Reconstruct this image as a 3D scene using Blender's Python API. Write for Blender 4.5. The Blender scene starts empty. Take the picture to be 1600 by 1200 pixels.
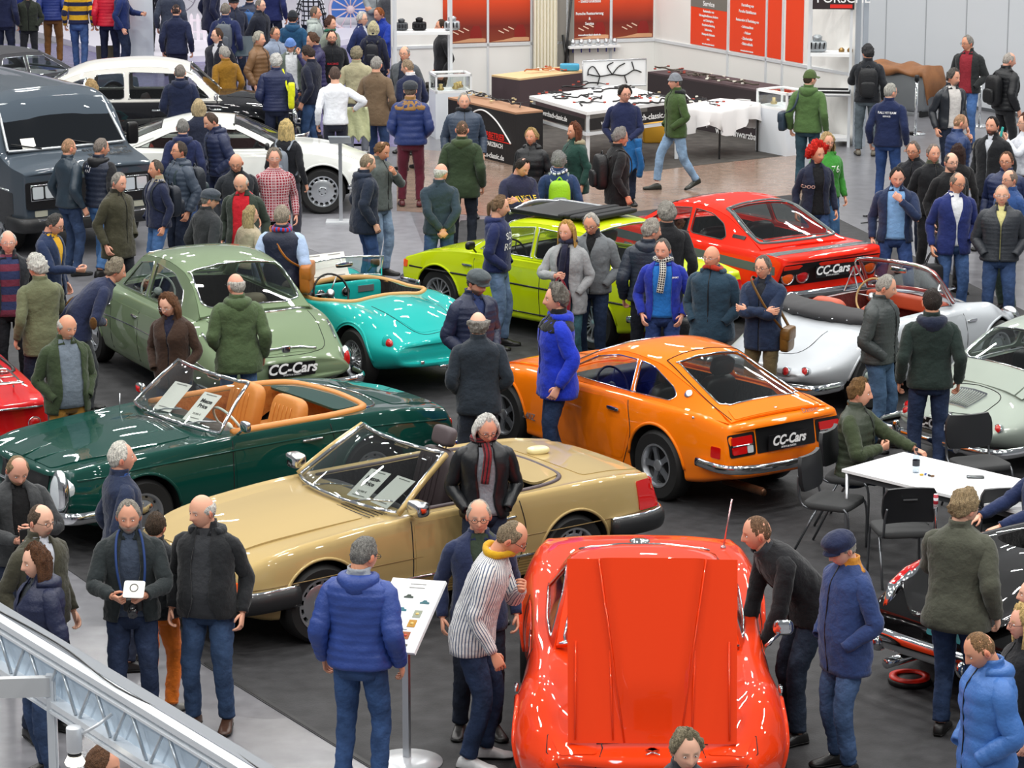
import bpy,bmesh,math,random
import numpy as np
from mathutils import Vector,Matrix,geometry
from mathutils.bvhtree import BVHTree
PI=math.pi
SC=bpy.context.scene
COL=SC.collection
# ---------------------------------------------------------------- camera
CAM_H=7.3
PITCH=math.radians(13.3)
FPX=4600.0
cd=bpy.data.cameras.new('camera')
cd.sensor_width=36.0;cd.lens=FPX/1600*36;cd.clip_start=.5;cd.clip_end=300
cam=bpy.data.objects.new('camera',cd);COL.objects.link(cam)
cam.location=(0,0,CAM_H);cam.rotation_euler=(PI/2 -PITCH,0,0)
SC.camera=cam
def at(px,py,z=0.0):
 """the point at height z seen at pixel (px, py) of the 1600x1200 frame"""
 sy=600 -py;sx=px -800
 dy=FPX*math.cos(PITCH)+sy*math.sin(PITCH)
 dz=-FPX*math.sin(PITCH)+sy*math.cos(PITCH)
 k=(z -CAM_H)/dz
 return Vector((sx*k,dy*k,z))
def on_y(px,py,Y):
 sy=600 -py;sx=px -800
 dy=FPX*math.cos(PITCH)+sy*math.sin(PITCH)
 dz=-FPX*math.sin(PITCH)+sy*math.cos(PITCH)
 k=Y/dy
 return Vector((sx*k,Y,CAM_H+dz*k))
# ---------------------------------------------------------------- world, exposure, lamps of the hall
w=bpy.data.worlds.new('hall_light');SC.world=w;w.use_nodes=True
wn=w.node_tree.nodes;wn['Background'].inputs[0].default_value=(.90,.95,1.0,1);wn['Background'].inputs[1].default_value=.17
SC.view_settings.view_transform='Standard';SC.view_settings.look='None'
SC.view_settings.gamma=1;SC.view_settings.use_curve_mapping=False
SC.view_settings.exposure=.2
def area(name,loc,sx,sy,power,col=(1,1,1),rot=(0,0,0)):
 l=bpy.data.lights.new(name,'AREA');l.shape='RECTANGLE';l.size=sx;l.size_y=sy;l.energy=power;l.color=col
 o=bpy.data.objects.new(name,l);COL.objects.link(o);o.location=loc;o.rotation_euler=rot
 return o
# rows of ceiling luminaires, twelve metres up
for iy in range(9):
 for ix in range(6):
  area('ceiling_luminaire',(-15+6*ix+(1.5 if iy % 2 else 0),6+6.5*iy,12.0),1.1,.30,250,(1,.985,.95))
try:SC.cycles.use_light_tree=True
except Exception:pass
# ---------------------------------------------------------------- mesh builder
class MB:
 def __init__(s):
  s.V=[];s.n=0;s.F=[];s.C=[];s.UV=[]
 def add(s,v,faces,mat=0,smooth=True,col=None,uv=None):
  v=np.asarray(v,float).reshape(-1,3);off=s.n
  s.V.append(v);s.n+=len(v)
  for f in faces:s.F.append((tuple(int(i)+off for i in f),mat,smooth))
  s.C.append(np.tile(np.array([1.,1,1]),(len(v),1)) if col is None else np.broadcast_to(np.asarray(col,float),(len(v),3)).copy())
  s.UV.append(np.zeros((len(v),2)) if uv is None else np.asarray(uv,float).reshape(-1,2))
  return off
 def grid(s,R,closed=True,cap=(True,True),mat=0,smooth=True,col=None,uv=None,keep=None):
  R=np.asarray(R,float);n,m=R.shape[:2];fs=[]
  mm=m if closed else m-1
  for i in range(n-1):
   for j in range(mm):
    if keep is not None and not keep[i,j]:continue
    k=(j+1) % m
    fs.append((i*m+j,i*m+k,(i+1)*m+k,(i+1)*m+j))
  if closed and cap[0]:fs.append(tuple(range(m-1,-1,-1)))
  if closed and cap[1]:fs.append(tuple((n-1)*m+j for j in range(m)))
  if uv is None:
   d=np.linalg.norm(np.diff(R,axis=0),axis=2).mean(axis=1);L=np.concatenate([[0],np.cumsum(d)])
   pr=np.linalg.norm(np.roll(R,-1,axis=1)-R,axis=2)[:,:].mean(axis=0);U=np.concatenate([[0],np.cumsum(pr)[:-1]])
   uv=np.stack(np.broadcast_arrays(U[None,:],L[:,None]),-1)
  return s.add(R.reshape(-1,3),fs,mat,smooth,None if col is None else np.asarray(col).reshape(-1,3) if np.ndim(col)>1 else col,uv.reshape(-1,2))
 def box(s,c,d,mat=0,M=None,smooth=False):
  x,y,z=[k/2 for k in d]
  v=np.array([(-x,-y,-z),(x,-y,-z),(x,y,-z),(-x,y,-z),(-x,-y,z),(x,-y,z),(x,y,z),(-x,y,z)],float)
  if M is not None:v=v @ np.array(M.to_3x3()).T
  v=v+np.array(c,float)
  s.add(v,[(0,3,2,1),(4,5,6,7),(0,1,5,4),(1,2,6,5),(2,3,7,6),(3,0,4,7)],mat,smooth)
 def prism(s,poly,z0,z1,mat=0,M=None):
  n=len(poly)
  v=np.array([(p[0],p[1],z0) for p in poly]+[(p[0],p[1],z1) for p in poly],float)
  if M is not None:v=np.array([tuple(M @ Vector(p)) for p in v])
  s.add(v,[tuple(range(n-1,-1,-1)),tuple(range(n,2*n))]+[(i,(i+1) % n,n+(i+1) % n,n+i) for i in range(n)],mat,False)
 def tube(s,P,r,m=10,ref=(0,0,1),mat=0,flat=1.0,cap=(True,True),col=None,closed=False):
  R=tube_rings(P,r,m,ref,flat)
  if closed:R=np.concatenate([R,R[:1]]);cap=(False,False)
  s.grid(R,True,cap,mat,True,col)
 def lathe(s,prof,m=24,M=None,mat=0,cap=(True,True),smooth=True,a0=0,a1=2*PI,col=None):
  a=np.linspace(0,2*PI,m,endpoint=False)
  R=np.array([[(r*math.cos(t),r*math.sin(t),z) for t in a] for r,z in prof])
  if M is not None:R=xf(R,M)
  s.grid(R,True,cap,mat,smooth,col)
 def ell(s,c,r,m=12,n=8,M=None,mat=0,col=None):
  th=np.linspace(.02,PI-.02,n)
  R=np.array([[(math.sin(t)*math.cos(a),math.sin(t)*math.sin(a),-math.cos(t)) for a in np.linspace(0,2*PI,m,endpoint=False)] for t in th])
  R=R*np.array(r,float)
  if M is not None:R=xf(R,M)
  s.grid(R+np.array(c,float),True,(True,True),mat,True,col)
 def rbox(s,c,d,r=.3,mat=0,M=None,n=4,col=None):
  """a cushion-like box: superellipsoid"""
  th=np.linspace(-PI/2+.01,PI/2-.01,n*3+1);ph=np.linspace(0,2*PI,n*6,endpoint=False)
  f=lambda v,e:np.sign(v)*np.abs(v)**e
  T,Pn=np.meshgrid(th,ph,indexing='ij')
  R=np.stack([f(np.cos(T),r)*f(np.cos(Pn),r),f(np.cos(T),r)*f(np.sin(Pn),r),f(np.sin(T),r)],-1)*np.array(d,float)/2
  if M is not None:R=xf(R,M.to_4x4() if len(M)==3 else M)
  s.grid(R+np.array(c,float),True,(True,True),mat,True,col)
 def build(s,name,mats,parent=None,loc=None,sharp=None,kind=None):
  me=bpy.data.meshes.new(name)
  if s.n:
   V=np.concatenate(s.V);C=np.concatenate(s.C);UV=np.concatenate(s.UV)
   me.from_pydata(V.tolist(),[],[f[0] for f in s.F])
   me.polygons.foreach_set('material_index',[f[1] for f in s.F])
   me.polygons.foreach_set('use_smooth',[f[2] for f in s.F])
   li=np.zeros(len(me.loops),dtype=np.int64);me.loops.foreach_get('vertex_index',li)
   uvl=me.uv_layers.new(name='uv');uvl.data.foreach_set('uv',UV[li].ravel())
   if np.any(C != 1):
    ca=me.color_attributes.new('tint','FLOAT_COLOR','POINT')
    ca.data.foreach_set('color',np.concatenate([C,np.ones((len(C),1))],1).ravel())
  for m in (mats if isinstance(mats,(list,tuple)) else [mats]):me.materials.append(m)
  me.update()
  if sharp:me.set_sharp_from_angle(angle=math.radians(sharp))
  o=bpy.data.objects.new(name,me);COL.objects.link(o)
  if parent is not None:o.parent=parent
  if loc is not None:o.location=loc
  if kind:o['kind']=kind
  return o
def xf(R,M):
 A=np.array(M);return R @ A[:3,:3].T+A[:3,3]
def tube_rings(P,r,m=10,ref=(0,0,1),flat=1.0):
 P=np.asarray(P,float);n=len(P);r=np.broadcast_to(np.asarray(r,float),(n,));flat=np.broadcast_to(np.asarray(flat,float),(n,))
 T=np.gradient(P,axis=0);T /= np.linalg.norm(T,axis=1)[:,None]+1e-9
 N=np.array(ref,float);a=np.linspace(0,2*PI,m,endpoint=False);R=np.zeros((n,m,3))
 for i in range(n):
  N=N -T[i]*np.dot(N,T[i]);l=np.linalg.norm(N)
  if l<1e-4:N=np.cross(T[i],(1,.3,.2));l=np.linalg.norm(N)
  N=N/l;B=np.cross(T[i],N)
  R[i]=P[i]+r[i]*(np.cos(a)[:,None]*N+flat[i]*np.sin(a)[:,None]*B)
 return R
def interp(xs,ys,x):
 """monotone cubic through the keys, per column"""
 xs=np.asarray(xs,float);ys=np.asarray(ys,float);x=np.asarray(x,float)
 one=ys.ndim==1
 if one:ys=ys[:,None]
 h=np.diff(xs);d=np.diff(ys,axis=0)/h[:,None];n=len(xs)
 m=np.zeros_like(ys)
 if n>2:
  for k in range(1,n-1):
   a,b=d[k-1],d[k];w1=2*h[k]+h[k-1];w2=h[k]+2*h[k-1]
   with np.errstate(all='ignore'):q=(w1+w2)/(w1/np.where(a==0,1e-9,a)+w2/np.where(b==0,1e-9,b))
   m[k]=np.where(a*b>0,q,0)
 m[0]=d[0];m[-1]=d[-1]
 i=np.clip(np.searchsorted(xs,x)-1,0,n-2);t=np.clip((x-xs[i])/h[i],0,1)[:,None];H=h[i][:,None]
 y=(2*t**3-3*t**2+1)*ys[i]+(t**3-2*t**2+t)*H*m[i]+(-2*t**3+3*t**2)*ys[i+1]+(t**3-t**2)*H*m[i+1]
 return y[:,0] if one else y
def smooth(a,b,x):
 t=np.clip((np.asarray(x,float)-a)/(b-a),0,1);return t*t*(3-2*t)
def catmull(P,k=6):
 P=np.asarray(P,float);Q=np.concatenate([[2*P[0]-P[1]],P,[2*P[-1]-P[-2]]]);out=[]
 for i in range(len(P)-1):
  a,b,c,d=Q[i:i+4]
  for t in np.linspace(0,1,k,endpoint=False):
   out.append(.5*((2*b)+(c-a)*t+(2*a-5*b+4*c-d)*t*t+(3*b-a-3*c+d)*t**3))
 out.append(P[-1]);return np.array(out)
def wob(P,seed=0,f=1.0):
 """cheap smooth noise in about -1..1"""
 P=np.asarray(P)*f;x,y,z=P[...,0],P[...,1],P[...,2];s=seed*1.7
 return (np.sin(x*13+y*7+s)+np.sin(y*17-z*9+s*2.1)+np.sin(z*15+x*8+s*.7)+np.sin((x+y+z)*29+s))/4
def tag(o,label=None,cat=None,group=None,kind=None):
 if label:o['label']=label
 if cat:o['category']=cat
 if group:o['group']=group
 if kind:o['kind']=kind
 return o
def thing(name,label,cat,loc=(0,0,0),rz=0,group=None):
 o=bpy.data.objects.new(name,None);COL.objects.link(o);o.location=loc;o.rotation_euler=(0,0,rz);o.empty_display_size=.2
 return tag(o,label,cat,group)
def copy_tree(o,parent=None):
 c=o.copy();COL.objects.link(c)
 if parent is not None:c.parent=parent
 for ch in o.children:copy_tree(ch,c)
 return c
# ---------------------------------------------------------------- materials
_M={}
def srgb(c):
 if isinstance(c,str):
  c=c.lstrip('#');c=[int(c[i:i+2],16)/255 for i in (0,2,4)]
 return tuple((v/12.92 if v<=.04045 else ((v+.055)/1.055)**2.4) for v in c)
def mat(key,col='#808080',rough=.5,metal=0,spec=.5,coat=0,bump=None,tint=False,mottle=0,emit=0,alpha=None,pattern=None,sheen=0,trans=0,coat_rough=.03,mscale=None):
 k=(mscale,key,str(col),rough,metal,coat,str(bump),tint,mottle,emit,alpha,str(pattern))
 if k in _M:return _M[k]
 m=bpy.data.materials.new(key);m.use_nodes=True;nt=m.node_tree;N=nt.nodes;L=nt.links;b=N['Principled BSDF']
 c=srgb(col);b.inputs['Base Color'].default_value=(*c,1);b.inputs['Roughness'].default_value=rough;b.inputs['Metallic'].default_value=metal
 b.inputs['Specular IOR Level'].default_value=spec
 if coat:b.inputs['Coat Weight'].default_value=coat;b.inputs['Coat Roughness'].default_value=coat_rough
 if sheen:b.inputs['Sheen Weight'].default_value=sheen
 if trans:b.inputs['Transmission Weight'].default_value=trans
 if emit:b.inputs['Emission Color'].default_value=(*c,1);b.inputs['Emission Strength'].default_value=emit
 src=None
 def mix(a,bb,fac,mode='MIX'):
  x=N.new('ShaderNodeMix');x.data_type='RGBA';x.blend_type=mode
  for s_,v in ((0,fac),(6,a),(7,bb)):
   if isinstance(v,bpy.types.NodeSocket):L.new(v,x.inputs[s_])
   elif s_==0:x.inputs[0].default_value=v
   else:x.inputs[s_].default_value=(*v[:3],1)
  return x.outputs[2]
 def noise(scale,detail=3,vec=None):
  t=N.new('ShaderNodeTexNoise');t.inputs['Scale'].default_value=scale;t.inputs['Detail'].default_value=detail
  tc=N.new('ShaderNodeTexCoord');L.new(vec or tc.outputs['Object'],t.inputs['Vector']);return t.outputs['Fac']
 if pattern:
  kind,c2,sc=pattern[:3];c2=srgb(c2)
  uvn=N.new('ShaderNodeUVMap');uvn.uv_map='uv';sep=N.new('ShaderNodeSeparateXYZ');L.new(uvn.outputs[0],sep.inputs[0])
  def band(sock,period,duty,ph=0):
   a=N.new('ShaderNodeMath');a.operation='MULTIPLY_ADD';L.new(sock,a.inputs[0]);a.inputs[1].default_value=1/period;a.inputs[2].default_value=ph
   f=N.new('ShaderNodeMath');f.operation='FRACT';L.new(a.outputs[0],f.inputs[0])
   g=N.new('ShaderNodeMath');g.operation='LESS_THAN';L.new(f.outputs[0],g.inputs[0]);g.inputs[1].default_value=duty;return g.outputs[0]
  if kind=='hstripe':src=mix(c,c2,band(sep.outputs[1],sc,.45))
  elif kind=='vstripe':src=mix(c,c2,band(sep.outputs[0],sc,.35))
  elif kind=='plaid':
   src=mix(c,c2,band(sep.outputs[1],sc,.3));src=mix(src,c2,band(sep.outputs[0],sc,.3))
  elif kind=='bands':
   src=mix(c,c2,band(sep.outputs[1],sc,.5));src=mix(src,srgb(pattern[3]),band(sep.outputs[1],sc*2,.2,.3))
 if mottle:
  if mscale:
   mp=N.new('ShaderNodeMapping');tc_=N.new('ShaderNodeTexCoord');L.new(tc_.outputs['Object'],mp.inputs[0]);mp.inputs['Scale'].default_value=mscale;nz=noise(1,4,mp.outputs[0])
  else:nz=noise(6,4)
  r_=N.new('ShaderNodeMapRange');L.new(nz,r_.inputs[0]);r_.inputs[1].default_value=.3;r_.inputs[2].default_value=.7
  base=src if src else c
  mm=mottle % 1 or .3
  src=mix(base,[v*(1-mm) for v in (1,1,1)],r_.outputs[0],'MULTIPLY') if src else mix([v*(1+mm*.8) for v in c],[v*(1-mm) for v in c],r_.outputs[0])
 if tint:
  a=N.new('ShaderNodeAttribute');a.attribute_name='tint';src=mix(src if src else c,a.outputs['Color'],1.0,'MULTIPLY')
 if src:L.new(src,b.inputs['Base Color'])
 if bump:
  sc,st,dist=bump
  nz=noise(sc,4);bp=N.new('ShaderNodeBump');bp.inputs['Strength'].default_value=st;bp.inputs['Distance'].default_value=dist
  L.new(nz,bp.inputs['Height']);L.new(bp.outputs[0],b.inputs['Normal'])
 if alpha is not None:
  # clear pane: mostly see-through, with a fresnel gloss
  tr=N.new('ShaderNodeBsdfTransparent');tr.inputs[0].default_value=(*[1-(1-v)*alpha for v in c],1)
  gl=N.new('ShaderNodeBsdfGlossy');gl.inputs['Roughness'].default_value=.02;lw=N.new('ShaderNodeLayerWeight');pw=N.new('ShaderNodeMath');pw.operation='POWER';L.new(lw.outputs['Facing'],pw.inputs[0]);pw.inputs[1].default_value=4;fr=N.new('ShaderNodeMath');fr.operation='MULTIPLY_ADD';L.new(pw.outputs[0],fr.inputs[0]);fr.inputs[1].default_value=.85;fr.inputs[2].default_value=.045
  mx=N.new('ShaderNodeMixShader');L.new(fr.outputs[0],mx.inputs[0]);L.new(tr.outputs[0],mx.inputs[1]);L.new(gl.outputs[0],mx.inputs[2])
  L.new(mx.outputs[0],N['Material Output'].inputs['Surface'])
 _M[k]=m;return m
def paint(c,flake=0):return mat('car_paint',c,.5,flake,.05,coat=1.0,coat_rough=.015)
def cloth(c,pattern=None,rough=.85,mottle=.12):return mat('cloth',c,rough,0,.3,bump=(17,.55,.03),pattern=pattern,mottle=mottle,sheen=.15)
def nylon(c):return mat('quilted_nylon',c,.5,0,.45,bump=(45,.45,.01),mottle=.1)
def leather(c):return mat('leather',c,.38,0,.5,bump=(30,.4,.008),mottle=.1)
def denim(c='#2c4163'):
 h=[int(c.lstrip('#')[i:i+2],16) for i in (0,2,4)];g=sum(h)/3;c='#%02x%02x%02x' % tuple(int(v*.70+g*.28) for v in h)
 return mat('denim',c,.85,0,.25,bump=(17,.6,.03),mottle=.4)
CHROME=mat('chrome','#e6e8ea',.08,1)
BRIGHT=mat('bright_aluminium','#c9ccd0',.3,.9)
RUBBER=mat('rubber','#151515',.6,bump=(60,.2,.004))
BLACK=mat('black_plastic','#0e0e10',.4)
DARK=mat('dark_cavity','#0a0a0b',.8)
GLASS=mat('clear_glass','#b9c8c4',.02,alpha=.22)
TINT=mat('tinted_glass','#8a9c98',.02,alpha=.30)
WHITE=mat('white_laminate','#f2f3f4',.4)
def card_text(body,loc,size,rot,m,parent,name='lettering',align='CENTER',ext=.001,xs=1,bold=.0,shear=0):
 cu=bpy.data.curves.new(name,'FONT');cu.body=body;cu.size=size;cu.align_x=align;cu.align_y='CENTER';cu.extrude=ext;cu.offset=bold;cu.shear=shear
 cu.space_line=.95;cu.materials.append(m);cu.resolution_u=3
 t=bpy.data.objects.new(name,cu);me=bpy.data.meshes.new_from_object(t);me.name=name
 bpy.data.objects.remove(t);bpy.data.curves.remove(cu)
 if not len(me.materials):me.materials.append(m)
 o=bpy.data.objects.new(name,me);COL.objects.link(o);o.location=loc;o.rotation_euler=rot;o.scale=(xs,1,1)
 if parent is not None:o.parent=parent
 return o
RED=mat('red_lens','#c01010',.12,coat=1);ORANGE=mat('orange_lens','#e8590c',.12,coat=1);CLEAR=mat('lamp_glass','#dfe6ea',.08,.3,coat=1)
RUBBERB=mat('black_rubber','#1c1d1f',.5,coat=.2);PAPER=mat('paper','#f3f1ea',.7);INK=mat('ink','#1a1a1a',.7);GREYINK=mat('grey_ink','#8b8b86',.7)
ONLY=None
# ================================================================ people
SKIN='#e0a488'
def skin_mat(c):return mat('skin',c,.5,0,.4,tint=True,bump=(90,.12,.002))
def hair_mat(c):return mat('hair',c,.6,0,.3,bump=(150,1.0,.02),mottle=.5,mscale=(95,95,22))
def nrm(v):
 v=np.asarray(v,float);return v/(np.linalg.norm(v)+1e-9)
def head_dirs(m=44,n=36):
 u=np.linspace(0,2*PI,m,endpoint=False)           # 0 = front (-y); denser in front
 ph=u -.45*np.sin(u)
 th=np.linspace(-1.45,1.5,n)
 T,Pn=np.meshgrid(th,ph,indexing='ij')
 return T,Pn,np.stack([np.cos(T)*np.sin(Pn),-np.cos(T)*np.cos(Pn),np.sin(T)],-1)
def head_shape(D,fem=0,fat=0,extra=0.0):
 a,b,c=.0765+fat*.006,.097,.119
 P=D*np.array([a,b,c])
 x,y,z=P[...,0],P[...,1],P[...,2]
 lo=np.clip(-z/c,0,1)
 x=x*(1-(.30-.12*fat+.06*fem)*lo**1.6)*(1+.05*np.exp(-((z-.03)/.05)**2))
 y=np.where(y>0,y*(1-.42*lo**1.3),y)                # nape
 f=np.clip(-y/b,0,1)**2
 y=y+.008*f*np.exp(-((z)/.06)**2)*(1-np.exp(-(x/.05)**2)*.0)   # flat face
 g=lambda cx,cz,sx,sz:np.exp(-((np.abs(x)-cx)/sx)**2-((z-cz)/sz)**2)*f
 y=y-.012*g(0,-.104,.022,.016)                       # chin
 nz=np.clip((.022-z)/.052,0,1)*(z>-.040)            # nose widens to the tip
 nose=np.exp(-(x/(.0075+.007*nz))**2)*f*np.clip((.03-z)/.06,0,1)**.8*smooth(-.050,-.032,z)
 y=y-.030*nose
 y=y-.006*g(.026,.030,.020,.010)*(1-.5*fem)          # brow
 y=y+.011*g(.031,.006,.015,.012)                     # eye sockets
 y=y-.005*g(.038,-.028,.017,.020)                    # cheeks
 y=y-.006*g(0,-.060,.022,.006)-.005*g(0,-.073,.019,.006)+.005*g(0,-.0665,.024,.0025)
 y=y+.004*g(0,-.084,.02,.006)
 P=np.stack([x,y,z],-1)
 if np.any(extra):P=P+D*np.asarray(extra)[...,None]
 return P
def make_head(mb,M,skin,fem=0,fat=0,beard=0,beardcol='#777777',browcol='#4a3a30',lips=1.0):
 T,Pn,D=head_dirs();P=head_shape(D,fem,fat)
 x,y,z=P[...,0],P[...,1],P[...,2];front=(y<-.03)
 c=np.ones(P.shape)
 red=np.exp(-((np.abs(x)-.036)/.018)**2-((z+.03)/.018)**2)*front;nr=np.exp(-(x/.014)**2-((z+.028)/.014)**2)*front
 c=c*(1-np.clip(.5*red+.5*nr,0,.6)[...,None]*np.array([.02,.25,.25]))
 ll=np.exp(-(x/.024)**4-((z+.0665)/.009)**2)*front
 c=c*(1-ll[...,None]*np.array([.12,.5,.45])*lips)
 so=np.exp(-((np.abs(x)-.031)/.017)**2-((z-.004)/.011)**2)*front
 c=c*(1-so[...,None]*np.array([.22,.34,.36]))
 sk=np.array(srgb(skin));bc=np.array(srgb(browcol))/sk
 br=np.exp(-((np.abs(x)-.031-.1*(z-.024))/.017)**4-((z-.0245+.10*(np.abs(x)-.03))/.0052)**2)*front*.85
 c=c*(1-br[...,None])+bc*br[...,None]
 if beard:
  bd=smooth(-.035,-.055,z)*smooth(.02,-.02,y)*(1-np.exp(-(x/.02)**2-((z+.0665)/.007)**2)) if beard != 2 else np.exp(-(x/.028)**4-((z+.053)/.008)**2)*front
  if beard==3:bd=bd*np.exp(-(x/.035)**4)
  bb=np.array(srgb(beardcol))/sk;bd=np.clip(bd,0,1)*.9
  c=c*(1-bd[...,None])+bb*bd[...,None];P=P+D*(.006*bd)[...,None]
 mb.grid(xf(P,M),True,(True,True),0,True,c)
 for s in (-1,1):
  E=M @ Matrix.Translation((s*(.079+fat*.005),.012,-.008)) @ Matrix.Rotation(s*.35,4,'Z') @ Matrix.Rotation(.15,4,'X')
  mb.ell((0,0,0),(.011,.021,.032),10,8,E,0,(1.05,.82,.78))
  mb.ell((s*.007,-.004,0),(.007,.011,.02),8,6,E,0,(.7,.45,.42))
  Q=M @ Matrix.Translation((s*.031,-.0775,.004))
  mb.ell((0,.0015,0),(.0105,.0085,.0052),10,8,Q,1)
  mb.ell((0,-.0035,0),(.0050,.0042,.0046),8,6,Q,2)
def make_hair(style,col,M,parent,seed=0,fem=0,fat=0):
 if style in ('bald',None):return
 T,Pn,D=head_dirs(60,40);z=D[...,2];back=D[...,1];side=np.abs(D[...,0]);P0=head_shape(D,fem,fat)
 nz=wob(P0,seed,5);nf=wob(P0,seed+3,14)
 cb=D[...,1]/np.maximum(np.cos(T),.02);line=np.where(cb<0,.80-.93*smooth(-.80,-.15,cb)+.05*np.exp(-((np.abs(cb)-.78)/.12)**2),-.13-.42*smooth(0,.8,back))+.03*nz     # hairline in unit z
 sideb=np.where((back>-.45) & (back<.05),-.02,0)
 k=smooth(0,.13,z-line+sideb)
 th=.016
 if style=='short':th=.011
 if style in ('grown','wavy'):th=.022
 if style in ('curly','afro'):th=.030
 if style=='shaved':th=.004
 if style=='long':th=.018
 if style=='parted':th=.020
 t=k*th*(1+.45*nz+(.3 if style in ('curly','afro','wavy') else .12)*nf+.25*smooth(.5,1,z))
 if style in ('ring','ringcurly'):
  hole=smooth(.50,.28,z+.35*np.clip(-back,0,1)+.12*np.clip(back,0,1)*0)
  t=k*hole*(.012 if style=='ring' else .028)*(1+.5*nz)
 if style=='receding':
  hole=np.clip(smooth(.05,.35,back+.35*(.9-z))+smooth(.75,.55,z),0,1);t=k*hole*.010*(1+.4*nz)
 if style=='crown':   # thin on the crown
  t=t*(1-.97*np.exp(-((z-.93)/.2)**2-((back-.3)/.4)**2))
 if style=='afro':t=k*.055*(1+.5*nz+.4*nf)
 st=1+.22*np.sin(Pn*31+4*nz+seed)*smooth(.97,.6,z)+.15*np.sin(Pn*17+T*9+seed*2+5*nf);t=t*st
 P=P0+D*(t-.003)[...,None]
 on=t>.0008;keep=on[:-1,:] | on[1:,:];keep=keep | np.roll(keep,-1,1)
 mb=MB();mb.grid(xf(P,M),True,(False,True),0,True,None,keep=keep)
 hm=hair_mat(col)
 if style in ('long','bob','pony','wavy') :
  L={'long':.36,'bob':.12,'pony':.05,'wavy':.20}[style];w={'long':1.85,'bob':1.9,'pony':1.2,'wavy':1.95}[style]
  aa=np.linspace(-w,w,30);vv=np.linspace(0,1,22)
  A,Vv=np.meshgrid(aa,vv,indexing='ij')
  zz=.055-(L+.055)*Vv*(1-.12*(np.abs(A)/w)**2);r1=.091+.018*np.sin(Vv*PI)*1.0+.006*Vv;r2=.108+.004*Vv-.02*smooth(.3,.8,Vv)*np.cos(A)
  wv=1+.04*np.sin(A*9+seed)+.05*np.sin(Vv*9+A*2+seed)*Vv
  O=np.stack([np.sin(A)*r1*wv,np.cos(A)*r2*wv+.004,zz],-1)
  I=np.stack([np.sin(A)*(r1*wv-.018),np.cos(A)*(r2*wv-.02)+.004,zz],-1)
  R=np.concatenate([O,I[:,::-1]],axis=1)
  mb.grid(xf(R,M),True,(True,True),0,True)
 if style=='pony':
  mb.tube(xf(catmull([(0,.10,.03),(0,.125,.0),(0,.12,-.08),(.01,.11,-.15)],5),M),[.016,.02,.022,.024,.024,.024,.024,.023,.023,.022,.02,.018,.016,.012,.008,.004],8)
 mb.build('hair',hm,parent)
def make_hat(style,col,M,parent,col2=None):
 T,Pn,D=head_dirs(32,30);P0=head_shape(D,0,.6);z=D[...,2];mb=MB()
 cm=cloth(col)
 if style=='beanie':
  k=z>.18;P=P0+D*(.014+.008*smooth(.5,1,z)+.006*(np.abs(z-.26)<.09))[...,None]
 elif style=='baseball':
  k=z>.22;P=P0+D*(.014+.010*smooth(.4,.9,z))[...,None]
 else:
  k=z>.24;P=P0+D*.022
  P[...,2]=np.minimum(P[...,2],.146);e=smooth(.25,.7,z);P[...,:2]=P[...,:2]*(1+.26*e*(1-smooth(.85,1,z)))[...,None];P[...,1]=P[...,1]-.012*e
 keep=k[:-1] | k[1:]
 P[...,2]=np.maximum(P[...,2],np.where(k,-1,.018))
 keep=np.repeat((z[:-1,:1]>.16),z.shape[1],axis=1)
 mb.grid(xf(P,M),True,(False,True),0,True,keep=keep)
 name={'beanie':'knitted_hat','baseball':'baseball_cap','flat':'flat_cap'}[style]
 o=mb.build(name,cm,parent)
 if style != 'beanie':
  a=np.linspace(-1.15,1.15,15);L=.075 if style=='baseball' else .045
  rows=[]
  for (k_,dz) in ((0,0),(.5,-.004),(1,-.014),(1,-.020),(.5,-.011),(0,-.008)):
   rows.append([(math.sin(t)*(.078+k_*.010),-math.cos(t)*.092-k_*L*math.cos(t)**.6 if math.cos(t)>0 else -math.cos(t)*.092,.040+dz-.012*k_*abs(math.sin(t))) for t in a])
  b=MB();b.grid(xf(np.array(rows).transpose(1,0,2),M),True,(True,True));b.build('visor',cloth(col2 or col),o)
def make_glasses(M,parent,dark=True):
 mb=MB()
 for s in (-1,1):
  a=np.linspace(0,2*PI,17)
  P=np.stack([s*.031+.021*np.cos(a),-.101+.010*(np.abs(np.cos(a)*.021+.031*1)/.05)**2*0-.0*a,.003+.0155*np.sin(a)],-1)
  mb.tube(xf(P,M),.0019,5,(0,1,0))
  mb.tube(xf(np.array([(s*.050,-.099,.006),(s*.074,-.085,.008),(s*.082,.01,.010)]),M),.0018,5)
 mb.tube(xf(np.array([(-.011,-.102,.006),(0,-.105,.008),(.011,-.102,.006)]),M),.0018,5)
 mb.build('glasses',BLACK if dark else BRIGHT,parent)
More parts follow.
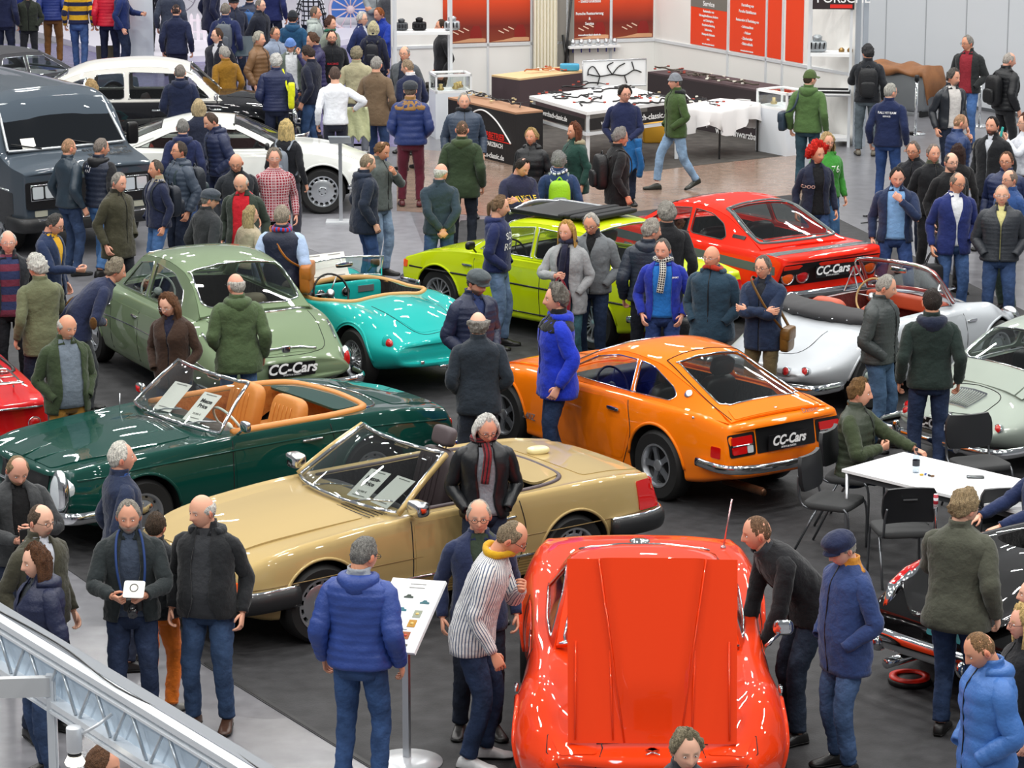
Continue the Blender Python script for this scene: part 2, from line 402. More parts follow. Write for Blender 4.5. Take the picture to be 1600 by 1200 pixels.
def hand(mb,W,d,n,s,curl=.5,size=1.0,spread=.12,mt=0,pinch=0):
 """palm, four unequal bent fingers and a side thumb; W wrist, d pointing, n palm normal (towards what it holds), s=+1 left"""
 d=nrm(d);n=nrm(np.asarray(n)-d*np.dot(n,d));t=np.cross(n,d)*(1 if s>0 else -1)     # t: thumb side
 k=size;t=-t if False else t
 def P(u,v,w):return W+k*(u*d+v*t+w*n)
 R=[]
 for u,hw,ht,off in ((-.015,.024,.020,0),(.01,.027,.017,0),(.035,.036,.015,.002),(.065,.040,.014,.001),(.09,.040,.012,0),(.099,.036,.008,0)):
  R.append([P(u,off+hw*math.copysign(abs(math.cos(a))**.7,math.cos(a)),ht*math.copysign(abs(math.sin(a))**.8,math.sin(a))) for a in np.linspace(0,2*PI,12,endpoint=False)])
 mb.grid(np.array(R),True,(True,True),mt)
 for i,(v,L) in enumerate(((.030,.072),(.010,.080),(-.010,.075),(-.029,.060))):
  c=curl*(.9+.12*i);p=P(.090,v,0);pts=[P(.078,v,0),p];ang=.15
  sp=spread*(1.3-i*.85)
  for seg,f in ((.45,.9),(.32,1.25),(.23,.8)):
   ang+=c*f
   p=p+k*L*seg*(math.cos(ang)*d+math.sin(ang)*n+sp*.5*t*max(0,math.cos(ang)));pts.append(p)
  mb.tube(np.array(pts),[.0095*k,.0095*k,.009*k,.0082*k,.0062*k],7,tuple(n),mt)
 pts=[P(.012,.020,.004),P(.030,.042,.012+.010*curl),P(.056,.058-.02*curl,.018+.03*curl),P(.080,.062-.035*curl,.022+.042*curl)]
 mb.tube(np.array(pts),[.013*k,.012*k,.0105*k,.007*k],7,tuple(n),mt)
def ik(a,t,l1,l2,pole):
 a,t=np.asarray(a,float),np.asarray(t,float);v=t-a;L=np.linalg.norm(v);
 if L>(l1+l2)*.985:t=a+v/L*(l1+l2)*.985;v=t-a;L=np.linalg.norm(v)
 u=v/L;c=(l1*l1+L*L-l2*l2)/(2*l1*L);h=math.sqrt(max(0,1-c*c))*l1
 p=np.asarray(pole,float);p=nrm(p-u*np.dot(p,u));return a+u*c*l1+p*h,t
# wrist targets in the torso's frame (x towards the outside of that arm's side), pole, curl, palm direction
ARM={
'down':   ((.262,-.03,.895),(.3,1,0),.45,None),
'away':   ((.33,-.05,.93),(.4,1,0),.45,None),
'pocket':((.160,-.118,.955),(.75,1,0),.3,None),
'jeans':  ((.215,-.09,.93),(.6,1,0),.3,None),
'back':   ((.03,.195,.94),(.8,.6,0),.7,(0,-1,.2)),
'belly':  ((.05,-.21,.98),(1,.4,0),.7,(0,1,.2)),
'chest':  ((.06,-.23,1.16),(1,.2,-.6),.7,(0,1,.1)),
'hold':   ((.11,-.36,1.13),(.8,.2,-.8),.9,(-1,0,.5)),
'phone':  ((.08,-.36,1.26),(.7,.1,-1),.8,(0,1,.6)),
'cross':  ((-.10,-.20,1.19),(1,-.2,-.5),.5,(0,1,0)),
'face':   ((.05,-.19,1.36),(.7,-.5,-1),.9,(0,1,0)),
'chin':   ((.02,-.22,1.33),(.5,-.6,-1),.9,(0,1,0)),
'reach':  ((.16,-.50,1.12),(.6,.3,-.8),.5,(0,0,-1)),
'lean':   ((.18,-.42,.93),(.6,.4,-.5),.3,(0,0,-1)),
'up':     ((.12,-.30,1.40),(.8,0,-1),.9,(0,1,0)),
'knees':  ((.15,-.30,.74),(.6,.5,0),.4,(0,1,0)),
}
TORSO=[  # z, half width, half depth, y offset
(.78,.185,.130,.010),(.88,.188,.136,.012),(.96,.182,.132,.010),(1.06,.168,.122,.004),(1.14,.170,.120,.0),
(1.24,.186,.125,-.002),(1.32,.196,.125,.0),(1.385,.192,.115,.006),(1.43,.170,.098,.012),(1.462,.125,.080,.016),(1.49,.085,.070,.016),(1.515,.070,.066,.014)]
def person(px,py,face,label,H=1.73,top='jacket',tc='#23262c',inner=None,ic='#8a8f96',legs='#2c4163',legk='denim',hair='short',hc='#8a8580',skin=None,
  arms=('down','down'),lean=0,head=(0,0),stance='stand',fem=0,fat=0,hem=None,gap=None,hood=None,glasses=0,beard=0,hat=None,scarf=None,shoes='#1b1a1a',
  collar=None,pattern=None,ipattern=None,quilt=None,sleeves=None,yoke=None,patch=None,seed=None,group=None,z=0.0,turn=0,loc=None,full=True,cuff=None,extra=None):
 seed=int(px*7+py*13) if seed is None else seed;rnd=random.Random(seed)
 S=H/1.745;fat=fat
 skin=skin or rnd.choice(['#e3a98d','#dda084','#e8b49a','#d99a7c','#e0a48c'])
 Lr=math.radians(lean);root=np.array([0,0,0.])
 if stance=='sit':root=np.array([0,0,-.44])
 if lean and stance != 'sit':root=np.array([0,.10*math.sin(abs(Lr)),-.01])
 # spine
 zs=np.linspace(.7,1.9,61);ang=Lr*smooth(.86,1.22,zs)
 dz=zs[1]-zs[0];cy=np.concatenate([[0],np.cumsum(-np.sin(ang[:-1])*dz)]);cz=.7+np.concatenate([[0],np.cumsum(np.cos(ang[:-1])*dz)])
 tw=math.radians(turn)
 def warp(p):
  p=np.asarray(p,float);x,y,zz=p[...,0],p[...,1],p[...,2]
  a=np.interp(zz,zs,ang);Y=np.interp(zz,zs,cy);Z=np.interp(zz,zs,cz)
  Y=np.where(zz<.7,0,Y);Z=np.where(zz<.7,zz,Z)
  t_=tw*smooth(.95,1.3,zz);X2=x*np.cos(t_)-y*np.sin(t_);Y2=x*np.sin(t_)+y*np.cos(t_)
  return np.stack([X2,Y+Y2*np.cos(a),Z+Y2*np.sin(a)],-1)+root
 wf=1-.09*fem
 bulk={'jacket':.016,'puffer':.030,'parka':.028,'blazer':.010,'coat':.020,'shirt':.006,'sweater':.010,'leather':.014,'vest':.022,'hoodie':.018}.get(top,.015)
 if quilt is None:quilt=.065 if top in ('puffer','vest') else 0
 hem=hem if hem is not None else {'blazer':.80,'coat':.72,'parka':.76,'shirt':.90,'sweater':.92,'hoodie':.90,'puffer':.88,'jacket':.86,'leather':.88,'vest':.88}.get(top,.88)
 Tt=np.array(TORSO);belly=.055*max(fat,0)
 def torso_at(zq,add):
  v=interp(Tt[:,0],Tt[:,1:],np.clip(zq,.78,1.515));hw,hd,yo=v[:,0]*wf,v[:,1].copy(),v[:,2].copy()
  hw=hw+(.012*fem*np.exp(-((zq-.90)/.08)**2))+fat*.018*smooth(1.3,1.1,zq)
  bl=belly*np.exp(-((zq-1.05)/.16)**2);hd=hd+bl*.6;yo=yo-bl*.6-fem*.012*np.exp(-((zq-1.27)/.07)**2);hd=hd+fem*.014*np.exp(-((zq-1.27)/.07)**2)
  k=smooth(1.50,1.40,zq);return hw+add*k+.3*add*(1-k),hd+add*k+.3*add*(1-k),yo
 def torso_rings(z0,z1,add,step=.03,q=0,gapf=None,thick=.008,m=36,flare=0,sd=0):
  nz=max(6,int((z1-z0)/step)+1);zq=np.linspace(z0,z1,nz);hw,hd,yo=torso_at(zq,add)
  hw=hw+flare*smooth(1.1,z0,zq);hd=hd+flare*smooth(1.1,z0,zq)
  if q:sc=.010*(1-np.abs(np.sin((zq-z0)*PI/q))**.6*1.0);hw=hw-sc*smooth(1.5,1.42,zq);hd=hd-sc*smooth(1.5,1.42,zq)
  out=[]
  for i,zz in enumerate(zq):
   g=0 if gapf is None else gapf(zz);ga=g/(hw[i]+.02)
   a=np.linspace(ga/2+.0,2*PI-ga/2,m) if gapf is not None else np.linspace(0,2*PI,m,endpoint=False)
   e=.86
   cx=np.sin(a);cyy=-np.cos(a);X=hw[i]*np.sign(cx)*np.abs(cx)**e;Y=hd[i]*np.sign(cyy)*np.abs(cyy)**e+yo[i]
   if gapf is not None:
    e2=thick;Xi=(hw[i]-e2)*np.sign(cx)*np.abs(cx)**e;Yi=(hd[i]-e2)*np.sign(cyy)*np.abs(cyy)**e+yo[i]
    X=np.concatenate([X,Xi[::-1]]);Y=np.concatenate([Y,Yi[::-1]])
   zt=np.full_like(X,zz)+.012*np.abs(X)/max(hw[i],.01)*0
   if zz>1.37:zt=zt-.06*np.clip(np.abs(X)-.06,0,1)*smooth(1.37,1.46,zz)
   out.append(np.stack([X,Y,zt],-1))
  R=np.array(out);nzv=wob(R,sd,1.1)*.006+wob(R*np.array([1,1,2.2]),sd+5,1.9)*.0045*(0.4 if q else 1)-.011*np.abs(wob(R*np.array([1.4,1.4,1]),sd+2,2.4))*(0.3 if q else 1)+.003
  c=R-np.array([0,0,0]);c[...,2]=0;c=c/(np.linalg.norm(c,axis=2)[...,None]+1e-6)
  return R+c*nzv[...,None]*(add/.016+.4)**.5
 body=MB();parts=[]
 E=bpy.data.objects.new('person',None);COL.objects.link(E);E.empty_display_size=.3
 tag(E,label,'person',group)
 # ---- head and neck
 nb=warp(np.array([0,.012,1.50]));A1=float(np.interp(1.49,zs,ang))
 hy,hp=math.radians(head[0]),math.radians(head[1])
 tm=Matrix.Rotation(tw,4,'Z')
 Mn=Matrix.Translation(Vector(nb)) @ Matrix.Rotation(A1*.55,4,'X') @ tm @ Matrix.Rotation(hy,4,'Z') @ Matrix.Rotation(hp,4,'X')
 MH=Mn @ Matrix.Translation((0,-.022,.118))
 hs=1.0+.0*fem
 hdc=dict(short='#4a3a30')
 make_head(body,MH,skin,fem,max(0,fat)*.8,beard,beardcol=hc,browcol=hc if hair != 'afro' else '#4a3020',lips=1.0+.3*fem)
 p0=warp(np.array([0,.02,1.40]));p1=warp(np.array([0,.018,1.47]));p2=np.array(MH @ Vector((0,.022,-.075)));p3=np.array(MH @ Vector((0,.02,-.02)))
 body.tube(catmull([p0,p1,p2,p3],4),np.linspace(.066,.056,13)*(1-.1*fem),16,(0,1,0),0)
 # hidden core keeps the body one piece
 sh=[warp(np.array([s*.178*wf,.008,1.375])) for s in (-1,1)]
 core=torso_rings(.92,1.46,-.034,.06,m=20);body.grid(warp(core),True,(True,True),0)
 # ---- arms
 jm={'leather':leather,'puffer':nylon,'vest':nylon}.get(top,cloth)
 J=MB();slv=MB();over=[]
 info={'warp':warp,'MH':MH,'hands':{},'S':S,'E':E}
 lengths=(.285*(1-.04*fem),.255*(1-.04*fem))
 for s,pose in ((-1,arms[0]),(1,arms[1])):     # arms[0] the person's right
  if isinstance(pose,str):tgt,pole,curl,pal=ARM[pose]
  else:tgt,pole,curl,pal=pose;
  tgt=np.array(tgt)*np.array([s,1,1]);
  if pose=='knees':wt=np.array([s*.15,tgt[1],tgt[2]])+root*0
  elif isinstance(pose,str) or abs(tgt[2])<5:wt=warp(tgt)
  if pose=='down' and lean>15:
   wt=sh[(s+1)//2]+np.array([s*.03,-.05,-.50])
  S0=sh[(s+1)//2];pv=np.array(pole)*np.array([s,1,1]);pv=warp(np.array([0,0,1.2])+pv*.01)-warp(np.array([0,0,1.2]))
  El,Wr=ik(S0,wt,*lengths,pv)
  d=nrm(Wr-El)
  ctr=warp(np.array([0,-.02,tgt[2]])) if isinstance(pose,str) else warp(np.array([0,-.02,1.1]))
  n=np.array(pal)*np.array([s,1,1]) if pal is not None else ctr-Wr
  body.tube(np.array([S0,El,Wr if pose != 'pocket' else El*.6+Wr*.4]),[.05,.04,.027],10,(0,1,0),0)
  hidden=pose in ('pocket',)
  hand(body,Wr+d*.012,d,n,s,curl,.93-.06*fem) if pose != 'pocket' else None
  info['hands'][s]=(Wr+d*.07,d,nrm(n))
  ins=warp(np.array([s*.09*wf,.012,1.385]))
  path=np.concatenate([catmull([ins,S0+0*d,S0*.35+El*.65,El*1.0,El*.45+Wr*.55,Wr+d*.0],5)])
  nn=len(path);tt=np.linspace(0,1,nn)
  st=.016 if quilt else .03
  Ltot=np.linalg.norm(np.diff(path,axis=0),axis=1).sum();k2=int(Ltot/st);tq=np.linspace(0,1,k2)
  path=np.stack([np.interp(tq,tt,path[:,i]) for i in range(3)],-1)
  b2=bulk*.75
  rr=interp([0,.14,.24,.40,.60,.8,1],np.array([.050,.058,.058,.053,.049,.044,.036])+b2*np.array([.5,.75,.95,1,1,.9,.6]),tq)
  if fem:rr=rr*.9
  if quilt:rr=rr-.0075*(1-np.abs(np.sin(tq*Ltot*PI/quilt))**.6)
  else:rr=rr*(1+.05*np.sin(tq*Ltot*52+seed)*smooth(.3,.5,tq))
  R=tube_rings(path,rr,16,(0,1,.2),1.0)
  R=R+(wob(R,seed+s,2.3)*.006-.008*np.abs(wob(R,seed+s*4,3.2))*(.3 if quilt else 1))[...,None]*nrm_arr(R-path[:,None,:])
  a1=path[-1];R=np.concatenate([R,[a1+(R[-1]-a1)*.8,a1-d*.02+(R[-1]-a1)*.7]])
  target=slv if (top=='vest' or sleeves) else J
  target.grid(R,True,(True,True),0 if target is slv or not yoke else 0)
  if patch:
   pc=El+nrm(El-(S0+Wr)/2)*.02;over.append((pc,nrm(El-(S0+Wr)/2),nrm(Wr-S0)))
 # ---- garments on the torso
 if gap is None:gap='v' if (inner and top=='blazer') else ('open' if inner else None)
 gf=None
 if gap=='open':gf=lambda zz:.13+.10*smooth(1.0,.8,zz)+.02*math.sin(zz*17+seed)
 elif gap=='wide':gf=lambda zz:.22+.08*smooth(1.0,.8,zz)
 elif gap=='v':gf=lambda zz:.012+.13*smooth(1.12,1.42,zz)+.06*smooth(1.0,.8,zz)
 elif gap=='neck':gf=lambda zz:.008+.10*smooth(1.28,1.46,zz)
 zt=1.50
 quv=quilt
 if inner:
  I=MB();ir=torso_rings(max(.86,hem-.02) if inner != 'shirt' else .90,1.50,-.002,.035,m=32,sd=seed+9);I.grid(warp(ir),True,(True,True),0)
  if inner in ('shirt','polo') :
   col_r=torso_rings(1.46,1.515,.003,.02,gapf=lambda zz:.03+.6*(zz-1.46),thick=.004,m=24);I.grid(warp(col_r),True,(True,True),0)
  I.build(inner,cloth(ic,ipattern,mottle=.08),E)
 tr=torso_rings(hem,zt,bulk,.0163 if quilt else .03,quilt,gf,.012,40 if not quilt else 40,flare=.02 if top in ('coat','parka') else (.008 if top=='blazer' else 0),sd=seed)
 J.grid(warp(tr),True,(True,True),0)
 if collar is None:collar=top in ('jacket','puffer','parka','coat','leather','blazer','vest')
 if collar:
  hgt=.045 if top != 'blazer' else .02
  cr=torso_rings(1.455,1.50+hgt,bulk*.6,.02,0,(lambda zz:.05+.9*(zz-1.455)) if gf else (lambda zz:.02+.25*(zz-1.455)),.012,30)
  x=smooth(1.49,1.54,cr[...,2])[...,None]*.010;cr=cr*(1+x*np.array([1.2,1,0]))
  J.grid(warp(cr),True,(True,True),1 if yoke or isinstance(collar,str) else 0)
 if hood:
  hr=[]
  for a in np.linspace(-2.3,2.3,17):
   c_=np.array([math.sin(a)*.105,math.cos(a)*.085+.015,1.475+.0*a]);r_=.030+.022*max(0,math.cos(a))
   rad=np.array([math.sin(a),math.cos(a),0])
   hr.append([c_+r_*(math.cos(b)*rad*1.1+math.sin(b)*np.array([0,0,1.0]))+np.array([0,0,-.018*max(0,math.cos(a))*(1 if math.sin(b)<0 else .3)*3]) for b in np.linspace(0,2*PI,10,endpoint=False)])
  HB=MB();hrr=np.array(hr);hrr=hrr+(wob(hrr,seed,4)*.006)[...,None];HB.grid(warp(hrr),True,(True,True),0)
  HB.build('hood',jm(hood if isinstance(hood,str) else tc),E)
 mats=[jm(tc,pattern) if (pattern and jm is cloth) else jm(tc),cloth(yoke or (collar if isinstance(collar,str) else tc))]
 jname={'shirt':'shirt','sweater':'sweater','coat':'coat','blazer':'blazer','vest':'vest','hoodie':'hooded_sweatshirt','parka':'parka'}.get(top,'jacket')
 Jo=J.build(jname,mats,E);info['top']=Jo
 if slv.n:slv.build('sleeves',cloth(sleeves or ic,ipattern),E)
 if gf is None and top in ('jacket','puffer','parka','coat','leather','vest') and full:
  zq=np.linspace(hem+.01,1.49,16);hw,hd,yo=torso_at(zq,bulk);Z=MB();Z.tube(warp(np.stack([zq*0,yo-hd*1.0-.002,zq],-1)),.005,5,(1,0,0));Z.build('zip',BLACK if top != 'leather' else BRIGHT,E)
 if yoke:
  Y=MB();yr=torso_rings(1.36,1.492,bulk+.004,.02,0,gf or (lambda zz:.0),.006,40,sd=seed);Y.grid(warp(yr),True,(True,True),0);Y.build('yoke',cloth(yoke),E)
 for pc,nn_,tt_ in over:
  Q=Matrix(((*np.cross(tt_,nn_),),(*tt_,),(*nn_,))).transposed().to_4x4();Q.translation=Vector(pc+nn_*.035)
  pm=MB();pm.ell((0,0,0),(.042,.075,.018),12,8,Q);pm.build('elbow_patch',cloth(patch),Jo)
 if scarf:
  a=np.linspace(0,2*PI,25)[:-1];P=np.stack([.088*np.sin(a),.018-.085*np.cos(a),1.505+.012*np.sin(a*2+seed)-.02*np.cos(a)*-1],-1)
  K=MB();P=warp(P);K.tube(np.concatenate([P,P[:1]]),.026+.004*np.sin(np.linspace(0,20,25)),9,(0,0,1),cap=(False,False))
  if isinstance(scarf,tuple):K.tube(warp(catmull([(0,-.09,1.49),(.01,-.155,1.42),(0,-.165,1.32),(-.02,-.165,1.18)],4)),.036,8,(1,0,0),flat=.35);sc_,sp_=scarf
  else:sc_,sp_=scarf,None
  K.build('scarf',cloth(sc_,sp_),E)
 # ---- legs, trousers
 fy={'stand':((-.115,.03,.085),(.115,-.01,.085)),'wide':((-.19,.03,.085),(.19,0,.085)),'walk':((-.09,.32,.12),(.09,-.28,.09)),
  'walk2':((-.09,-.28,.09),(.09,.32,.12)),'step':((-.10,.16,.10),(.10,-.12,.085)),'sit':((-.13,-.46,.085),(.13,-.42,.085)),'close':((-.09,.0,.085),(.09,0.02,.085))}[stance]
 TR=MB();SH=[];lm=denim(legs) if legk=='denim' else cloth(legs)
 pz=[(.80,.150,.105),(.86,.165+.01*fem,.122),(.94,.172+.012*fem,.125),(1.02,.158+.012*max(fat,0),.116+.02*max(fat,0))]
 R=np.array([[(hw*np.sign(math.sin(a))*abs(math.sin(a))**.85*wf**.5,-hd*math.cos(a)+.012,zz) for a in np.linspace(0,2*PI,24,endpoint=False)] for zz,hw,hd in pz])
 TR.grid(warp(R),True,(True,True))
 for s,ft in ((-1,fy[0]),(1,fy[1])):
  hipj=np.array([s*.088,.012,.90])+root;ft=np.array(ft)
  if stance=='sit':hipj=np.array([s*.095,.0,.47])
  ft[:2]+=np.array([rnd.uniform(-.02,.02),rnd.uniform(-.03,.03)])*(stance != 'sit')
  yaw=s*rnd.uniform(.08,.28);kn,an=ik(hipj,ft,.417,.413,(s*.15,-1,0) if stance != 'sit' else (0,-.6,1))
  body.tube(np.array([hipj,kn,an]),[.07,.045,.035],10,(0,1,0),0)
  up=hipj+(np.array([0,0,.05]) if stance != 'sit' else np.array([0,.06,.02]))
  path=catmull([up,hipj*.6+kn*.4,kn,kn*.45+an*.55,an+np.array([0,0,.015])],7);tt=np.linspace(0,1,len(path));tq=np.linspace(0,1,36)
  path=np.stack([np.interp(tq,tt,path[:,i]) for i in range(3)],-1)
  rr=interp([0,.12,.35,.5,.62,.8,1],[.085,.093+.008*fem,.082,.070,.067,.062,.060],tq)*(1+.03*max(fat,0))*(.97 if fem else 1)
  rr=rr*(1+.035*np.sin(tq*46+seed+s)*(smooth(.75,1,tq)+.5*np.exp(-((tq-.5)/.08)**2)))
  R=tube_rings(path,rr,16,(0,1,.1));R=R+(wob(R,seed+s*3,1.9)*.006-.010*np.abs(wob(R,seed+s*5,2.8)))[...,None]*nrm_arr(R-path[:,None,:])
  R=np.concatenate([R,[path[-1]+(R[-1]-path[-1])*.8]]);TR.grid(R,True,(True,True))
  # shoe
  fwd=np.array([math.sin(yaw),-math.cos(yaw),0]);sd_=np.array([fwd[1]*-1,fwd[0],0]);pit=-.35 if ft[2]>.1 else 0
  sb=MB();rows=[]
  for u,hw,h_,b0 in ((-.075,.026,.05,0),(-.06,.036,.085,0),(-.02,.039,.10,0),(.03,.040,.095,0),(.08,.044,.072,0),(.13,.049,.052,0),(.175,.044,.043,.004),(.205,.022,.030,.008)):
   hh=u*math.sin(pit)*-1+(0 if pit==0 else .02)
   c0=np.array([an[0],an[1],ft[2]-.085 if pit else 0])+fwd*(u*math.cos(pit))+np.array([0,0,-u*math.sin(-pit)*1.0+.03*(pit != 0)])
   rows.append([c0+sd_*hw*math.copysign(abs(math.cos(a))**.6,math.cos(a))+np.array([0,0,b0+h_/2+h_/2*math.copysign(abs(math.sin(a))**.7,math.sin(a))]) for a in np.linspace(0,2*PI,14,endpoint=False)])
  rows=np.array(rows);rows[...,2]=np.maximum(rows[...,2],.002 if stance != 'sit' else 0)
  sb.grid(rows,True,(True,True));so=sb.build('shoe',leather(shoes),E)
  sl=MB();rw=rows.copy();zmin=rw[...,2].min(axis=1,keepdims=True);rw[...,2]=zmin+np.clip(rw[...,2]-zmin,0,.022)
  ctr=rw.mean(axis=1,keepdims=True);rw[...,:2]=ctr[...,:2]+(rw[...,:2]-ctr[...,:2])*1.10;sl.grid(rw,True,(True,True));sl.build('sole',RUBBER,so)
 TR.build('trousers',lm,E)
 body.build('body',[skin_mat(skin),mat('eye_white','#e9e4de',.3),mat('iris','#2a2420',.2)],E)
 make_hair(hair if not (hat and hair in ('grown','curly')) else 'short',hc,MH,E,seed,fem,max(0,fat)*.8) if not (hat and hair=='bald') else None
 if hat:make_hat(hat[0],hat[1],MH,E,hat[2] if len(hat)>2 else None)
 if glasses:make_glasses(MH,E,glasses==1)
 # ---- stand it in the hall: the top of the head lies on its sight line
 ht=np.array(MH @ Vector((0,0,.125)))*S;rz=math.radians(face)
 if loc is None:
  q=at(px,py,ht[2]+z);off=Matrix.Rotation(rz,3,'Z') @ Vector((ht[0],ht[1],0));loc=(q.x-off.x,q.y-off.y,z)
 else:off=None
 loc,S=settle(px,py,ht/S,off/S if off is not None else None,S,rz,loc,z,lean,extra)
 E.location=loc;E.rotation_euler=(0,0,rz);E.scale=(S,S,S)
 info['face']=rz
 return E,info
FOOT=[];STOOD=[];DBG=[]
def settle(px,py,h,off,S,rz,loc,z,lean,extra):
 """keep visitors out of the cars and out of one another: step along the sight line (size changes a little) or sideways"""
 if off is None or extra=='free':STOOD.append((loc[0],loc[1]));return loc,S
 def clash(x,y):
  c=0
  for (cx,cy,a,l0,l1,w) in FOOT:
   dx,dy=x-cx,y-cy;u=dx*math.cos(a)+dy*math.sin(a);v=-dx*math.sin(a)+dy*math.cos(a)
   ou=min(u-l0,l1-u)+.19;ov=w-abs(v)+.19
   if ou>0 and ov>0:c+=min(ou,ov)
  for (qx,qy) in STOOD:
   d=math.hypot(x-qx,y-qy)
   if d<.40:c+=(.40-d)*.6
  return c
 best=None
 for ds in np.arange(-.10,.1001,.01):
  s2=S*(1+ds)
  for lx in np.arange(-.30,.301,.05):
   q=at(px,py,h[2]*s2+z);x,y=q.x-off.x*s2+lx,q.y-off.y*s2;cost=clash(x,y)*12+abs(ds)*10+abs(lx)*2.2
   if best is None or cost<best[0]:best=(cost,x,y,s2)
 DBG.append((round(clash(best[1],best[2]),2),px,py,round(best[3]/S,2)))
 STOOD.append(best[1:3]);return (best[1],best[2],z),best[3]
def nrm_arr(A):return A/(np.linalg.norm(A,axis=-1,keepdims=True)+1e-9)
def world_pt(info,p):
 """a point of the person's own frame, in the hall"""
 E=info['E'];v=Matrix.Rotation(info['face'],3,'Z') @ (Vector(p)*info['S']);return v+E.location
# ================================================================ cars
def section_line(row,k=5):
 (x,zb,wl,w,zw,ws,zs,wf,zf,wi,zi,zc)=row
 P=np.array([(0,zb),(wl*.6,zb),(wl,zb+.015),(wl+(w-wl)*.7,zb+(zw-zb)*.35),(w,zw),(ws,zs),(wf,zf),(wi,zi),(wi*.5,zi*.35+zc*.65),(0,zc)])
 return catmull(P,k)
def rpoly(pts,r=.05,n=5):
 pts=[np.array(p,float) for p in pts];out=[]
 N=len(pts)
 for i in range(N):
  a,b,c=pts[i-1],pts[i],pts[(i+1) % N];u=a-b;v=c-b;lu,lv=np.linalg.norm(u),np.linalg.norm(v)
  rr=min(r,lu*.45,lv*.45);p,q=b+u/lu*rr,b+v/lv*rr
  for t in np.linspace(0,1,n):out.append((1-t)**2*p+2*t*(1-t)*b+t*t*q)
 return [tuple(p) for p in out]
def inpoly(x,y,poly):
 P=np.asarray(poly);c=False;j=len(P)-1
 for i in range(len(P)):
  if (P[i][1]>y) != (P[j][1]>y) and x<(P[j][0]-P[i][0])*(y-P[i][1])/(P[j][1]-P[i][1]+1e-12)+P[i][0]:c=not c
  j=i
 return c
AX={'y+':lambda a,b,o:((a,4,b),(0,-1,0)),'y-':lambda a,b,o:((a,-4,b),(0,1,0)),'z':lambda a,b,o:((a,b,4),(0,0,-1)),
 'x+':lambda a,b,o:((6,a,b),(-1,0,0)),'x-':lambda a,b,o:((-6,a,b),(1,0,0))}
def hit(bvh,axis,a,b):
 o,d=AX[axis](a,b,0);o=Vector(o);d=Vector(d);h=bvh.ray_cast(o,d)
 if h[0] is None:
  # beside the body: the nearest bit of it
  mid=o+d*4 if axis[0]=='z' else o+d*(3.3 if axis[0]=='y' else 4.0)
  h=bvh.find_nearest(mid)
  if axis[0]=='y':return Vector((a,h[0].y,b)),-d
  if axis[0]=='z':return Vector((a,b,h[0].z)),-d
  return Vector((h[0].x,a,b)),-d
 n=h[1] if h[1].dot(d)<0 else -h[1]
 return h[0],n
def dens(poly,res):
 out=[]
 for i in range(len(poly)):
  a,b=np.array(poly[i]),np.array(poly[(i+1) % len(poly)]);k=max(1,int(np.linalg.norm(b-a)/res))
  for t in range(k):out.append(tuple(a+(b-a)*t/k))
 return out
def decal(bvh,axis,poly,m,name,parent,off=.004,thick=.008,holes=(),res=.07,smooth_=True,depth=None,sharp=30,bulge=0):
 """a panel that follows the body seen along an axis: outline with holes, with its own thickness"""
 loops=[dens(list(poly),res)]+[dens(list(h),res) for h in holes];V=[];Eg=[]
 for lp in loops:
  n0=len(V);V+=[Vector(p) for p in lp];Eg+=[(n0+i,n0+(i+1) % len(lp)) for i in range(len(lp))]
 A=np.array(loops[0]);lo,hi=A.min(0),A.max(0)
 for gx in np.arange(lo[0]+res*.6,hi[0],res):
  for gy in np.arange(lo[1]+res*.6,hi[1],res):
   if inpoly(gx,gy,loops[0]) and not any(inpoly(gx,gy,h) for h in loops[1:]):
    if min(np.hypot(*(np.array(l)-[gx,gy]).T).min() for l in loops)>res*.5:V.append(Vector((gx,gy)))
 r=geometry.delaunay_2d_cdt(V,Eg,[],0,1e-6);vs,fs=r[0],r[2]
 T=[]
 for f in fs:
  c=sum((vs[i] for i in f),Vector((0,0)))/len(f)
  if inpoly(c.x,c.y,loops[0]) and not any(inpoly(c.x,c.y,h) for h in loops[1:]):T.append(tuple(f))
 cen=A.mean(0);rad=max(hi-lo)/2
 top=[];bot=[]
 dvec=-Vector(AX[axis](0,0,0)[1])
 for v in vs:
  p,n=hit(bvh,axis,v.x,v.y);n=(n+dvec*.6).normalized();bb=bulge*max(0,1-((v.x-cen[0])/max(.01,(hi[0]-lo[0])/2))**2)*max(0,1-((v.y-cen[1])/max(.01,(hi[1]-lo[1])/2))**2)**.5 if bulge else 0
  top.append(tuple(p+n*(off+bb)));bot.append(tuple(p+n*(off-thick)))
 nv=len(top);cnt={}
 mb=MB()
 for f in T:
  for i in range(3):cnt[(f[i],f[(i+1) % 3])]=1
 side=[(a,b) for (a,b) in cnt if (b,a) not in cnt]
 a3=[Vector(top[i]) for i in T[0]];nn=(a3[1]-a3[0]).cross(a3[2]-a3[0]);flip=nn.dot(dvec)<0
 F=[]
 for f in T:
  F.append(f[::-1] if flip else f);g=tuple(i+nv for i in f);F.append(g if flip else g[::-1])
 for a,b in side:F.append((a,b,b+nv,a+nv) if flip else (b,a,a+nv,b+nv))
 mb.add(top+bot,F,0,smooth_)
 return mb.build(name,m,parent,sharp=sharp)
def seam(bvh,axis,pts,parent,name='panel_gap',r=.0045,m=None,closed=False,off=0.0,k=5):
 P=catmull(pts+([pts[0]] if closed else []),k);Q=[]
 for a,b in P:
  p,n=hit(bvh,axis,a,b);Q.append(tuple(p+n*off))
 mb=MB();mb.tube(Q,r,6);return mb.build(name,m or DARK,parent)
_wheels={}
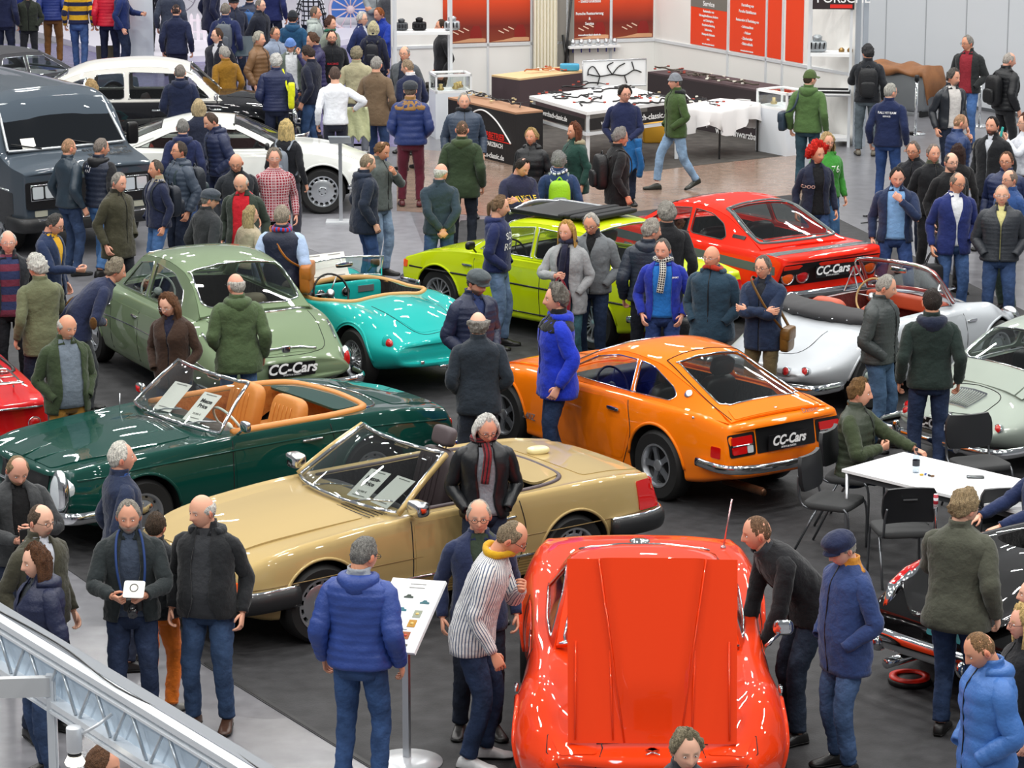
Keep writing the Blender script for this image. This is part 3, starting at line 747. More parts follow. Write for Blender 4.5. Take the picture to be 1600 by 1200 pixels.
def wheel(style,R,W,parent,loc,side):
 key=(style,R,W)
 if key not in _wheels:
  RY=Matrix.Rotation(-PI/2,4,'X')      # lathe axis z -> +y (outwards)
  rim=R*(.60 if style not in ('alloy','manta') else .66)
  t=MB();t.lathe([(rim-.01,-W/2),(rim+.01,-W/2-.004),(R*.90,-W/2-.008),(R*.975,-W/2+.015),(R,-W/2+.04),(R,W/2-.04),(R*.975,W/2-.015),(R*.90,W/2+.008),(rim+.01,W/2+.004),(rim-.01,W/2)],40,RY,cap=(False,False))
  m=MB();fin=BRIGHT
  m.lathe([(rim-.012,-W/2),(rim,-W/2+.01),(rim-.02,0),(rim-.018,W/2-.02),(rim+.004,W/2+.002),(rim+.004,W/2+.008),(rim-.012,W/2+.006),(rim-.022,W/2-.02),(rim-.03,W/2-.05)],40,RY,cap=(False,False))
  yb=W/2-.045
  if style=='alloy':       # flat disc with slots round its edge
   m.lathe([(0,yb+.03),(rim*.25,yb+.03),(rim*.30,yb+.022),(rim*.72,yb+.024),(rim*.76,yb+.02)],40,RY,cap=(False,False))
   for i in range(15):
    a=2*PI*i/15;Mx=RY @ Matrix.Rotation(a,4,'Z');m.prism([(rim*.74,-.016),(rim*.98,-.012),(rim*.98,.012),(rim*.74,.016)],yb-.005,yb+.022,0,Mx)
   for i in range(5):m.lathe([(.009,yb+.02),(.009,yb+.034),(.0,yb+.036)],8,RY @ Matrix.Translation((rim*.2*math.cos(i*1.2566),rim*.2*math.sin(i*1.2566),.008)),1,cap=(False,False))
   m.lathe([(rim*.98,yb-.03),(0,yb-.03)],24,RY,1,cap=(False,False))
  elif style=='wire':
   m.lathe([(.035,yb-.03),(.035,yb+.05),(.026,yb+.065),(0,yb+.068)],16,RY,cap=(False,False))
   for i in range(48):
    a=2*PI*i/48;b=a+(.35 if i % 2 else -.35);z2=yb-.02 if i % 4<2 else yb+.03
    m.tube([tuple(RY @ Vector((.034*math.cos(a),.034*math.sin(a),yb+(.035 if i % 4<2 else -.0)))),tuple(RY @ Vector(((rim-.02)*math.cos(b),(rim-.02)*math.sin(b),z2-.02)))],.0028,4)
   m.lathe([(rim*.98,-W*.1),(0,-W*.1)],24,RY,1,cap=(False,False))
  elif style in ('spoke','manta'):
   n=5 if style=='spoke' else 14
   for i in range(n):
    a=2*PI*i/n;Mx=RY @ Matrix.Rotation(a,4,'Z');w0=.030 if n==5 else .011
    m.prism([(.03,-w0),(rim*.55,-w0*.75),(rim*.99,-w0*1.2),(rim*.99,w0*1.2),(rim*.55,w0*.75),(.03,w0)],yb,yb+.024,0 if style=='manta' else 2,Mx)
   m.lathe([(.055,yb),(.052,yb+.03),(.03,yb+.038),(0,yb+.04)],20,RY,cap=(False,False));m.lathe([(rim*.98,yb-.05),(0,yb-.05)],24,RY,1,cap=(False,False))
  elif style=='disc':      # painted or chromed disc with a domed cap
   m.lathe([(rim*.98,yb-.01),(rim*.90,yb+.012),(rim*.72,yb+.014),(rim*.68,yb+.004)],40,RY,cap=(False,False),mat=3)
   m.lathe([(rim*.70,yb+.004),(rim*.66,yb+.022),(rim*.35,yb+.048),(rim*.16,yb+.056),(0,yb+.058)],32,RY,cap=(False,False),mat=4)
   for i in range(10):m.ell((0,0,0),(.016,.010,.004),8,5,RY @ Matrix.Rotation(2*PI*i/10,4,'Z') @ Matrix.Translation((rim*.82,0,yb+.014)) @ Matrix.Rotation(PI/2,4,'Z'),1)
  to=t.build('wheel',RUBBER,None,sharp=40);ro=m.build('rim',[fin,BLACK,mat('rim_grey','#8e9298',.35,.8),fin,CHROME],None,sharp=35)
  _wheels[key]=(to.data,ro.data);bpy.data.objects.remove(to);bpy.data.objects.remove(ro)
 td,rd=_wheels[key]
 o=bpy.data.objects.new('wheel',td);COL.objects.link(o);o.parent=parent;o.location=loc;o.rotation_euler=(0,0,0 if side>0 else PI)
 r=bpy.data.objects.new('rim',rd);COL.objects.link(r);r.parent=o
 return o
class Car:pass
def car(name,label,rows,wb,wx=None,R=.31,W=.185,track=None,col='#888888',cat='car',bow=(.12,.10),rnd=(.05,.05),prof=(None,None),wheels='disc',arch=1.16,tub=None,tubc='#101012',
  loc=(0,0),head=0,cut=True,flake=0,group=None,skirt='#0c0c0d',section=5,wcut=None,cutr=None):
 """rows: stations nose to tail (x, zb, wl, w, zw, ws, zs, wf, zf, wi, zi, zc)"""
 E=thing(name,label,cat,(loc[0],loc[1],0),math.radians(head),group)
 rows=sorted(rows,key=lambda r:r[0]);A=np.array(rows,float)
 xs=np.unique(np.concatenate([np.linspace(A[0,0],A[-1,0],64),A[:,0]]));Q=interp(A[:,0],A[:,1:],xs)
 S=np.array([section_line([x,*q],section) for x,q in zip(xs,Q)])       # n, m, 2
 wmax=A[:,3].max();x0,x1=xs[0],xs[-1]
 n,m=S.shape[:2];X=np.repeat(xs[:,None],m,1)
 kf=smooth(x1-.9,x1,X);kr=smooth(x0+.9,x0,X)
 yy=S[...,0]/wmax
 if prof[0]:X=X+kf*interp(*zip(*prof[0]),S[...,1].ravel()).reshape(X.shape)
 if prof[1]:X=X-kr*interp(*zip(*prof[1]),S[...,1].ravel()).reshape(X.shape)
 X=X-kf*bow[0]*np.abs(yy)**2.5+kr*bow[1]*np.abs(yy)**2.5
 G=np.concatenate([X[...,None],S],-1)
 def cap(g,r,sgn):
  out=[]
  zc=(g[:,2].max()+g[:,2].min())/2;H=(g[:,2].max()-g[:,2].min())/2;Wd=g[:,1].max()
  for a in (.5,1.0,1.35,1.57):
   s=1-math.cos(a);q=g.copy();q[:,0]+=sgn*r*math.sin(a);q[:,1]*=1-r*s/Wd;q[:,2]=zc+(q[:,2]-zc)*(1-r*s/H);out.append(q)
  return out
 G=np.concatenate([np.array(cap(G[0],rnd[1],-1))[::-1],G,np.array(cap(G[-1],rnd[0],1))])
 full=np.concatenate([G,G[:,-2:0:-1]*np.array([1,-1,1])],axis=1)
 mb=MB();n,M_=full.shape[:2]
 mb.grid(full[::-1],True,(False,False))
 # end caps: strips across, left to right
 hm=m
 for ring,rev in ((0,False),(n-1,True)):
  fs=[]
  for j in range(hm-1):
   a,b=j,j+1;c,d=(M_-j-1) % M_ if j else 0,None
   l0,l1=j,j+1;r0=(M_-j) % M_;r1=M_-j-1 if j+1<hm-1 else hm-1
   f=[l0,l1,r1,r0];f=[v for i,v in enumerate(f) if v not in f[:i]]
   if len(f)>2:fs.append(tuple(f if not rev else f[::-1]))
  mb.add(full[ring],fs,0)
 pm=paint(col,flake) if isinstance(col,str) else col
 mats=[pm,DARK,cloth(tubc)]
 body=mb.build('body',mats,E)
 me=body.data;bm=bmesh.new();bm.from_mesh(me);bmesh.ops.remove_doubles(bm,verts=bm.verts,dist=1e-4);bmesh.ops.recalc_face_normals(bm,faces=bm.faces)
 if bm.calc_volume()<0:bmesh.ops.reverse_faces(bm,faces=bm.faces)
 bm.to_mesh(me)
 bvh=BVHTree.FromBMesh(bm);bm.free()
 wx=wx or (wb/2,-wb/2)
 track=track or wmax
 if cut:
  c=MB()
  for k_,x in enumerate(wx):
   for s in (-1,1):
    ra=(cutr[k_] if cutr else R*arch);yo=s*(track-(W*1.55))
    Mx=Matrix.Translation((x,yo,R)) @ Matrix.Rotation(-s*PI/2,4,'X')
    c.lathe([(ra,0),(ra,1.2)],40,Mx,1)
  if tub:
   for t in (tub if isinstance(tub,list) else [tub]):
    c.prism(t[0],t[1],t[2],2)
  co=c.build('cutter',mats,E);cb=bmesh.new();cb.from_mesh(co.data);bmesh.ops.recalc_face_normals(cb,faces=cb.faces);cb.to_mesh(co.data);cb.free()
  md=body.modifiers.new('cut','BOOLEAN');md.operation='DIFFERENCE';md.object=co;md.solver='EXACT';md.use_self=True
  dg=bpy.context.evaluated_depsgraph_get();new=bpy.data.meshes.new_from_object(body.evaluated_get(dg));new.name='body'
  body.modifiers.clear();body.data=new;bpy.data.objects.remove(co)
  new.set_sharp_from_angle(angle=math.radians(38))
 C=Car();C.E,C.body,C.bvh,C.pm,C.col,C.R=E,body,bvh,pm,col,R;C.x0,C.x1,C.wmax=G[...,0].min(),G[...,0].max(),wmax
 for x in wx:
  for s in (-1,1):wheel(wheels,R,W,E,(x,s*(track-W/2-.02),R),s)
 FOOT.append((loc[0],loc[1],math.radians(head),C.x0+.05,C.x1-.05,wmax-.04))
 return C
def both(f):
 for s,ax in ((1,'y+'),(-1,'y-')):f(s,ax)
def greenhouse(C,rows,wind,rear,sides,m=None,roofm=None,glass=None,frame=.0,trim=True,floor=True,k=6,shade=None):
 """rows: (x, yb, zb, yr, zr, zc); wind/rear: outlines (x,y) on the top view; sides: window outlines (x,z)"""
 rows=sorted(rows,key=lambda r:r[0]);A=np.array(rows,float);xs=np.linspace(A[0,0],A[-1,0],50);Q=interp(A[:,0],A[:,1:],xs)
 R=[]
 for x,(yb,zb,yr,zr,zc) in zip(xs,Q):
  P=catmull([(yb,zb),(yb*.45+yr*.55+.012,zb*.5+zr*.5),(yr,zr),(yr*.78,zr+(zc-zr)*.55),(yr*.4,zr+(zc-zr)*.9),(0,zc)],k)
  R.append([(x,y,z) for y,z in P]+[(x,-y,z) for y,z in P[-2::-1]])
 R=np.array(R);mb=MB();mb.grid(R,False);t=mb.build('shell',DARK,None)
 bm=bmesh.new();bm.from_mesh(t.data);bvh=BVHTree.FromBMesh(bm);bm.free();bpy.data.objects.remove(t)
 rm=roofm or C.pm;gl=glass or GLASS
 # plan outline of the roof = cant rail curve
 cr=[(x,q[2]) for x,q in zip(xs,Q)];base=[(x,q[0],q[1]) for x,q in zip(xs,Q)]
 ins=.0
 outl=[(x,y-ins) for x,y in cr[::3]];outl=outl+[(x,-y) for x,y in outl[::-1]]
 hs=[w for w in (wind,rear) if w]
 roof=decal(bvh,'z',outl,rm,'roof',C.E,.0,.02,hs,.09)
 C.gb=bvh
 for w,nm in ((wind,'windscreen'),(rear,'rear_window')):
  if w:
   decal(bvh,'z',w,gl,nm,roof,-.006,.004,(),.12)
   if trim:seam(bvh,'z',[tuple(p) for p in w[::2]],roof,'window_trim',.009,CHROME if trim is True else trim,True,.002,3)
 sil=[(x,q[3]-.004) for x,q in zip(xs,Q)];bl=[(x,q[1]) for x,q in zip(xs,Q)]
 so=sil[::3]+[sil[-1]]+bl[::-3]+[bl[0]]
 o2=[]
 for p in so:
  if not o2 or (abs(o2[-1][0]-p[0])+abs(o2[-1][1]-p[1]))>1e-3:o2.append(p)
 def f(s,ax):
  fr=decal(bvh,ax,o2,rm if m is None else m,'window_frame',C.E,.0,.02,sides,.09)
  for w in sides:
   decal(bvh,ax,w,gl,'side_window',fr,-.006,.004,(),.15)
   if trim:seam(bvh,ax,[tuple(p) for p in w[::2]],fr,'window_trim',.006,CHROME if trim is True else trim,True,.002,3)
 both(f)
 return bvh
def seat(C,x,y,z,m,w=.50,back=.56,rake=.28,headrest=None,parent=None,pleat=True,hr=None):
 mb=MB();mb.rbox((x+.05,y,z),(.52,w,.16),.35,M=Matrix.Rotation(-.08,4,'Y'))
 o=mb.build('seat',m,C.E)
 b=MB();Mx=Matrix.Translation((x-.22,y,z+.02)) @ Matrix.Rotation(-rake,4,'Y')
 b.rbox((0,0,back/2),(.15,w*.97,back),.45,M=None);
 bb=MB();
 th=b.V[0];v=xf(th,Mx);b.V[0]=v;
 if pleat:
  for k in range(-2,3):
   P=xf(np.array([(.077-.0*k,k*w*.13,zz) for zz in np.linspace(.12,back-.10,8)]),Mx);b.tube(P,.006,5)
 b.build('backrest',m,o)
 if headrest:
  h=MB();h.rbox((0,0,back+.10),(.11,.27,.17),.5);h.V[0]=xf(h.V[0],Mx)
  for s in (-1,1):h.tube(xf(np.array([(0,s*.06,back-.03),(0,s*.06,back+.06)]),Mx),.006,6)
  h.build('headrest',headrest,o)
 return o
def steering(C,x,y,z,m=BLACK,tilt=.45,r=.19,spokes=3,rimm=None):
 Mx=Matrix.Translation((x,y,z)) @ Matrix.Rotation(-PI/2+tilt,4,'Y')
 a=np.linspace(0,2*PI,29);mb=MB();mb.tube(xf(np.stack([r*np.cos(a),r*np.sin(a),a*0],-1),Mx),.012,8,(0,0,1),cap=(False,False))
 o=mb.build('steering_wheel',rimm or m,C.E);s=MB()
 for i in range(spokes):
  t=PI/2+i*2*PI/spokes;s.tube(xf(np.array([(.03*math.cos(t),.03*math.sin(t),-.02),(r*math.cos(t),r*math.sin(t),0)]),Mx),.008,6)
 s.lathe([(.045,-.03),(.045,0),(.03,.012),(0,.015)],16,Mx);s.tube(xf(np.array([(0,0,-.02),(0,0,-.35)]),Mx),.02,8)
 s.build('steering_hub',m,o)
def dash(C,x,w,z,m,h=.16,d=.22):
 mb=MB();mb.rbox((x,0,z),(d,w*2,h),.4);o=mb.build('dashboard',m,C.E);return o
def windshield(C,base,top,cy=.10,m=None,glass=None,r=.018,n=15,bowt=.7,mirror=True):
 """open car: base (x, half width, z), top (x, half width, z); the pane bows forward at its middle"""
 t=np.linspace(-1,1,n)
 def curve(p,k,dz=0):return np.stack([p[0]-cy*k*np.abs(t)**2.4*1.0+0*t,p[1]*t,p[2]+dz*(1-t*t)],-1)
 B=curve(base,1.0,.015);T=curve(top,bowt,.015)
 L=np.linspace(0,1,7);R=np.array([B*(1-k)+T*k+np.array([.015*math.sin(k*PI),0,0]) for k in L])
 fr=MB();ring=np.concatenate([B,R[1:-1,-1],T[::-1],R[1:-1,0][::-1]]);ring=np.concatenate([ring,ring[:1]])
 fr.tube(ring,r,8,(1,0,0),cap=(False,False));o=fr.build('windscreen_frame',m or CHROME,C.E)
 g=MB();R2=np.concatenate([R,(R+np.array([-.005,0,0]))[::-1]]);g.grid(np.concatenate([R2,R2[:1]]),False);g.build('windscreen',glass or GLASS,o)
 if mirror:
  mm=MB();c=(T[n//2]+np.array([-.10,0,-.06]));mm.rbox(c,(.03,.22,.06),.5);mm.tube([c,T[n//2]],.006,6);mm.build('rear_view_mirror',CHROME,o)
 return o
def bar(C,axis_pts,r,name,m=CHROME,flat=1.0,parent=None,ref=(0,0,1),mseg=10):
 mb=MB();P=catmull(axis_pts,6);mb.tube(P,r,mseg,ref,flat=flat);return mb.build(name,m,parent or C.E)
def lamp(C,axis,a,b,ra,rb,name,m,ring=CHROME,off=.0,depth=.05,tilt=None):
 """round lamp standing on the body"""
 p,n=hit(C.bvh,axis,a,b);d=-Vector(AX[axis](0,0,0)[1]);q=d.to_track_quat('Z','Y').to_matrix().to_4x4() if tilt is None else (Vector(tilt)).normalized().to_track_quat('Z','Y').to_matrix().to_4x4()
 Mx=Matrix.Translation(p+d*off) @ q
 mb=MB();mb.lathe([(ra*1.18,-depth),(ra*1.18,.004),(ra*1.10,.014),(ra,.012),(ra,-.004)],24,Mx,cap=(True,False));o=mb.build('lamp_ring',ring,C.E)
 o.name=name
 g=MB();g.lathe([(ra,0),(ra*.9,.012),(ra*.5,.024),(0,.028)],24,Mx,cap=(False,False));g.build('lens',m,o);return o
def plate(C,axis,a,b,text='CC-Cars',w=.52,h=.12,off=.02,sub=True,tcol='#f4f4f4',pcol='#141416',rough=.3,size=None,tilt=0):
 p,n=hit(C.bvh,axis,a,b);d=-Vector(AX[axis](0,0,0)[1])
 Mx=Matrix.Translation(p+d*off) @ (Matrix.Rotation(PI/2,4,'Z') if axis=='x+' else Matrix.Rotation(-PI/2,4,'Z')) @ Matrix.Rotation(PI/2+tilt,4,'X')
 mb=MB();mb.prism(rpoly([(-w/2,-h/2),(w/2,-h/2),(w/2,h/2),(-w/2,h/2)],.015),-.006,.006,0,Mx);o=mb.build('number_plate',mat('plate',pcol,rough),C.E)
 if text:
  t=card_text(text,(0,0,0),size or h*.85,(0,0,0),mat('lettering',tcol,.5),o,bold=.004,shear=.25);t.matrix_local=Mx @ Matrix.Translation((0,h*.08,.008))
  if sub:
   t2=card_text('SPORTS & CLASSIC',(0,0,0),h*.17,(0,0,0),mat('lettering',tcol,.5),o);t2.matrix_local=Mx @ Matrix.Translation((0,-h*.36,.008))
 return o
def dent(poly):return rpoly(poly,.06)
# ================================================================ the hall and the stands
def slab(name,pts,z,m,t=.02,kind='structure',**k):
 mb=MB();mb.prism([(p[0],p[1]) for p in pts],z-t,z);o=mb.build(name,m);return tag(o,kind=kind,**k)
def floor_mat(key,c,rough,spec=.5,mottle=.18,tiles=None,bump=(1.2,.1,.01)):
 return mat(key,c,rough,0,spec,mottle=mottle,bump=bump)
slab('floor',[(-40,-2),(40,-2),(40,90),(-40,90)],0,floor_mat('hall_floor','#77777c',.28),.1)
slab('floor_carpet',[tuple(at(*p)[:2]) for p in ((318,1040),(585,1205),(1700,1260),(1750,560),(1235,305),(1000,330),(720,345),(650,430),(470,470),(330,500),(-60,480),(-60,780),(120,900))],.006,floor_mat('dark_carpet','#38383a',.7,.3,.3,bump=(60,.5,.006)),.006)
slab('floor_grey_aisle',[tuple(at(*p)[:2]) for p in ((-60,330),(330,325),(700,480),(640,330),(590,225),(-60,225))],.003,floor_mat('grey_aisle','#84848a',.35),.003)
slab('floor_polished_aisle',[tuple(at(*p)[:2]) for p in ((620,232),(1000,255),(1250,228),(1262,330),(1000,350),(620,330))],.004,floor_mat('polished_aisle','#8f7a6c',.18),.004)
slab('floor_stand_carpet',[tuple(at(*p)[:2]) for p in ((690,215),(880,265),(1010,268),(1260,240),(1340,205),(1150,95),(900,80),(680,110))],.008,floor_mat('stand_carpet','#4a4744',.8,.3,.3),.004)
slab('floor_violet_lit_aisle',[tuple(at(*p)[:2]) for p in ((-80,70),(90,68),(215,98),(340,92),(620,60),(660,230),(300,225),(-80,225))],.003,floor_mat('violet_lit_aisle','#77709a',.25),.003)  # purple light on the floor, put into the slab's colour
slab('floor_seam',[tuple(at(*p)[:2]) for p in ((318,1038),(585,1203),(590,1200),(322,1036))],.009,mat('seam','#222224',.6),.003)
# white show stage at the back left, with its edge
def frame(p,q,z=0):
 d=Vector((q[0]-p[0],q[1]-p[1],0)).normalized();n=d.cross(Vector((0,0,1)))
 M=Matrix(((d.x,0,n.x,p[0]),(d.y,0,n.y,p[1]),(0,1,0,z),(0,0,0,1)));return M
def usolve(p,q,px,z):
 d=Vector((q[0]-p[0],q[1]-p[1])).normalized();s=(px-800)/FPX;ct,st=math.cos(PITCH),math.sin(PITCH)
 return (s*(p[1]*ct+(CAM_H-z)*st)-p[0])/(d.x-s*d.y*ct)
def panel(name,M,u0,u1,z0,z1,m,t=.03,off=0,parent=None,r=0,**k):
 mb=MB();P=[(u0,z0),(u1,z0),(u1,z1),(u0,z1)];mb.prism(rpoly(P,r) if r else P,off-t,off,0,M);o=mb.build(name,m,parent);return tag(o,**k) if k else o
wh=mat('white_board','#f1f0ec',.5);whg=mat('cool_white_board','#dfe4ea',.5)
stage=[at(60,50,.12)[:2],at(90,58,.12)[:2],at(215,90,.12)[:2],at(330,87,.12)[:2],at(620,52,.12)[:2],(2.0,75),(-13,75)]
slab('floor_stage',stage,.12,mat('stage_white','#eeeaf6',.4),.12)  # white stage with the violet light mixed into its colour
BACK=mat('backdrop_white','#f4f2fa',.6)
Mb=frame((-16,74),(3,73.2));panel('wall_back',Mb,0,21,0,6,BACK,.1,kind='structure')
# show banner on the back wall, with a wagon wheel and bicycle in front
Mn=frame(at(522,40,.12)[:2],at(562,40,.12)[:2]);bn=thing('show_banner','blue banner with white lettering and a car drawing behind the wagon wheel','banner',(0,0,0))
panel('banner_cloth',Mn,-.05,.85,.3,1.9,mat('banner_blue','#3f6fc0',.6),.02,parent=bn)
for i,(tx,sz) in enumerate((('Oldtimer',.15),('Klassik & Technik',.075))):t=card_text(tx,(0,0,0),sz,(0,0,0),WHITE,bn);t.matrix_local=Mn @ Matrix.Translation((.38,1.05-.16*i,.006))
def torus(mb,M,R,r,n=36,m=0):a=np.linspace(0,2*PI,n+1);mb.tube(xf(np.stack([R*np.cos(a),R*np.sin(a),a*0],-1),M),r,7,(0,0,1),m,cap=(False,False))
p=at(550,40,.12);Mw=frame((p.x-.5,p.y-.5),(p.x+.5,p.y-.4)) ;w_=thing('wagon_wheel','pale wooden wagon wheel standing before the blue banner','wheel')
mb=MB();Mq=Mw @ Matrix.Translation((.5,.52,0));torus(mb,Mq,.45,.035);mb.build('rim',mat('pale_wood','#cdb9c4',.6),w_)
for i in range(12):mb=MB();a=i*PI/6;mb.tube(xf(np.array([(.06*math.cos(a),.06*math.sin(a),0),(.44*math.cos(a),.44*math.sin(a),0)]),Mq),.016,6);mb.build('spoke',mat('pale_wood','#cdb9c4',.6),w_)
mb=MB();mb.lathe([(.08,-.08),(.09,0),(.08,.08)],16,Mq);mb.build('hub',mat('pale_wood','#cdb9c4',.6),w_)
def picket(px0,px1,py,lab):
 a,b=at(px0,py,.12),at(px1,py,.12);M=frame(a[:2],b[:2],.12);L=(b-a).length;t=thing('picket_fence',lab,'fence',(0,0,0),group='white picket fences on the show stage')
 n=max(3,int(L/.13))
 for i in range(n+1):mb=MB();u=L*i/n;mb.prism([(u-.035,0),(u+.035,0),(u+.035,.5),(u,.56),(u-.035,.5)],0,.02,0,M);mb.build('picket',mat('fence_white','#e9dfe8',.6),t)
 for z in (.14,.38):mb=MB();mb.prism([(0,z),(L,z),(L,z+.05),(0,z+.05)],-.03,0,0,M);mb.build('rail',mat('fence_white','#e9dfe8',.6),t)
picket(198,232,76,'white picket fence on the stage left of the tall blank banner');picket(300,330,62,'white picket fence on the stage right of the tall blank banner')
# old bicycle near the back, only its wheels read
bk=thing('bicycle','old high bicycle on the white stage above the tall blank banner','bicycle')
p=at(285,22,.12);Mx=frame((p.x-.3,p.y),(p.x+.6,p.y+.2),.12);mb=MB();torus(mb,Mx @ Matrix.Translation((.2,.45,0)),.42,.014);torus(mb,Mx @ Matrix.Translation((1.1,.32,0)),.30,.014);
for k in range(12):a=k*PI/6;mb.tube(xf(np.array([(.2,.45,0),(.2+.41*math.cos(a),.45+.41*math.sin(a),0)]),Mx),.004,4)
mb.build('wheels',mat('bike_grey','#8a8594',.5),bk);mb=MB();mb.tube(xf(catmull([(.2,.45,0),(.3,.95,0),(.7,.8,0),(1.1,.32,0)],4),Mx),.018,6);mb.build('bicycle_frame',mat('bike_grey','#8a8594',.5),bk)
# ---- the sellers' stand
C0,RE,LE=(2.56,52.88),(5.62,47.85),(-4.2,51.05)
_u=usolve(LE,C0,612,1.2);_d=(Vector(C0)-Vector(LE)).normalized();LE=tuple(Vector(LE)+_d*_u)
ML,MR=frame(LE,C0),frame(C0,RE);LL=math.dist(LE,C0);LR=math.dist(C0,RE)
panel('wall_left',ML,0,LL,0,2.7,wh,.06,kind='structure');panel('wall_right',MR,0,LR,0,2.7,wh,.06,kind='structure')
prof=mat('white_profile','#e4e8ec',.3,.2)
trim=[0]
def trimbar(M,u0,u1,z0,z1,off=.02,t=.05):trim[0]+=1;panel('trim_%d' % trim[0],M,u0,u1,z0,z1,prof,t,off,kind='structure')
trimbar(ML,0,LL,1.13,1.18);trimbar(MR,0,LR,1.13,1.18)
orange_m=mat('poster_orange','#f0441a',.45);dusk=bpy.data.materials.new('poster_dusk');dusk.use_nodes=True
_n=dusk.node_tree.nodes;_l=dusk.node_tree.links;_t=_n.new('ShaderNodeTexCoord');_s=_n.new('ShaderNodeSeparateXYZ');_r=_n.new('ShaderNodeMapRange');_c=_n.new('ShaderNodeValToRGB')
_l.new(_t.outputs['Object'],_s.inputs[0]);_l.new(_s.outputs[2],_r.inputs[0]);_r.inputs[1].default_value=1.2;_r.inputs[2].default_value=2.5;_l.new(_r.outputs[0],_c.inputs[0]);_l.new(_c.outputs[0],_n['Principled BSDF'].inputs['Base Color'])
_c.color_ramp.elements[0].color=(*srgb('#8a3a22'),1);_c.color_ramp.elements[1].color=(*srgb('#ef5222'),1);e=_c.color_ramp.elements.new(.22);e.color=(*srgb('#7a2418'),1);e=_c.color_ramp.elements.new(.55);e.color=(*srgb('#e0481c'),1)
def poster(M,p,q,px0,px1,m,lines,lab,carpic=False,head=None):
 u0,u1=usolve(p,q,px0,1.4),usolve(p,q,px1,1.4);t=thing('wall_poster',lab,'poster',group='orange posters on the stand walls')
 panel('poster_sheet',M,u0,u1,1.2,2.66,m,.012,.015,t);uc=(u0+u1)/2;w=u1-u0
 if head:panel('grey_header',M,u0,u1,1.86,2.66,mat('poster_grey','#77756e',.5),.012,.018,t);o=card_text(head,(0,0,0),.12,(0,0,0),WHITE,t,bold=.003);o.matrix_local=M @ Matrix.Translation((uc,1.94,.022))
 for i,(tx,sz,zz) in enumerate(lines):o=card_text(tx,(0,0,0),sz,(0,0,0),WHITE,t,bold=.002,xs=.82);o.matrix_local=M @ Matrix.Translation((uc,zz,.022)) @ Matrix.Diagonal((.8,1,1,1))
 if carpic:
  mb=MB();s=u0+w*.74;mb.prism([(s-.10,1.28),(s+.12,1.28),(s+.11,1.40),(s+.07,1.50),(s-.04,1.50),(s-.09,1.40)],.017,.020,0,M);mb.build('printed_car',mat('print_red','#8c1710',.5),t)
  mb=MB();mb.prism([(u0+.02,1.21),(u1-.02,1.21),(u1-.02,1.27),(s,1.30),(u0+w*.35,1.24)],.017,.019,0,M);mb.build('printed_road',mat('print_sand','#d9a27a',.5),t)
  for k in range(3):mb=MB();v=u0+w*(.22+.12*k);mb.prism([(v,1.40+.03*k),(v+.10,1.35+.03*k),(v+.11,1.365+.03*k),(v+.01,1.415+.03*k)],.017,.020,0,M);mb.build('printed_light',mat('print_cream','#f2d0b8',.5),t)
SER=[('Restauration & Überholung von',.075,2.40),('- Lichtmaschinen',.08,2.24),('- Anlasser',.08,2.12),('- Zündverteiler',.08,2.0),('- Elektronikteile',.08,1.88),('Porsche Restaurierung',.07,1.66),('&',.07,1.57),('Service',.07,1.48),('www.schwarzbach-classic.de',.045,1.28)]
poster(ML,LE,C0,692,760,dusk,[],'orange dusk road poster with a red car, leftmost on the stand wall',True)
poster(ML,LE,C0,764,828,dusk,[],'orange dusk road poster with a red car, just left of the cream curtain',True)
poster(ML,LE,C0,889,952,dusk,SER,'orange poster listing services above the dusk road, right of the curtain',True)
poster(ML,LE,C0,957,1020,dusk,[],'orange dusk road poster with a red car, beside the room corner',True)
poster(MR,C0,RE,1080,1137,orange_m,[('Restauration von',.06,1.81),('Fahrzeugkabelbäumen, Schaltern',.055,1.73),('und Zündreglern,',.055,1.65),('Komplettverkabelung,',.055,1.57),('Fehlersuche,',.055,1.49),('Massepunkt Einbauten',.055,1.41),('uvm.',.055,1.33),('www.schwarzbach-classic.de',.04,1.24)],'orange poster headed Service in a grey band, left of two text posters',head='Service')
poster(MR,C0,RE,1141,1197,orange_m,[('Herstellung von',.07,2.02),('Porsche Kabelbäumen',.07,1.91),('Restauration & Überholung von',.065,1.76),('- Lichtmaschinen',.065,1.65),('- Anlasser',.065,1.55),('- Zündverteiler',.065,1.45),('- Elektronikteile',.065,1.36),('www.schwarzbach-classic.de',.04,1.24)],'orange text poster about wiring looms, right of the one headed Service')
poster(MR,C0,RE,1200,1222,orange_m,[],'narrow plain orange poster right of the wiring loom text');poster(MR,C0,RE,1228,1255,orange_m,[],'plain orange poster behind the glass shelf at the right')
for px in (1138.5,1198.5,1224):u=usolve(C0,RE,px,1.8);trimbar(MR,u-.02,u+.02,0,2.7)
for px in (762,830,886,954.5):u=usolve(LE,C0,px,1.8);trimbar(ML,u-.02,u+.02,0,2.7)
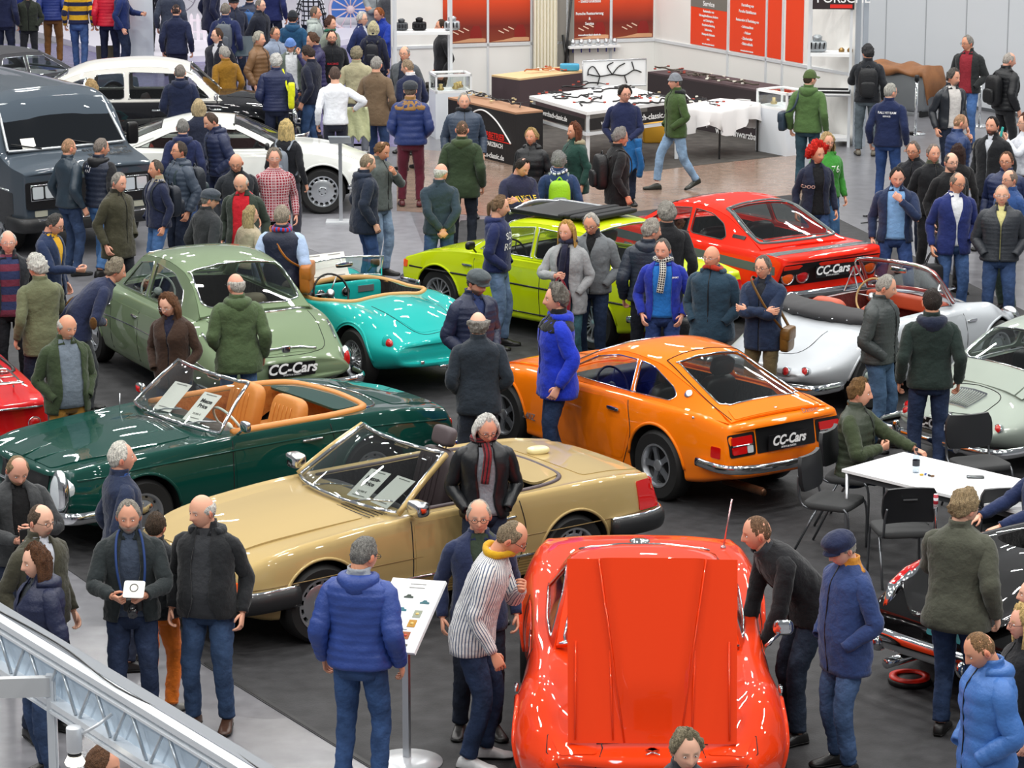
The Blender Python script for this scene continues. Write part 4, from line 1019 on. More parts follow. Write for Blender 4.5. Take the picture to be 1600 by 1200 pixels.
# curtain with folds, doorway
R=[];u0,u1=usolve(LE,C0,832,1.2),usolve(LE,C0,868,1.2)
for i in range(60):u=u0+(u1-u0)*i/59;R.append([tuple(ML @ Vector((u,z,.10+.035*math.sin(i*.75)*(1.2-.2*z)))) for z in np.linspace(.05,2.35,12)])
mb=MB();mb.grid(np.array(R),False);cu=mb.build('curtain',mat('cream_curtain','#ece6d2',.9));cu.modifiers.new('thickness','SOLIDIFY').thickness=.012;tag(cu,'cream curtain hanging in folds between two orange posters','curtain')
ud=usolve(LE,C0,873,1.2);panel('doorway_dark',ML,ud-.10,ud+.28,0,2.2,mat('grey_cloth','#8d8a84',.9),.01,.02,kind='structure')
mb=MB()
for a,b in (((ud+.02,.1),(ud+.22,2.0)),((ud+.22,.1),(ud+.06,1.3)),((ud+.12,.1),(ud+.16,1.2))):mb.tube([tuple(ML @ Vector((*a,.12))),tuple(ML @ Vector((*b,.06)))],.022,6)
tag(mb.build('folded_light_stand',BLACK),'black folded stand leaning beside the cream curtain','stand')
# grey hall wall at the right
GA,GB=(5.2,56.7),(13.0,45.0);MG=frame(GA,GB);LG=math.dist(GA,GB);panel('wall_hall',MG,0,LG,0,5,mat('hall_wall','#c9cdd2',.55),.08,kind='structure')
for px in (1385,1447,1510,1575):u=usolve(GA,GB,px,1.5);trim[0]+=1;panel('trim_%d' % trim[0],MG,u-.012,u+.012,0,5,mat('seam_grey','#9da1a6',.6),.01,.006,kind='structure')
panel('baseboard_hall',MG,0,LG,0,.06,mat('dark_base','#55585c',.5),.02,.015,kind='structure')
# tall grey profile at the end of the stand wall
for k,off in enumerate((0,.12)):mb=MB();mb.box((5.62+off,47.85-off*.3,1.6),(.08,.08,3.2));tag(mb.build('trim_%d' % (40+k),mat('profile_grey','#b9c2cc',.35,.4)),kind='structure')
def table_thing(name,label,poly,z,tm,legs=True,h=.03,leg=.02,lm=None,front=None,cat='table',group=None):
 c=sum((Vector(p) for p in poly),Vector((0,0)))/len(poly);t=thing(name,label,cat,(c.x,c.y,0),0,group)
 L=[(p[0]-c.x,p[1]-c.y) for p in poly];mb=MB();mb.prism(L,z-h,z);mb.build('table_top',tm,t)
 if legs:
  for p in L:mb=MB();mb.box((p[0]*.94,p[1]*.94,(z-h)/2),(leg*2,leg*2,z-h));mb.build('leg',lm or prof,t)
 return t,c
def quad(a,b,w):   # front edge a->b, depth w away from the camera
 a,b=Vector(a),Vector(b);d=(b-a).normalized();n=Vector((-d.y,d.x));return [tuple(a),tuple(b),tuple(b+n*w),tuple(a+n*w)]
blk_cloth=mat('black_banner_cloth','#1c1a1c',.7,bump=(20,.2,.02));brown_top=mat('board_top','#a87f62',.6)
def counter(label,p,q,w,h,top,skirt=blk_cloth):
 Q=quad(p,q,w);t,c=table_thing('covered_table',label,Q,h,top,False)
 mb=MB();mb.prism([(x-c.x,y-c.y) for x,y in Q],.01,h-.031);mb.build('table_cover',skirt,t);M=frame((p[0]-c.x,p[1]-c.y),(q[0]-c.x,q[1]-c.y));return t,M,math.dist(p,q)
def lettering(t,M,rows,off=.006):
 for tx,sz,u,z,m in rows:o=card_text(tx,(0,0,0),sz,(0,0,0),m,t,bold=.002,align='LEFT');o.matrix_local=M @ Matrix.Translation((u,z,off))
REDP=mat('print_signal_red','#e3271c',.5);WH=mat('print_white','#f2f2f2',.5)
def swoosh(t,M,pts,r=.013):mb=MB();mb.tube(xf(catmull([(a,b,.012) for a,b in pts],6),M),r,6);mb.build('roofline_swoosh',mat('print_white','#f2f2f2',.5),t)
t,M,L=counter('black covered table printed Meisterbetrieb, beside the lit glass case',at(700,152,.85)[:2],at(806,176,.85)[:2],.5,.85,brown_top)
lettering(t,M,[('KFZ',.15,.42,.40,WH),('MEISTERBETRIEB',.13,.80,.40,REDP),('SCHWARZBACH',.10,.95,.26,WH),('www.schwarzbach-classic.de',.12,.35,.08,WH)]);panel('red_rule',M,.8,1.95,.33,.345,REDP,.004,.008,t);swoosh(t,M,[(.62,.56),(.85,.72),(1.15,.77),(1.5,.66),(1.8,.46),(1.95,.34)])
t,M,L=counter('dark covered table at the back with the wiring board before it',at(812,123,.85)[:2],at(918,110,.85)[:2],.7,.85,mat('light_wood','#d9b98a',.6),mat('brown_cloth','#4a3c40',.8))
t,M,L=counter('long dark covered table printed KFZ Meister along the right stand wall',at(1012,112,.85)[:2],at(1186,141,.85)[:2],.7,.85,mat('brown_cloth','#4a3c40',.8),mat('dark_brown_cloth','#332b2e',.8))
lettering(t,M,[('KFZ',.17,L-.95,.42,WH),('MEISTER',.17,L-.58,.42,REDP),('SCHWARZBACH',.11,L-.50,.24,WH),('www.schwarzbach-classic.de',.16,L-1.10,.06,WH)]);swoosh(t,M,[(L-2.0,.62),(L-1.5,.40),(L-1.0,.42),(L-.6,.62),(L-.2,.66)])
# white framed show table with the black name strips
A,B=at(827,150,.95)[:2],at(917,175,.95)[:2];Cc=at(1065,156,.95)[:2];Dd=tuple(Vector(A)+Vector(Cc)-Vector(B))
t,c=table_thing('framed_show_table','white framed table with black web address strips and black wiring on top',[A,B,Cc,Dd],.95,WHITE,True,.05,.03)
for p,q,nm in ((A,B,'left'),(B,Cc,'front')):
 M=frame((p[0]-c.x,p[1]-c.y),(q[0]-c.x,q[1]-c.y));L=math.dist(p,q);panel('name_strip',M,.05,L-.05,.66,.84,blk_cloth,.01,.02,t);panel('edge_rail',M,0,L,.58,.63,prof,.04,.015,t)
 lettering(t,M,[('www.schwarzbach-classic.de',.11 if nm=='left' else .13,.12 if nm=='left' else .28,.75,WH)],.024)
E1=at(1062,165,.8)[:2];E2=at(1125,172,.8)[:2];Q=quad(E1,E2,1.1)
t,c=table_thing('folding_table','folding table under a white cloth whose corner hangs down, joined to the framed table',Q,.8,WHITE,True,.02,.015,BLACK)
R=[];L=[(p[0]-c.x,p[1]-c.y) for p in Q]
n=44;per=[Vector(L[i]).lerp(Vector(L[(i+1) % 4]),k/11) for i in range(4) for k in range(11)]
for z,s,f in ((.806,.90,0),(.806,1.0,0),(.74,1.03,.01),(.62,1.05,.03),(.46,1.06,.06)):R.append([(p.x*s+f*math.sin(i*1.9),p.y*s+f*math.cos(i*1.3),z-(.0 if z>.6 else .10*math.sin(i*.57))) for i,p in enumerate(per)])
mb=MB();mb.grid(np.array(R)[::-1],True,(False,True));tc_=mb.build('tablecloth',mat('white_cloth','#f0eeee',.8));tc_.location=(c.x,c.y,0);tag(tc_,'white cloth draped over the folding table of the wiring seller','tablecloth')
mb=MB();mb.rbox((0,0,.17),(.5,.35,.34),.15);o=mb.build('storage_box',mat('yellow_board','#d7a02a',.6));o.location=at(1028,222)[:3];tag(o,'yellow box on the carpet under the white folding table','box')
# wiring looms
NTH=['first','second','third','fourth','fifth','sixth','seventh','last']
def loom(px0,px1,py,z,seed,label,col='#1d1b1d',r=.014,spread=.25,group='wiring looms on the sellers\' tables',pyb=None):
 rd=random.Random(seed);a,b=at(px0,py,z),at(px1,pyb or py,z);mb=MB();P=[a.lerp(b,k/7)+Vector((rd.uniform(-.05,.05),rd.uniform(-spread,spread),rd.uniform(.012,.05))) for k in range(8)]
 C_=catmull([tuple(p) for p in P],5);mb.tube(C_,r,6,mat=0)
 for k in (2,3,5,6):
  q=P[k];ang=rd.uniform(0,6.28);mb.tube(catmull([tuple(q),tuple(q+Vector((.12*math.cos(ang),.12*math.sin(ang),.01))),tuple(q+Vector((.22*math.cos(ang+.5),.22*math.sin(ang+.5),-.01)))],4),r*.6,5)
  mb.rbox(q+Vector((.22*math.cos(ang+.5),.22*math.sin(ang+.5),0)),(.05,.03,.025),.4,1)
 return tag(mb.build('wiring_loom',[mat('loom',col,.6),mat('connector',rd.choice(['#c8b48a','#a33a2a','#e0ddd0','#3a3a3e']),.5)]),label,'wiring',group)
for i,(x0,x1,y,yb) in enumerate(((848,890,146,152),(870,920,158,150),(905,945,168,152),(930,990,146,138),(960,1020,160,150),(985,1045,168,158),(1010,1050,148,156),(880,940,138,133))):loom(x0,x1,y,.95,i,NTH[i]+' branching black wiring loom from the left on the white framed table',pyb=yb,spread=.12)
for i,(x0,x1,y,yb) in enumerate(((1020,1060,108,112),(1048,1090,112,120),(1078,1120,118,123),(1105,1150,123,131),(1140,1180,129,135))):loom(x0,x1,y,.87,20+i,NTH[i]+' heap of loose wiring from the corner on the dark table by the right wall',col='#4a4238',pyb=yb,spread=.08)
for i,(x0,x1,y,yb) in enumerate(((725,760,146,152),(745,785,150,158),(778,815,158,168))):loom(x0,x1,y,.87,30+i,NTH[i]+' group of black cable parts from the left on the Meisterbetrieb table',pyb=yb,spread=.10,r=.01)
for i,(x0,x1,y,yb) in enumerate(((820,850,113,111),(842,880,111,108))):loom(x0,x1,y,.87,40+i,NTH[i]+' bunch of coloured cables from the left on the light wooden table',col='#b0622a',pyb=yb,spread=.06,r=.012)
for i,(x0,x1,y,yb) in enumerate(((1074,1100,160,158),(1092,1118,158,166))):loom(x0,x1,y,.82,50+i,NTH[i]+' thin black wiring loom from the left on the draped white cloth',pyb=yb,spread=.06,r=.009)
# wiring board with its loom
p,q=at(910,137,.90),at(1009,133,.90);Mw=frame(p[:2],q[:2],.9);L=(q-p).length;wb_=thing('wiring_display_board','white board showing a spread black wiring loom, standing behind the framed table','display board')
panel('board',Mw,0,L,0,.44,WHITE,.02,parent=wb_);mb=MB();mb.tube(xf(np.array([(0,0,.01),(0,.44,.01),(L,.44,.01),(L,0,.01),(0,0,.01)]),Mw),.012,6);mb.build('frame',BRIGHT,wb_)
mb=MB()
for pts in ([(.1,.22),(.35,.18),(.6,.20),(.85,.18),(1.05,.26),(1.2,.22)],[(.35,.18),(.22,.34),(.12,.30),(.10,.2)],[(.6,.20),(.5,.34),(.62,.40)],[(.6,.20),(.72,.32),(.86,.38)],[(.85,.18),(.9,.05)],[(.35,.18),(.3,.04)],[(1.05,.26),(1.0,.40)]):mb.tube(xf(catmull([(a*L/1.3,b,.02) for a,b in pts],5),Mw),.010,6)
mb.build('mounted_loom',BLACK,wb_)
mb=MB();mb.rbox((0,0,.06),(.34,.16,.12),.3);o=mb.build('plastic_tub',mat('blue_tub','#4aa3c8',.3));o.location=at(890,110,.86);tag(o,'blue plastic tub on the wooden table beside the curtain','tub')
# rack of ignition parts on the wall
rk=thing('parts_rack','small white wall rack carrying six distributor parts','rack');u=usolve(LE,C0,885,1.1);panel('rack_shelf',ML,u,u+.95,1.06,1.10,WHITE,.18,.20,rk)
for k in range(6):
 tp=thing('ignition_distributor',NTH[k]+' silver ignition distributor from the left on the white wall rack','car part',tuple(ML @ Vector((u+.09+k*.155,1.10,.11))),group='distributors on the wall rack');mb=MB();mb.lathe([(.035,0),(.05,.04),(.045,.09),(.02,.12),(0,.125)],12);mb.build('distributor_cap',mat('silver_part','#c8ccd0',.3,.8),tp);mb=MB();mb.lathe([(.012,-.12),(.012,0)],8);mb.build('shaft',mat('violet','#3b3a8c',.5),tp)
# glass show cases and shelving
def case(px,py,w,d,h,label,ang=.0,lit=True,seed=1):
 p=at(px,py);t=thing('glass_show_case',label,'show case',p,ang);rd=random.Random(seed)
 mb=MB();mb.box((0,0,h*.36),(w,d,h*.72));mb.build('plinth',whg,t)
 mb=MB()
 for sx in (-1,1):
  for sy in (-1,1):mb.box((sx*(w/2-.015),sy*(d/2-.015),h*.86),(.03,.03,h*.28))
 for z in (h*.74,h):mb.box((0,-d/2+.015,z),(w,.03,.04));mb.box((0,d/2-.015,z),(w,.03,.04));mb.box((-w/2+.015,0,z),(.03,d,.04));mb.box((w/2-.015,0,z),(.03,d,.04))
 mb.build('case_frame',WHITE,t);mb=MB()
 for sx in (-1,1):mb.box((sx*(w/2-.01),0,h*.87),(.006,d-.06,h*.24))
 for sy in (-1,1):mb.box((0,sy*(d/2-.01),h*.87),(w-.06,.006,h*.24))
 mb.box((0,0,h),(w-.06,d-.06,.006));mb.build('glass_pane',mat('case_glass','#e8f0f0',.02,alpha=.3),t)
 mb=MB();mb.box((0,0,h-.03),(w*.8,.03,.01));mb.build('case_light',mat('case_light','#fff2d8',.5,emit=6),t)
 for k in range(4):
  q=Vector((rd.uniform(-.35,.35)*w,rd.uniform(-.3,.3)*d,h*.74+.02));q=Matrix.Rotation(ang,3,'Z') @ q+p;mb=MB();mb.lathe([(.0,0),(.05,0),(.06,.03),(.03,.06),(.035,.10),(0,.11)],12);o=mb.build('car_part',mat('brass_part','#b8a26a',.3,.7));o.location=q
  tag(o,NTH[k]+' brass car part inside the '+('left' if px<900 else 'right')+' lit glass case','car part','parts in the '+('left' if px<900 else 'right')+' glass case')
 return t
case(704,213,.62,.5,1.05,'white show case with lit glass top, left of the Meisterbetrieb table',.25,seed=2);case(1224,238,.75,.55,1.0,'white show case with lit glass top in front of the man with the green cap',-.95,seed=5)
def shelf(px0,px1,py,h,label,ang,zs):
 p,q=at(px0,py),at(px1,py);c=(p+q)/2;w=(q-p).length;t=thing('show_shelf',label,'shelf',c,ang)
 for sx in (-1,1):
  for sy in (-.22,.22):mb=MB();mb.box((sx*w/2,sy,h/2),(.045,.045,h));mb.build('post',prof,t)
 for z in zs:mb=MB();mb.box((0,0,z),(w,.48,.05));mb.build('shelf_board',WHITE,t)
 for z in (h-.05,):mb=MB();mb.box((0,-.22,z),(w,.04,.08));mb.box((0,.22,z),(w,.04,.08));mb.build('top_rail',prof,t)
 return t,c,w
t,c,w=shelf(618,704,205,3.1,'tall white shelf frame behind the navy and tan puffer jacket, engine parts on it',.1,(.55,1.68))
def engine_part(c,dz,s,label,col='#55585c',k=0):
 t=thing('engine_part',label,'car part',c+Vector((0,0,dz)),group=None);mb=MB();mb.rbox((0,0,.07*s),(.22*s,.14*s,.13*s),.4);mb.lathe([(.05*s,.12*s),(.06*s,.18*s),(.03*s,.20*s)],12);mb.build('casing',mat('cast_grey',col,.4,.7),t)
 mb=MB();
 for i in range(4):mb.tube([((-.08+.05*i)*s,-.08*s,.05*s),((-.08+.05*i)*s,-.14*s,.12*s)],.010*s,6)
 mb.build('pipes',mat('dark_metal','#2c2c30',.4,.6),t);return t
engine_part(c+Vector((-.35,0,0)),1.705,1.0,'dark carburettor on the tall left shelf, nearer the blue jacket');engine_part(c+Vector((-.05,0,0)),1.705,1.1,'black alternator on the tall left shelf beside the carburettor','#232326');engine_part(c+Vector((.5,0,0)),1.705,1.2,'silver engine part on the tall left shelf beside the bearded man','#b9bdc2');engine_part(c+Vector((.1,0,0)),.575,1.3,'dark engine part on the lower left shelf','#35322e')
t,c,w=shelf(1262,1326,226,3.0,'tall white shelf frame at the right stand end under a black name sign',-.15,(.12,.85,1.50))
engine_part(c+Vector((-.22,0,0)),1.525,1.4,'silver finned engine case on the upper right shelf','#aeb4b8')
for k in range(2):
 mb=MB();mb.lathe([(0,0),(.045,0),(.05,.04),(.02,.07),(0,.07)],14);o=mb.build('bearing_ring',mat('bronze','#9a7a4a',.3,.8));o.location=c+Vector((.18+.14*k,0,1.525));tag(o,('left' if k==0 else 'right')+' one of two round bronze parts on the upper right shelf','car part','round parts on the upper right shelf')
tr=thing('parts_tray','white tray with black frame and small tools on the right shelf','tray',c+Vector((0,-.28,.875)),-.15);mb=MB();mb.box((0,0,.02),(.62,.42,.03));mb.build('tray_base',WHITE,tr);mb=MB();mb.box((0,-.2,.05),(.62,.02,.04));mb.box((0,.2,.05),(.62,.02,.04));mb.box((-.3,0,.05),(.02,.4,.04));mb.box((.3,0,.05),(.02,.4,.04));mb.build('tray_rim',BLACK,tr)
M=frame(tuple(c+Vector((-w/2,-.26,0)))[:2],tuple(c+Vector((w/2,-.30,0)))[:2]);sg=thing('name_sign','black sign with white and red lettering over the right shelf','sign');panel('sign_board',M,0,w,2.25,2.62,mat('sign_black','#2a2024',.5),.03,.03,sg);lettering(sg,M,[('PORSCHE',.20,.06,2.42,WH)],.036);panel('red_bar',M,w*.42,w*.95,2.27,2.33,REDP,.006,.038,sg)
# ---- free-standing stands, barriers, roll-up
def rollup():
 p=at(238,112);q=at(206,104);M=frame((p.x-.62,p.y+.30),(p.x+.05,p.y+.0));t=thing('rollup_banner','tall blank pale roll-up banner standing behind the white-roofed limousine','banner')
 panel('banner_cloth',M,0,.72,.08,2.0,mat('pale_banner','#dfe8ee',.6),.01,parent=t);panel('base',M,-.02,.74,0,.08,BRIGHT,.14,.07,t)
rollup()
def info_stand(px,py,h,label,tilt=.5,board=None,base='disc',rot=0):
 t=thing('information_stand',label,'information stand',at(px,py),rot);mb=MB()
 if base=='disc':mb.lathe([(0,.0),(.25,.0),(.25,.015),(.10,.035),(.04,.045),(0,.045)],36);mb.build('base',mat('grey_white_metal','#dfe2e6',.3,.3),t)
 else:mb.box((0,0,.015),(.42,.30,.03));mb.build('base',mat('grey_white_metal','#dfe2e6',.3,.3),t)
 mb=MB();mb.box((0,0,h/2),(.05,.03,h));mb.build('pole',BRIGHT,t)
 return t
t=info_stand(636,1192,.95,'information stand with a tilted white board of small car pictures, beside the blue puffer',rot=-.55)
BM=Matrix.Translation((0,-.02,1.08)) @ Matrix.Rotation(-.10,4,'Y') @ Matrix.Rotation(math.radians(40),4,'X');mb=MB();mb.prism([(-.22,-.30),(.22,-.30),(.22,.30),(-.22,.30)],-.012,.012,0,BM);bo=mb.build('board',WHITE,t)
rd=random.Random(4)
def tiny_car(u,v,col,s=.030):
 mb=MB();mb.prism([(u-s*1.3,v),(u+s*1.3,v),(u+s*1.25,v+s*.5),(u+s*.6,v+s*.6),(u+s*.35,v+s),(u-s*.5,v+s),(u-s*.8,v+s*.55),(u-s*1.3,v+s*.4)],.013,.0145,0,BM);mb.build('printed_car',mat('print',col,.5),t)
for u,v,c in ((-.17,.18,'#a02318'),(-.02,.14,'#2a3a30'),(.13,.10,'#22606a'),(-.03,.03,'#1c6a78'),(-.17,.06,'#7a2a20'),(-.05,-.07,'#2a5a6a'),(.10,-.25,'#6a665c')):tiny_car(u,v,c)
for u,v,c in ((.11,.015,'#9aa08c'),(.10,-.065,'#c08a1c'),(.09,-.165,'#a5561c')):
 mb=MB();mb.prism([(u-.032,v-.03),(u+.032,v-.03),(u+.032,v+.03),(u-.032,v+.03)],.013,.0145,0,BM);mb.build('printed_photo',mat('print',c,.5),t);mb=MB();mb.ell((u,v,.0146),(.018,.012,.001),10,4,None);mb.V[-1]=xf(mb.V[-1],BM);mb.build('printed_photo',mat('print','#e0c070' if v>-.1 else '#c23a20',.5),t)
for v in (.255,.225,-.12):mb=MB();mb.prism([(-.05,v),(.08,v),(.08,v+.006),(-.05,v+.006)],.013,.0142,0,BM);mb.build('printed_line',GREYINK,t)
t=info_stand(533,348,1.12,'slim white information stand with slanted dark board in front of the white coupe',base='plate');mb=MB();mb.box((0,-.05,1.18),(.30,.02,.40),M=Matrix.Rotation(1.2,3,'X'));mb.build('board',mat('slate_board','#9aa3ad',.4),t)
t=info_stand(388,160,.95,'dark slanted information board beside the mustard jacket',base='plate');mb=MB();mb.box((0,-.05,1.02),(.40,.02,.50),M=Matrix.Rotation(-.9,3,'X'));mb.build('board',mat('dark_board','#2b3a44',.4),t)
pf=thing('picture_frame','small dark folding picture leaning on the floor behind the limousine roof','picture',at(168,106),.2);mb=MB();mb.box((0,0,.22),(.42,.03,.44),M=Matrix.Rotation(-.25,3,'X'));mb.build('panel',mat('dark_gold','#3c3320',.4),pf);mb=MB();mb.box((0,-.02,.22),(.02,.03,.44),M=Matrix.Rotation(-.25,3,'X'));mb.build('divider',mat('gilt','#a8843a',.3,.7),pf)
def stanchion(px,py,label):
 t=thing('barrier_post',label,'barrier post',at(px,py),group=None);mb=MB();mb.lathe([(0,0),(.17,0),(.17,.02),(.12,.04),(.03,.055),(0,.055)],32);mb.build('base',CHROME,t);mb=MB();mb.lathe([(.026,.05),(.026,.90)],16);mb.build('pole',CHROME,t);mb=MB();mb.lathe([(.04,.90),(.04,.99),(.02,1.0),(0,1.0)],16);mb.build('belt_head',BLACK,t);return t
SP1=stanchion(1430,210,'chrome barrier post with round base in front of the grey cabinet');stanchion(1530,198,'chrome barrier post behind the man in the red sweater')
mb=MB();a,b,c3=at(1430,210,.95)+Vector((0,.02,0)),at(1392,195,.95),at(1530,198,.95);mb.tube([tuple(a+(b-a)*.06),tuple((a+b)/2+Vector((0,0,-.05))),tuple(b)],.028,6,(0,0,1),flat=.12);_b=mb.build('barrier_belt',BLACK,SP1);_b.location=-SP1.location
cb=thing('metal_cabinet','curved grey metal body panel against the pale hall wall','cabinet',at(1415,178),-.75);mb=MB();mb.rbox((0,0,.42),(1.1,.45,.70),.25);mb.build('panel_body',mat('zinc','#8c9094',.4,.7),cb)
for sx in (-.45,.45):mb=MB();mb.box((sx,0,.06),(.05,.4,.12));mb.build('leg',BLACK,cb)
Rr=[];
for i in range(24):
 u=-1+2*i/23;Rr.append([(u*.66,.30*math.sin(a)+.02*math.sin(u*7),.80+.10*math.cos(a)-.05*abs(math.sin(u*4))-(.55*max(0,u-.86)*6 if u>.86 else 0)+.02*math.sin(a*3+u*5)) for a in np.linspace(-2.0,2.0,14)])
mb=MB();mb.grid(np.array(Rr),False);o=mb.build('leather_hide',mat('brown_hide','#8a5a34',.55,mottle=.2));o.location=at(1415,178);o.rotation_euler=(0,0,-.75);o.modifiers.new('thickness','SOLIDIFY').thickness=.02;tag(o,'brown leather hide thrown over the grey metal cabinet','hide')
# ---- meeting table with chairs
T=[at(1315,733,.74)[:2],at(1600+95,822,.74)[:2]]
a_=Vector(at(1315,733,.74)[:2]);b_=Vector(at(1412,706,.74)[:2]);d1=(b_-a_);n1=Vector((d1.y,-d1.x)).normalized();L2=1.9
Tq=[tuple(a_),tuple(a_+n1*L2),tuple(b_+n1*L2),tuple(b_)]
mt,mc=table_thing('meeting_table','long white table with steel legs beside the orange coupe',Tq,.74,WHITE,False,.025)
for p in Tq:mb=MB();q=Vector((p[0]-mc.x,p[1]-mc.y,0))*.95;mb.tube([(q.x,q.y,0),(q.x,q.y,.715)],.018,10);mb.build('leg',BRIGHT,mt)
mb=MB();mb.prism([((p[0]-mc.x)*.93,(p[1]-mc.y)*.93) for p in Tq],.66,.714);mb.build('apron',mat('dark_apron','#3a3c3f',.5),mt)
def chair(px,py,rot,label,z=0,p=None):
 t=thing('meeting_chair',label,'chair',p or at(px,py),rot,'black stacking chairs round the white table');fab=mat('chair_fabric','#3a3b3c',.9,bump=(80,.3,.004));shell=mat('chair_shell','#1c1d20',.45)
 mb=MB();mb.rbox((0,.02,.45),(.47,.43,.07),.35);mb.build('seat',fab,t)
 rows=[[(x,.25+.035*k-.05*(1-(x/.24)**2)*.7,.56+.30*k) for x in np.linspace(-.235,.235,13)] for k in np.linspace(0,1,7)]
 R=np.array(rows);w=np.array([.86,.96,1,1,1,.96,.84])[:,None];R[...,0]*=w;b=R+np.array([0,-.035,0]);G=np.concatenate([R,b[:,::-1]],axis=1);mb=MB();mb.grid(G,True,(True,True),smooth=True);bk_=mb.build('backrest',shell,t,sharp=50)
 mb=MB();mb.prism([(-.06,.0),(.06,.0),(.06,.012),(-.06,.012)],0,.004,0,Matrix.Translation((0,.262,.76)) @ Matrix.Rotation(PI/2-.0,4,'X') @ Matrix.Rotation(PI,4,'Y'));mb.build('grip_slot',BRIGHT,bk_)
 for sx in (-1,1):
  mb=MB();mb.tube(catmull([(sx*.225,-.20,.01),(sx*.215,-.18,.42),(sx*.21,0,.425),(sx*.215,.22,.44),(sx*.215,.27,.60),(sx*.20,.28,.70)],5),.011,8);mb.build('leg',CHROME if False else mat('grey_tube','#6d7074',.3,.8),t)
  mb=MB();mb.tube([(sx*.225,.30,.01),(sx*.21,.10,.42)],.011,8);mb.build('leg',mat('grey_tube','#6d7074',.3,.8),t)
 return t
CH=[(1318,850,'black chair turned towards the white table end, seat seen, behind the blue cap'),(1405,905,'black chair with its back to us, left of the olive-grey jacket'),(1563,860,'black chair at the right of the olive jacket with straps over its back'),(1510,745,'rounded dark chair beyond the white table, before the pale sage coupe'),(1290,790,'')]
chair(1305,862,math.radians(62),CH[0][2]);chair(1405,905,math.radians(188),CH[1][2]);chair(1556,905,math.radians(186),CH[2][2]);chair(1530,800,math.radians(20),CH[3][2])
def world_on_table(px,py):return at(px,py,.742)
bt=thing('water_bottle','small clear water bottle with dark cap on the white table','bottle',world_on_table(1431,738));mb=MB();mb.lathe([(0,0),(.030,0),(.032,.02),(.030,.12),(.026,.15),(.012,.18),(.012,.195),(0,.195)],18);mb.build('bottle_body',mat('bottle_plastic','#b8c8d6',.05,alpha=.5),bt);mb=MB();mb.lathe([(.033,.06),(.033,.11)],18,cap=(False,False));mb.build('label_band',mat('label_dark','#2b2f36',.5),bt);mb=MB();mb.lathe([(.015,.19),(.015,.215),(0,.217)],14);mb.build('cap',BLACK,bt)
for k,(px,py,c,lb) in enumerate(((1440,743,'#c9a227','yellow'),(1446,742,'#2a4fa3','blue'),(1452,744,'#2a2a2e','black'),(1457,745,'#6a4a2a','brown'))):mb=MB();mb.rbox((0,0,.008),(.035,.014,.016),.5);o=mb.build('sweet_wrapper',mat('wrapper',c,.4));o.location=world_on_table(px,py);o.rotation_euler=(0,0,k*1.1);tag(o,lb+' sweet wrapper on the white table beside the water bottle','wrapper')
mb=MB();mb.rbox((0,0,.005),(.15,.075,.010),.2);o=mb.build('mobile_phone',mat('phone_black','#101216',.15));o.location=world_on_table(1524,746);o.rotation_euler=(0,0,-.1);tag(o,'black mobile phone lying on the white table','mobile phone')
# ---- stand roof beam in the near left corner
tb=thing('stand_roof_frame','white aluminium stand frame with cloth frieze and diagonal struts, near left corner','stand frame')
# frieze runs along a line three metres up
P0=at(-60,932,3.1);P1=at(480,1262,3.1);Mf=frame(P0[:2],P1[:2]);Lf=(P1-P0).length
alu=mat('frame_white','#e8edf2',.3,.2);clothm=mat('frieze_cloth','#d5e6f5',.7)
panel('cloth_panel',Mf,0,Lf,2.86,3.08,clothm,.004,-.03,tb)
for z,h_,o_ in ((3.085,.03,.0),(3.055,.012,.02),(2.85,.028,.0),(2.825,.012,.02)):mb=MB();mb.prism([(0,z),(Lf,z),(Lf,z+h_),(0,z+h_)],-.03,.03+o_*.3,0,Mf);mb.build('rail',alu,tb)
mb=MB();mb.prism([(0,3.116),(Lf,3.116),(Lf,3.118),(0,3.118)],-.09,-.02,0,Mf);mb.build('rail_cable',mat('grey_edge','#70757c',.5),tb)
k=0;u=.1
while u<Lf-.2:
 mb=MB();mb.tube(xf(np.array([(u,3.06,.015),(u+.15 if k % 2 else u+.13,2.88,.015)] if k % 2==0 else [(u+.13,3.06,.015),(u,2.88,.015)]),Mf),.008,6);mb.build('strut',mat('strut_grey','#c3ccd4',.3,.5),tb);u+=.17;k+=1
up=usolve(P0[:2],P1[:2],84,3.0);q=Mf @ Vector((up,0,.02));mb=MB();mb.box((q.x,q.y,1.5),(.034,.034,3.0));mb.box((q.x+.022,q.y,1.5),(.008,.02,3.0));mb.build('post',alu,tb)
mb=MB();a=q+Vector((0,0,2.99));b=a+Vector((-.7,-.06,0));Ma=frame(tuple(b)[:2],tuple(a)[:2]);La=(a-b).length;mb.prism([(0,2.90),(La,2.90),(La,2.99),(0,2.99)],-.02,.02,0,Ma);mb.build('side_beam',mat('beam_grey','#c9cbcd',.4),tb)
sp=thing('spotlight','white cylindrical spotlight clipped to the near stand frame','lamp',Mf @ Vector((usolve(P0[:2],P1[:2],168,2.9),2.78,.16)));mb=MB();mb.lathe([(0,.16),(.032,.16),(.034,.155),(.034,.05),(.030,.045)],24);mb.build('lamp_body',mat('lamp_white','#e3e6ea',.3,.3),sp);mb=MB();mb.lathe([(.030,.05),(.030,.03)],24);mb.build('lamp_ring',BLACK,sp);mb=MB();mb.lathe([(.030,.03),(.045,.0),(.040,-.012),(0,-.016)],24);mb.build('lamp_glass',mat('lamp_glow','#fdf6e6',.4,emit=2.0),sp)
mb=MB();mb.tube([(.02,0,.12),(.10,.02,.16),(.16,.05,.20)],.008,6);mb.build('lamp_arm',mat('lamp_white','#e3e6ea',.3,.3),sp)
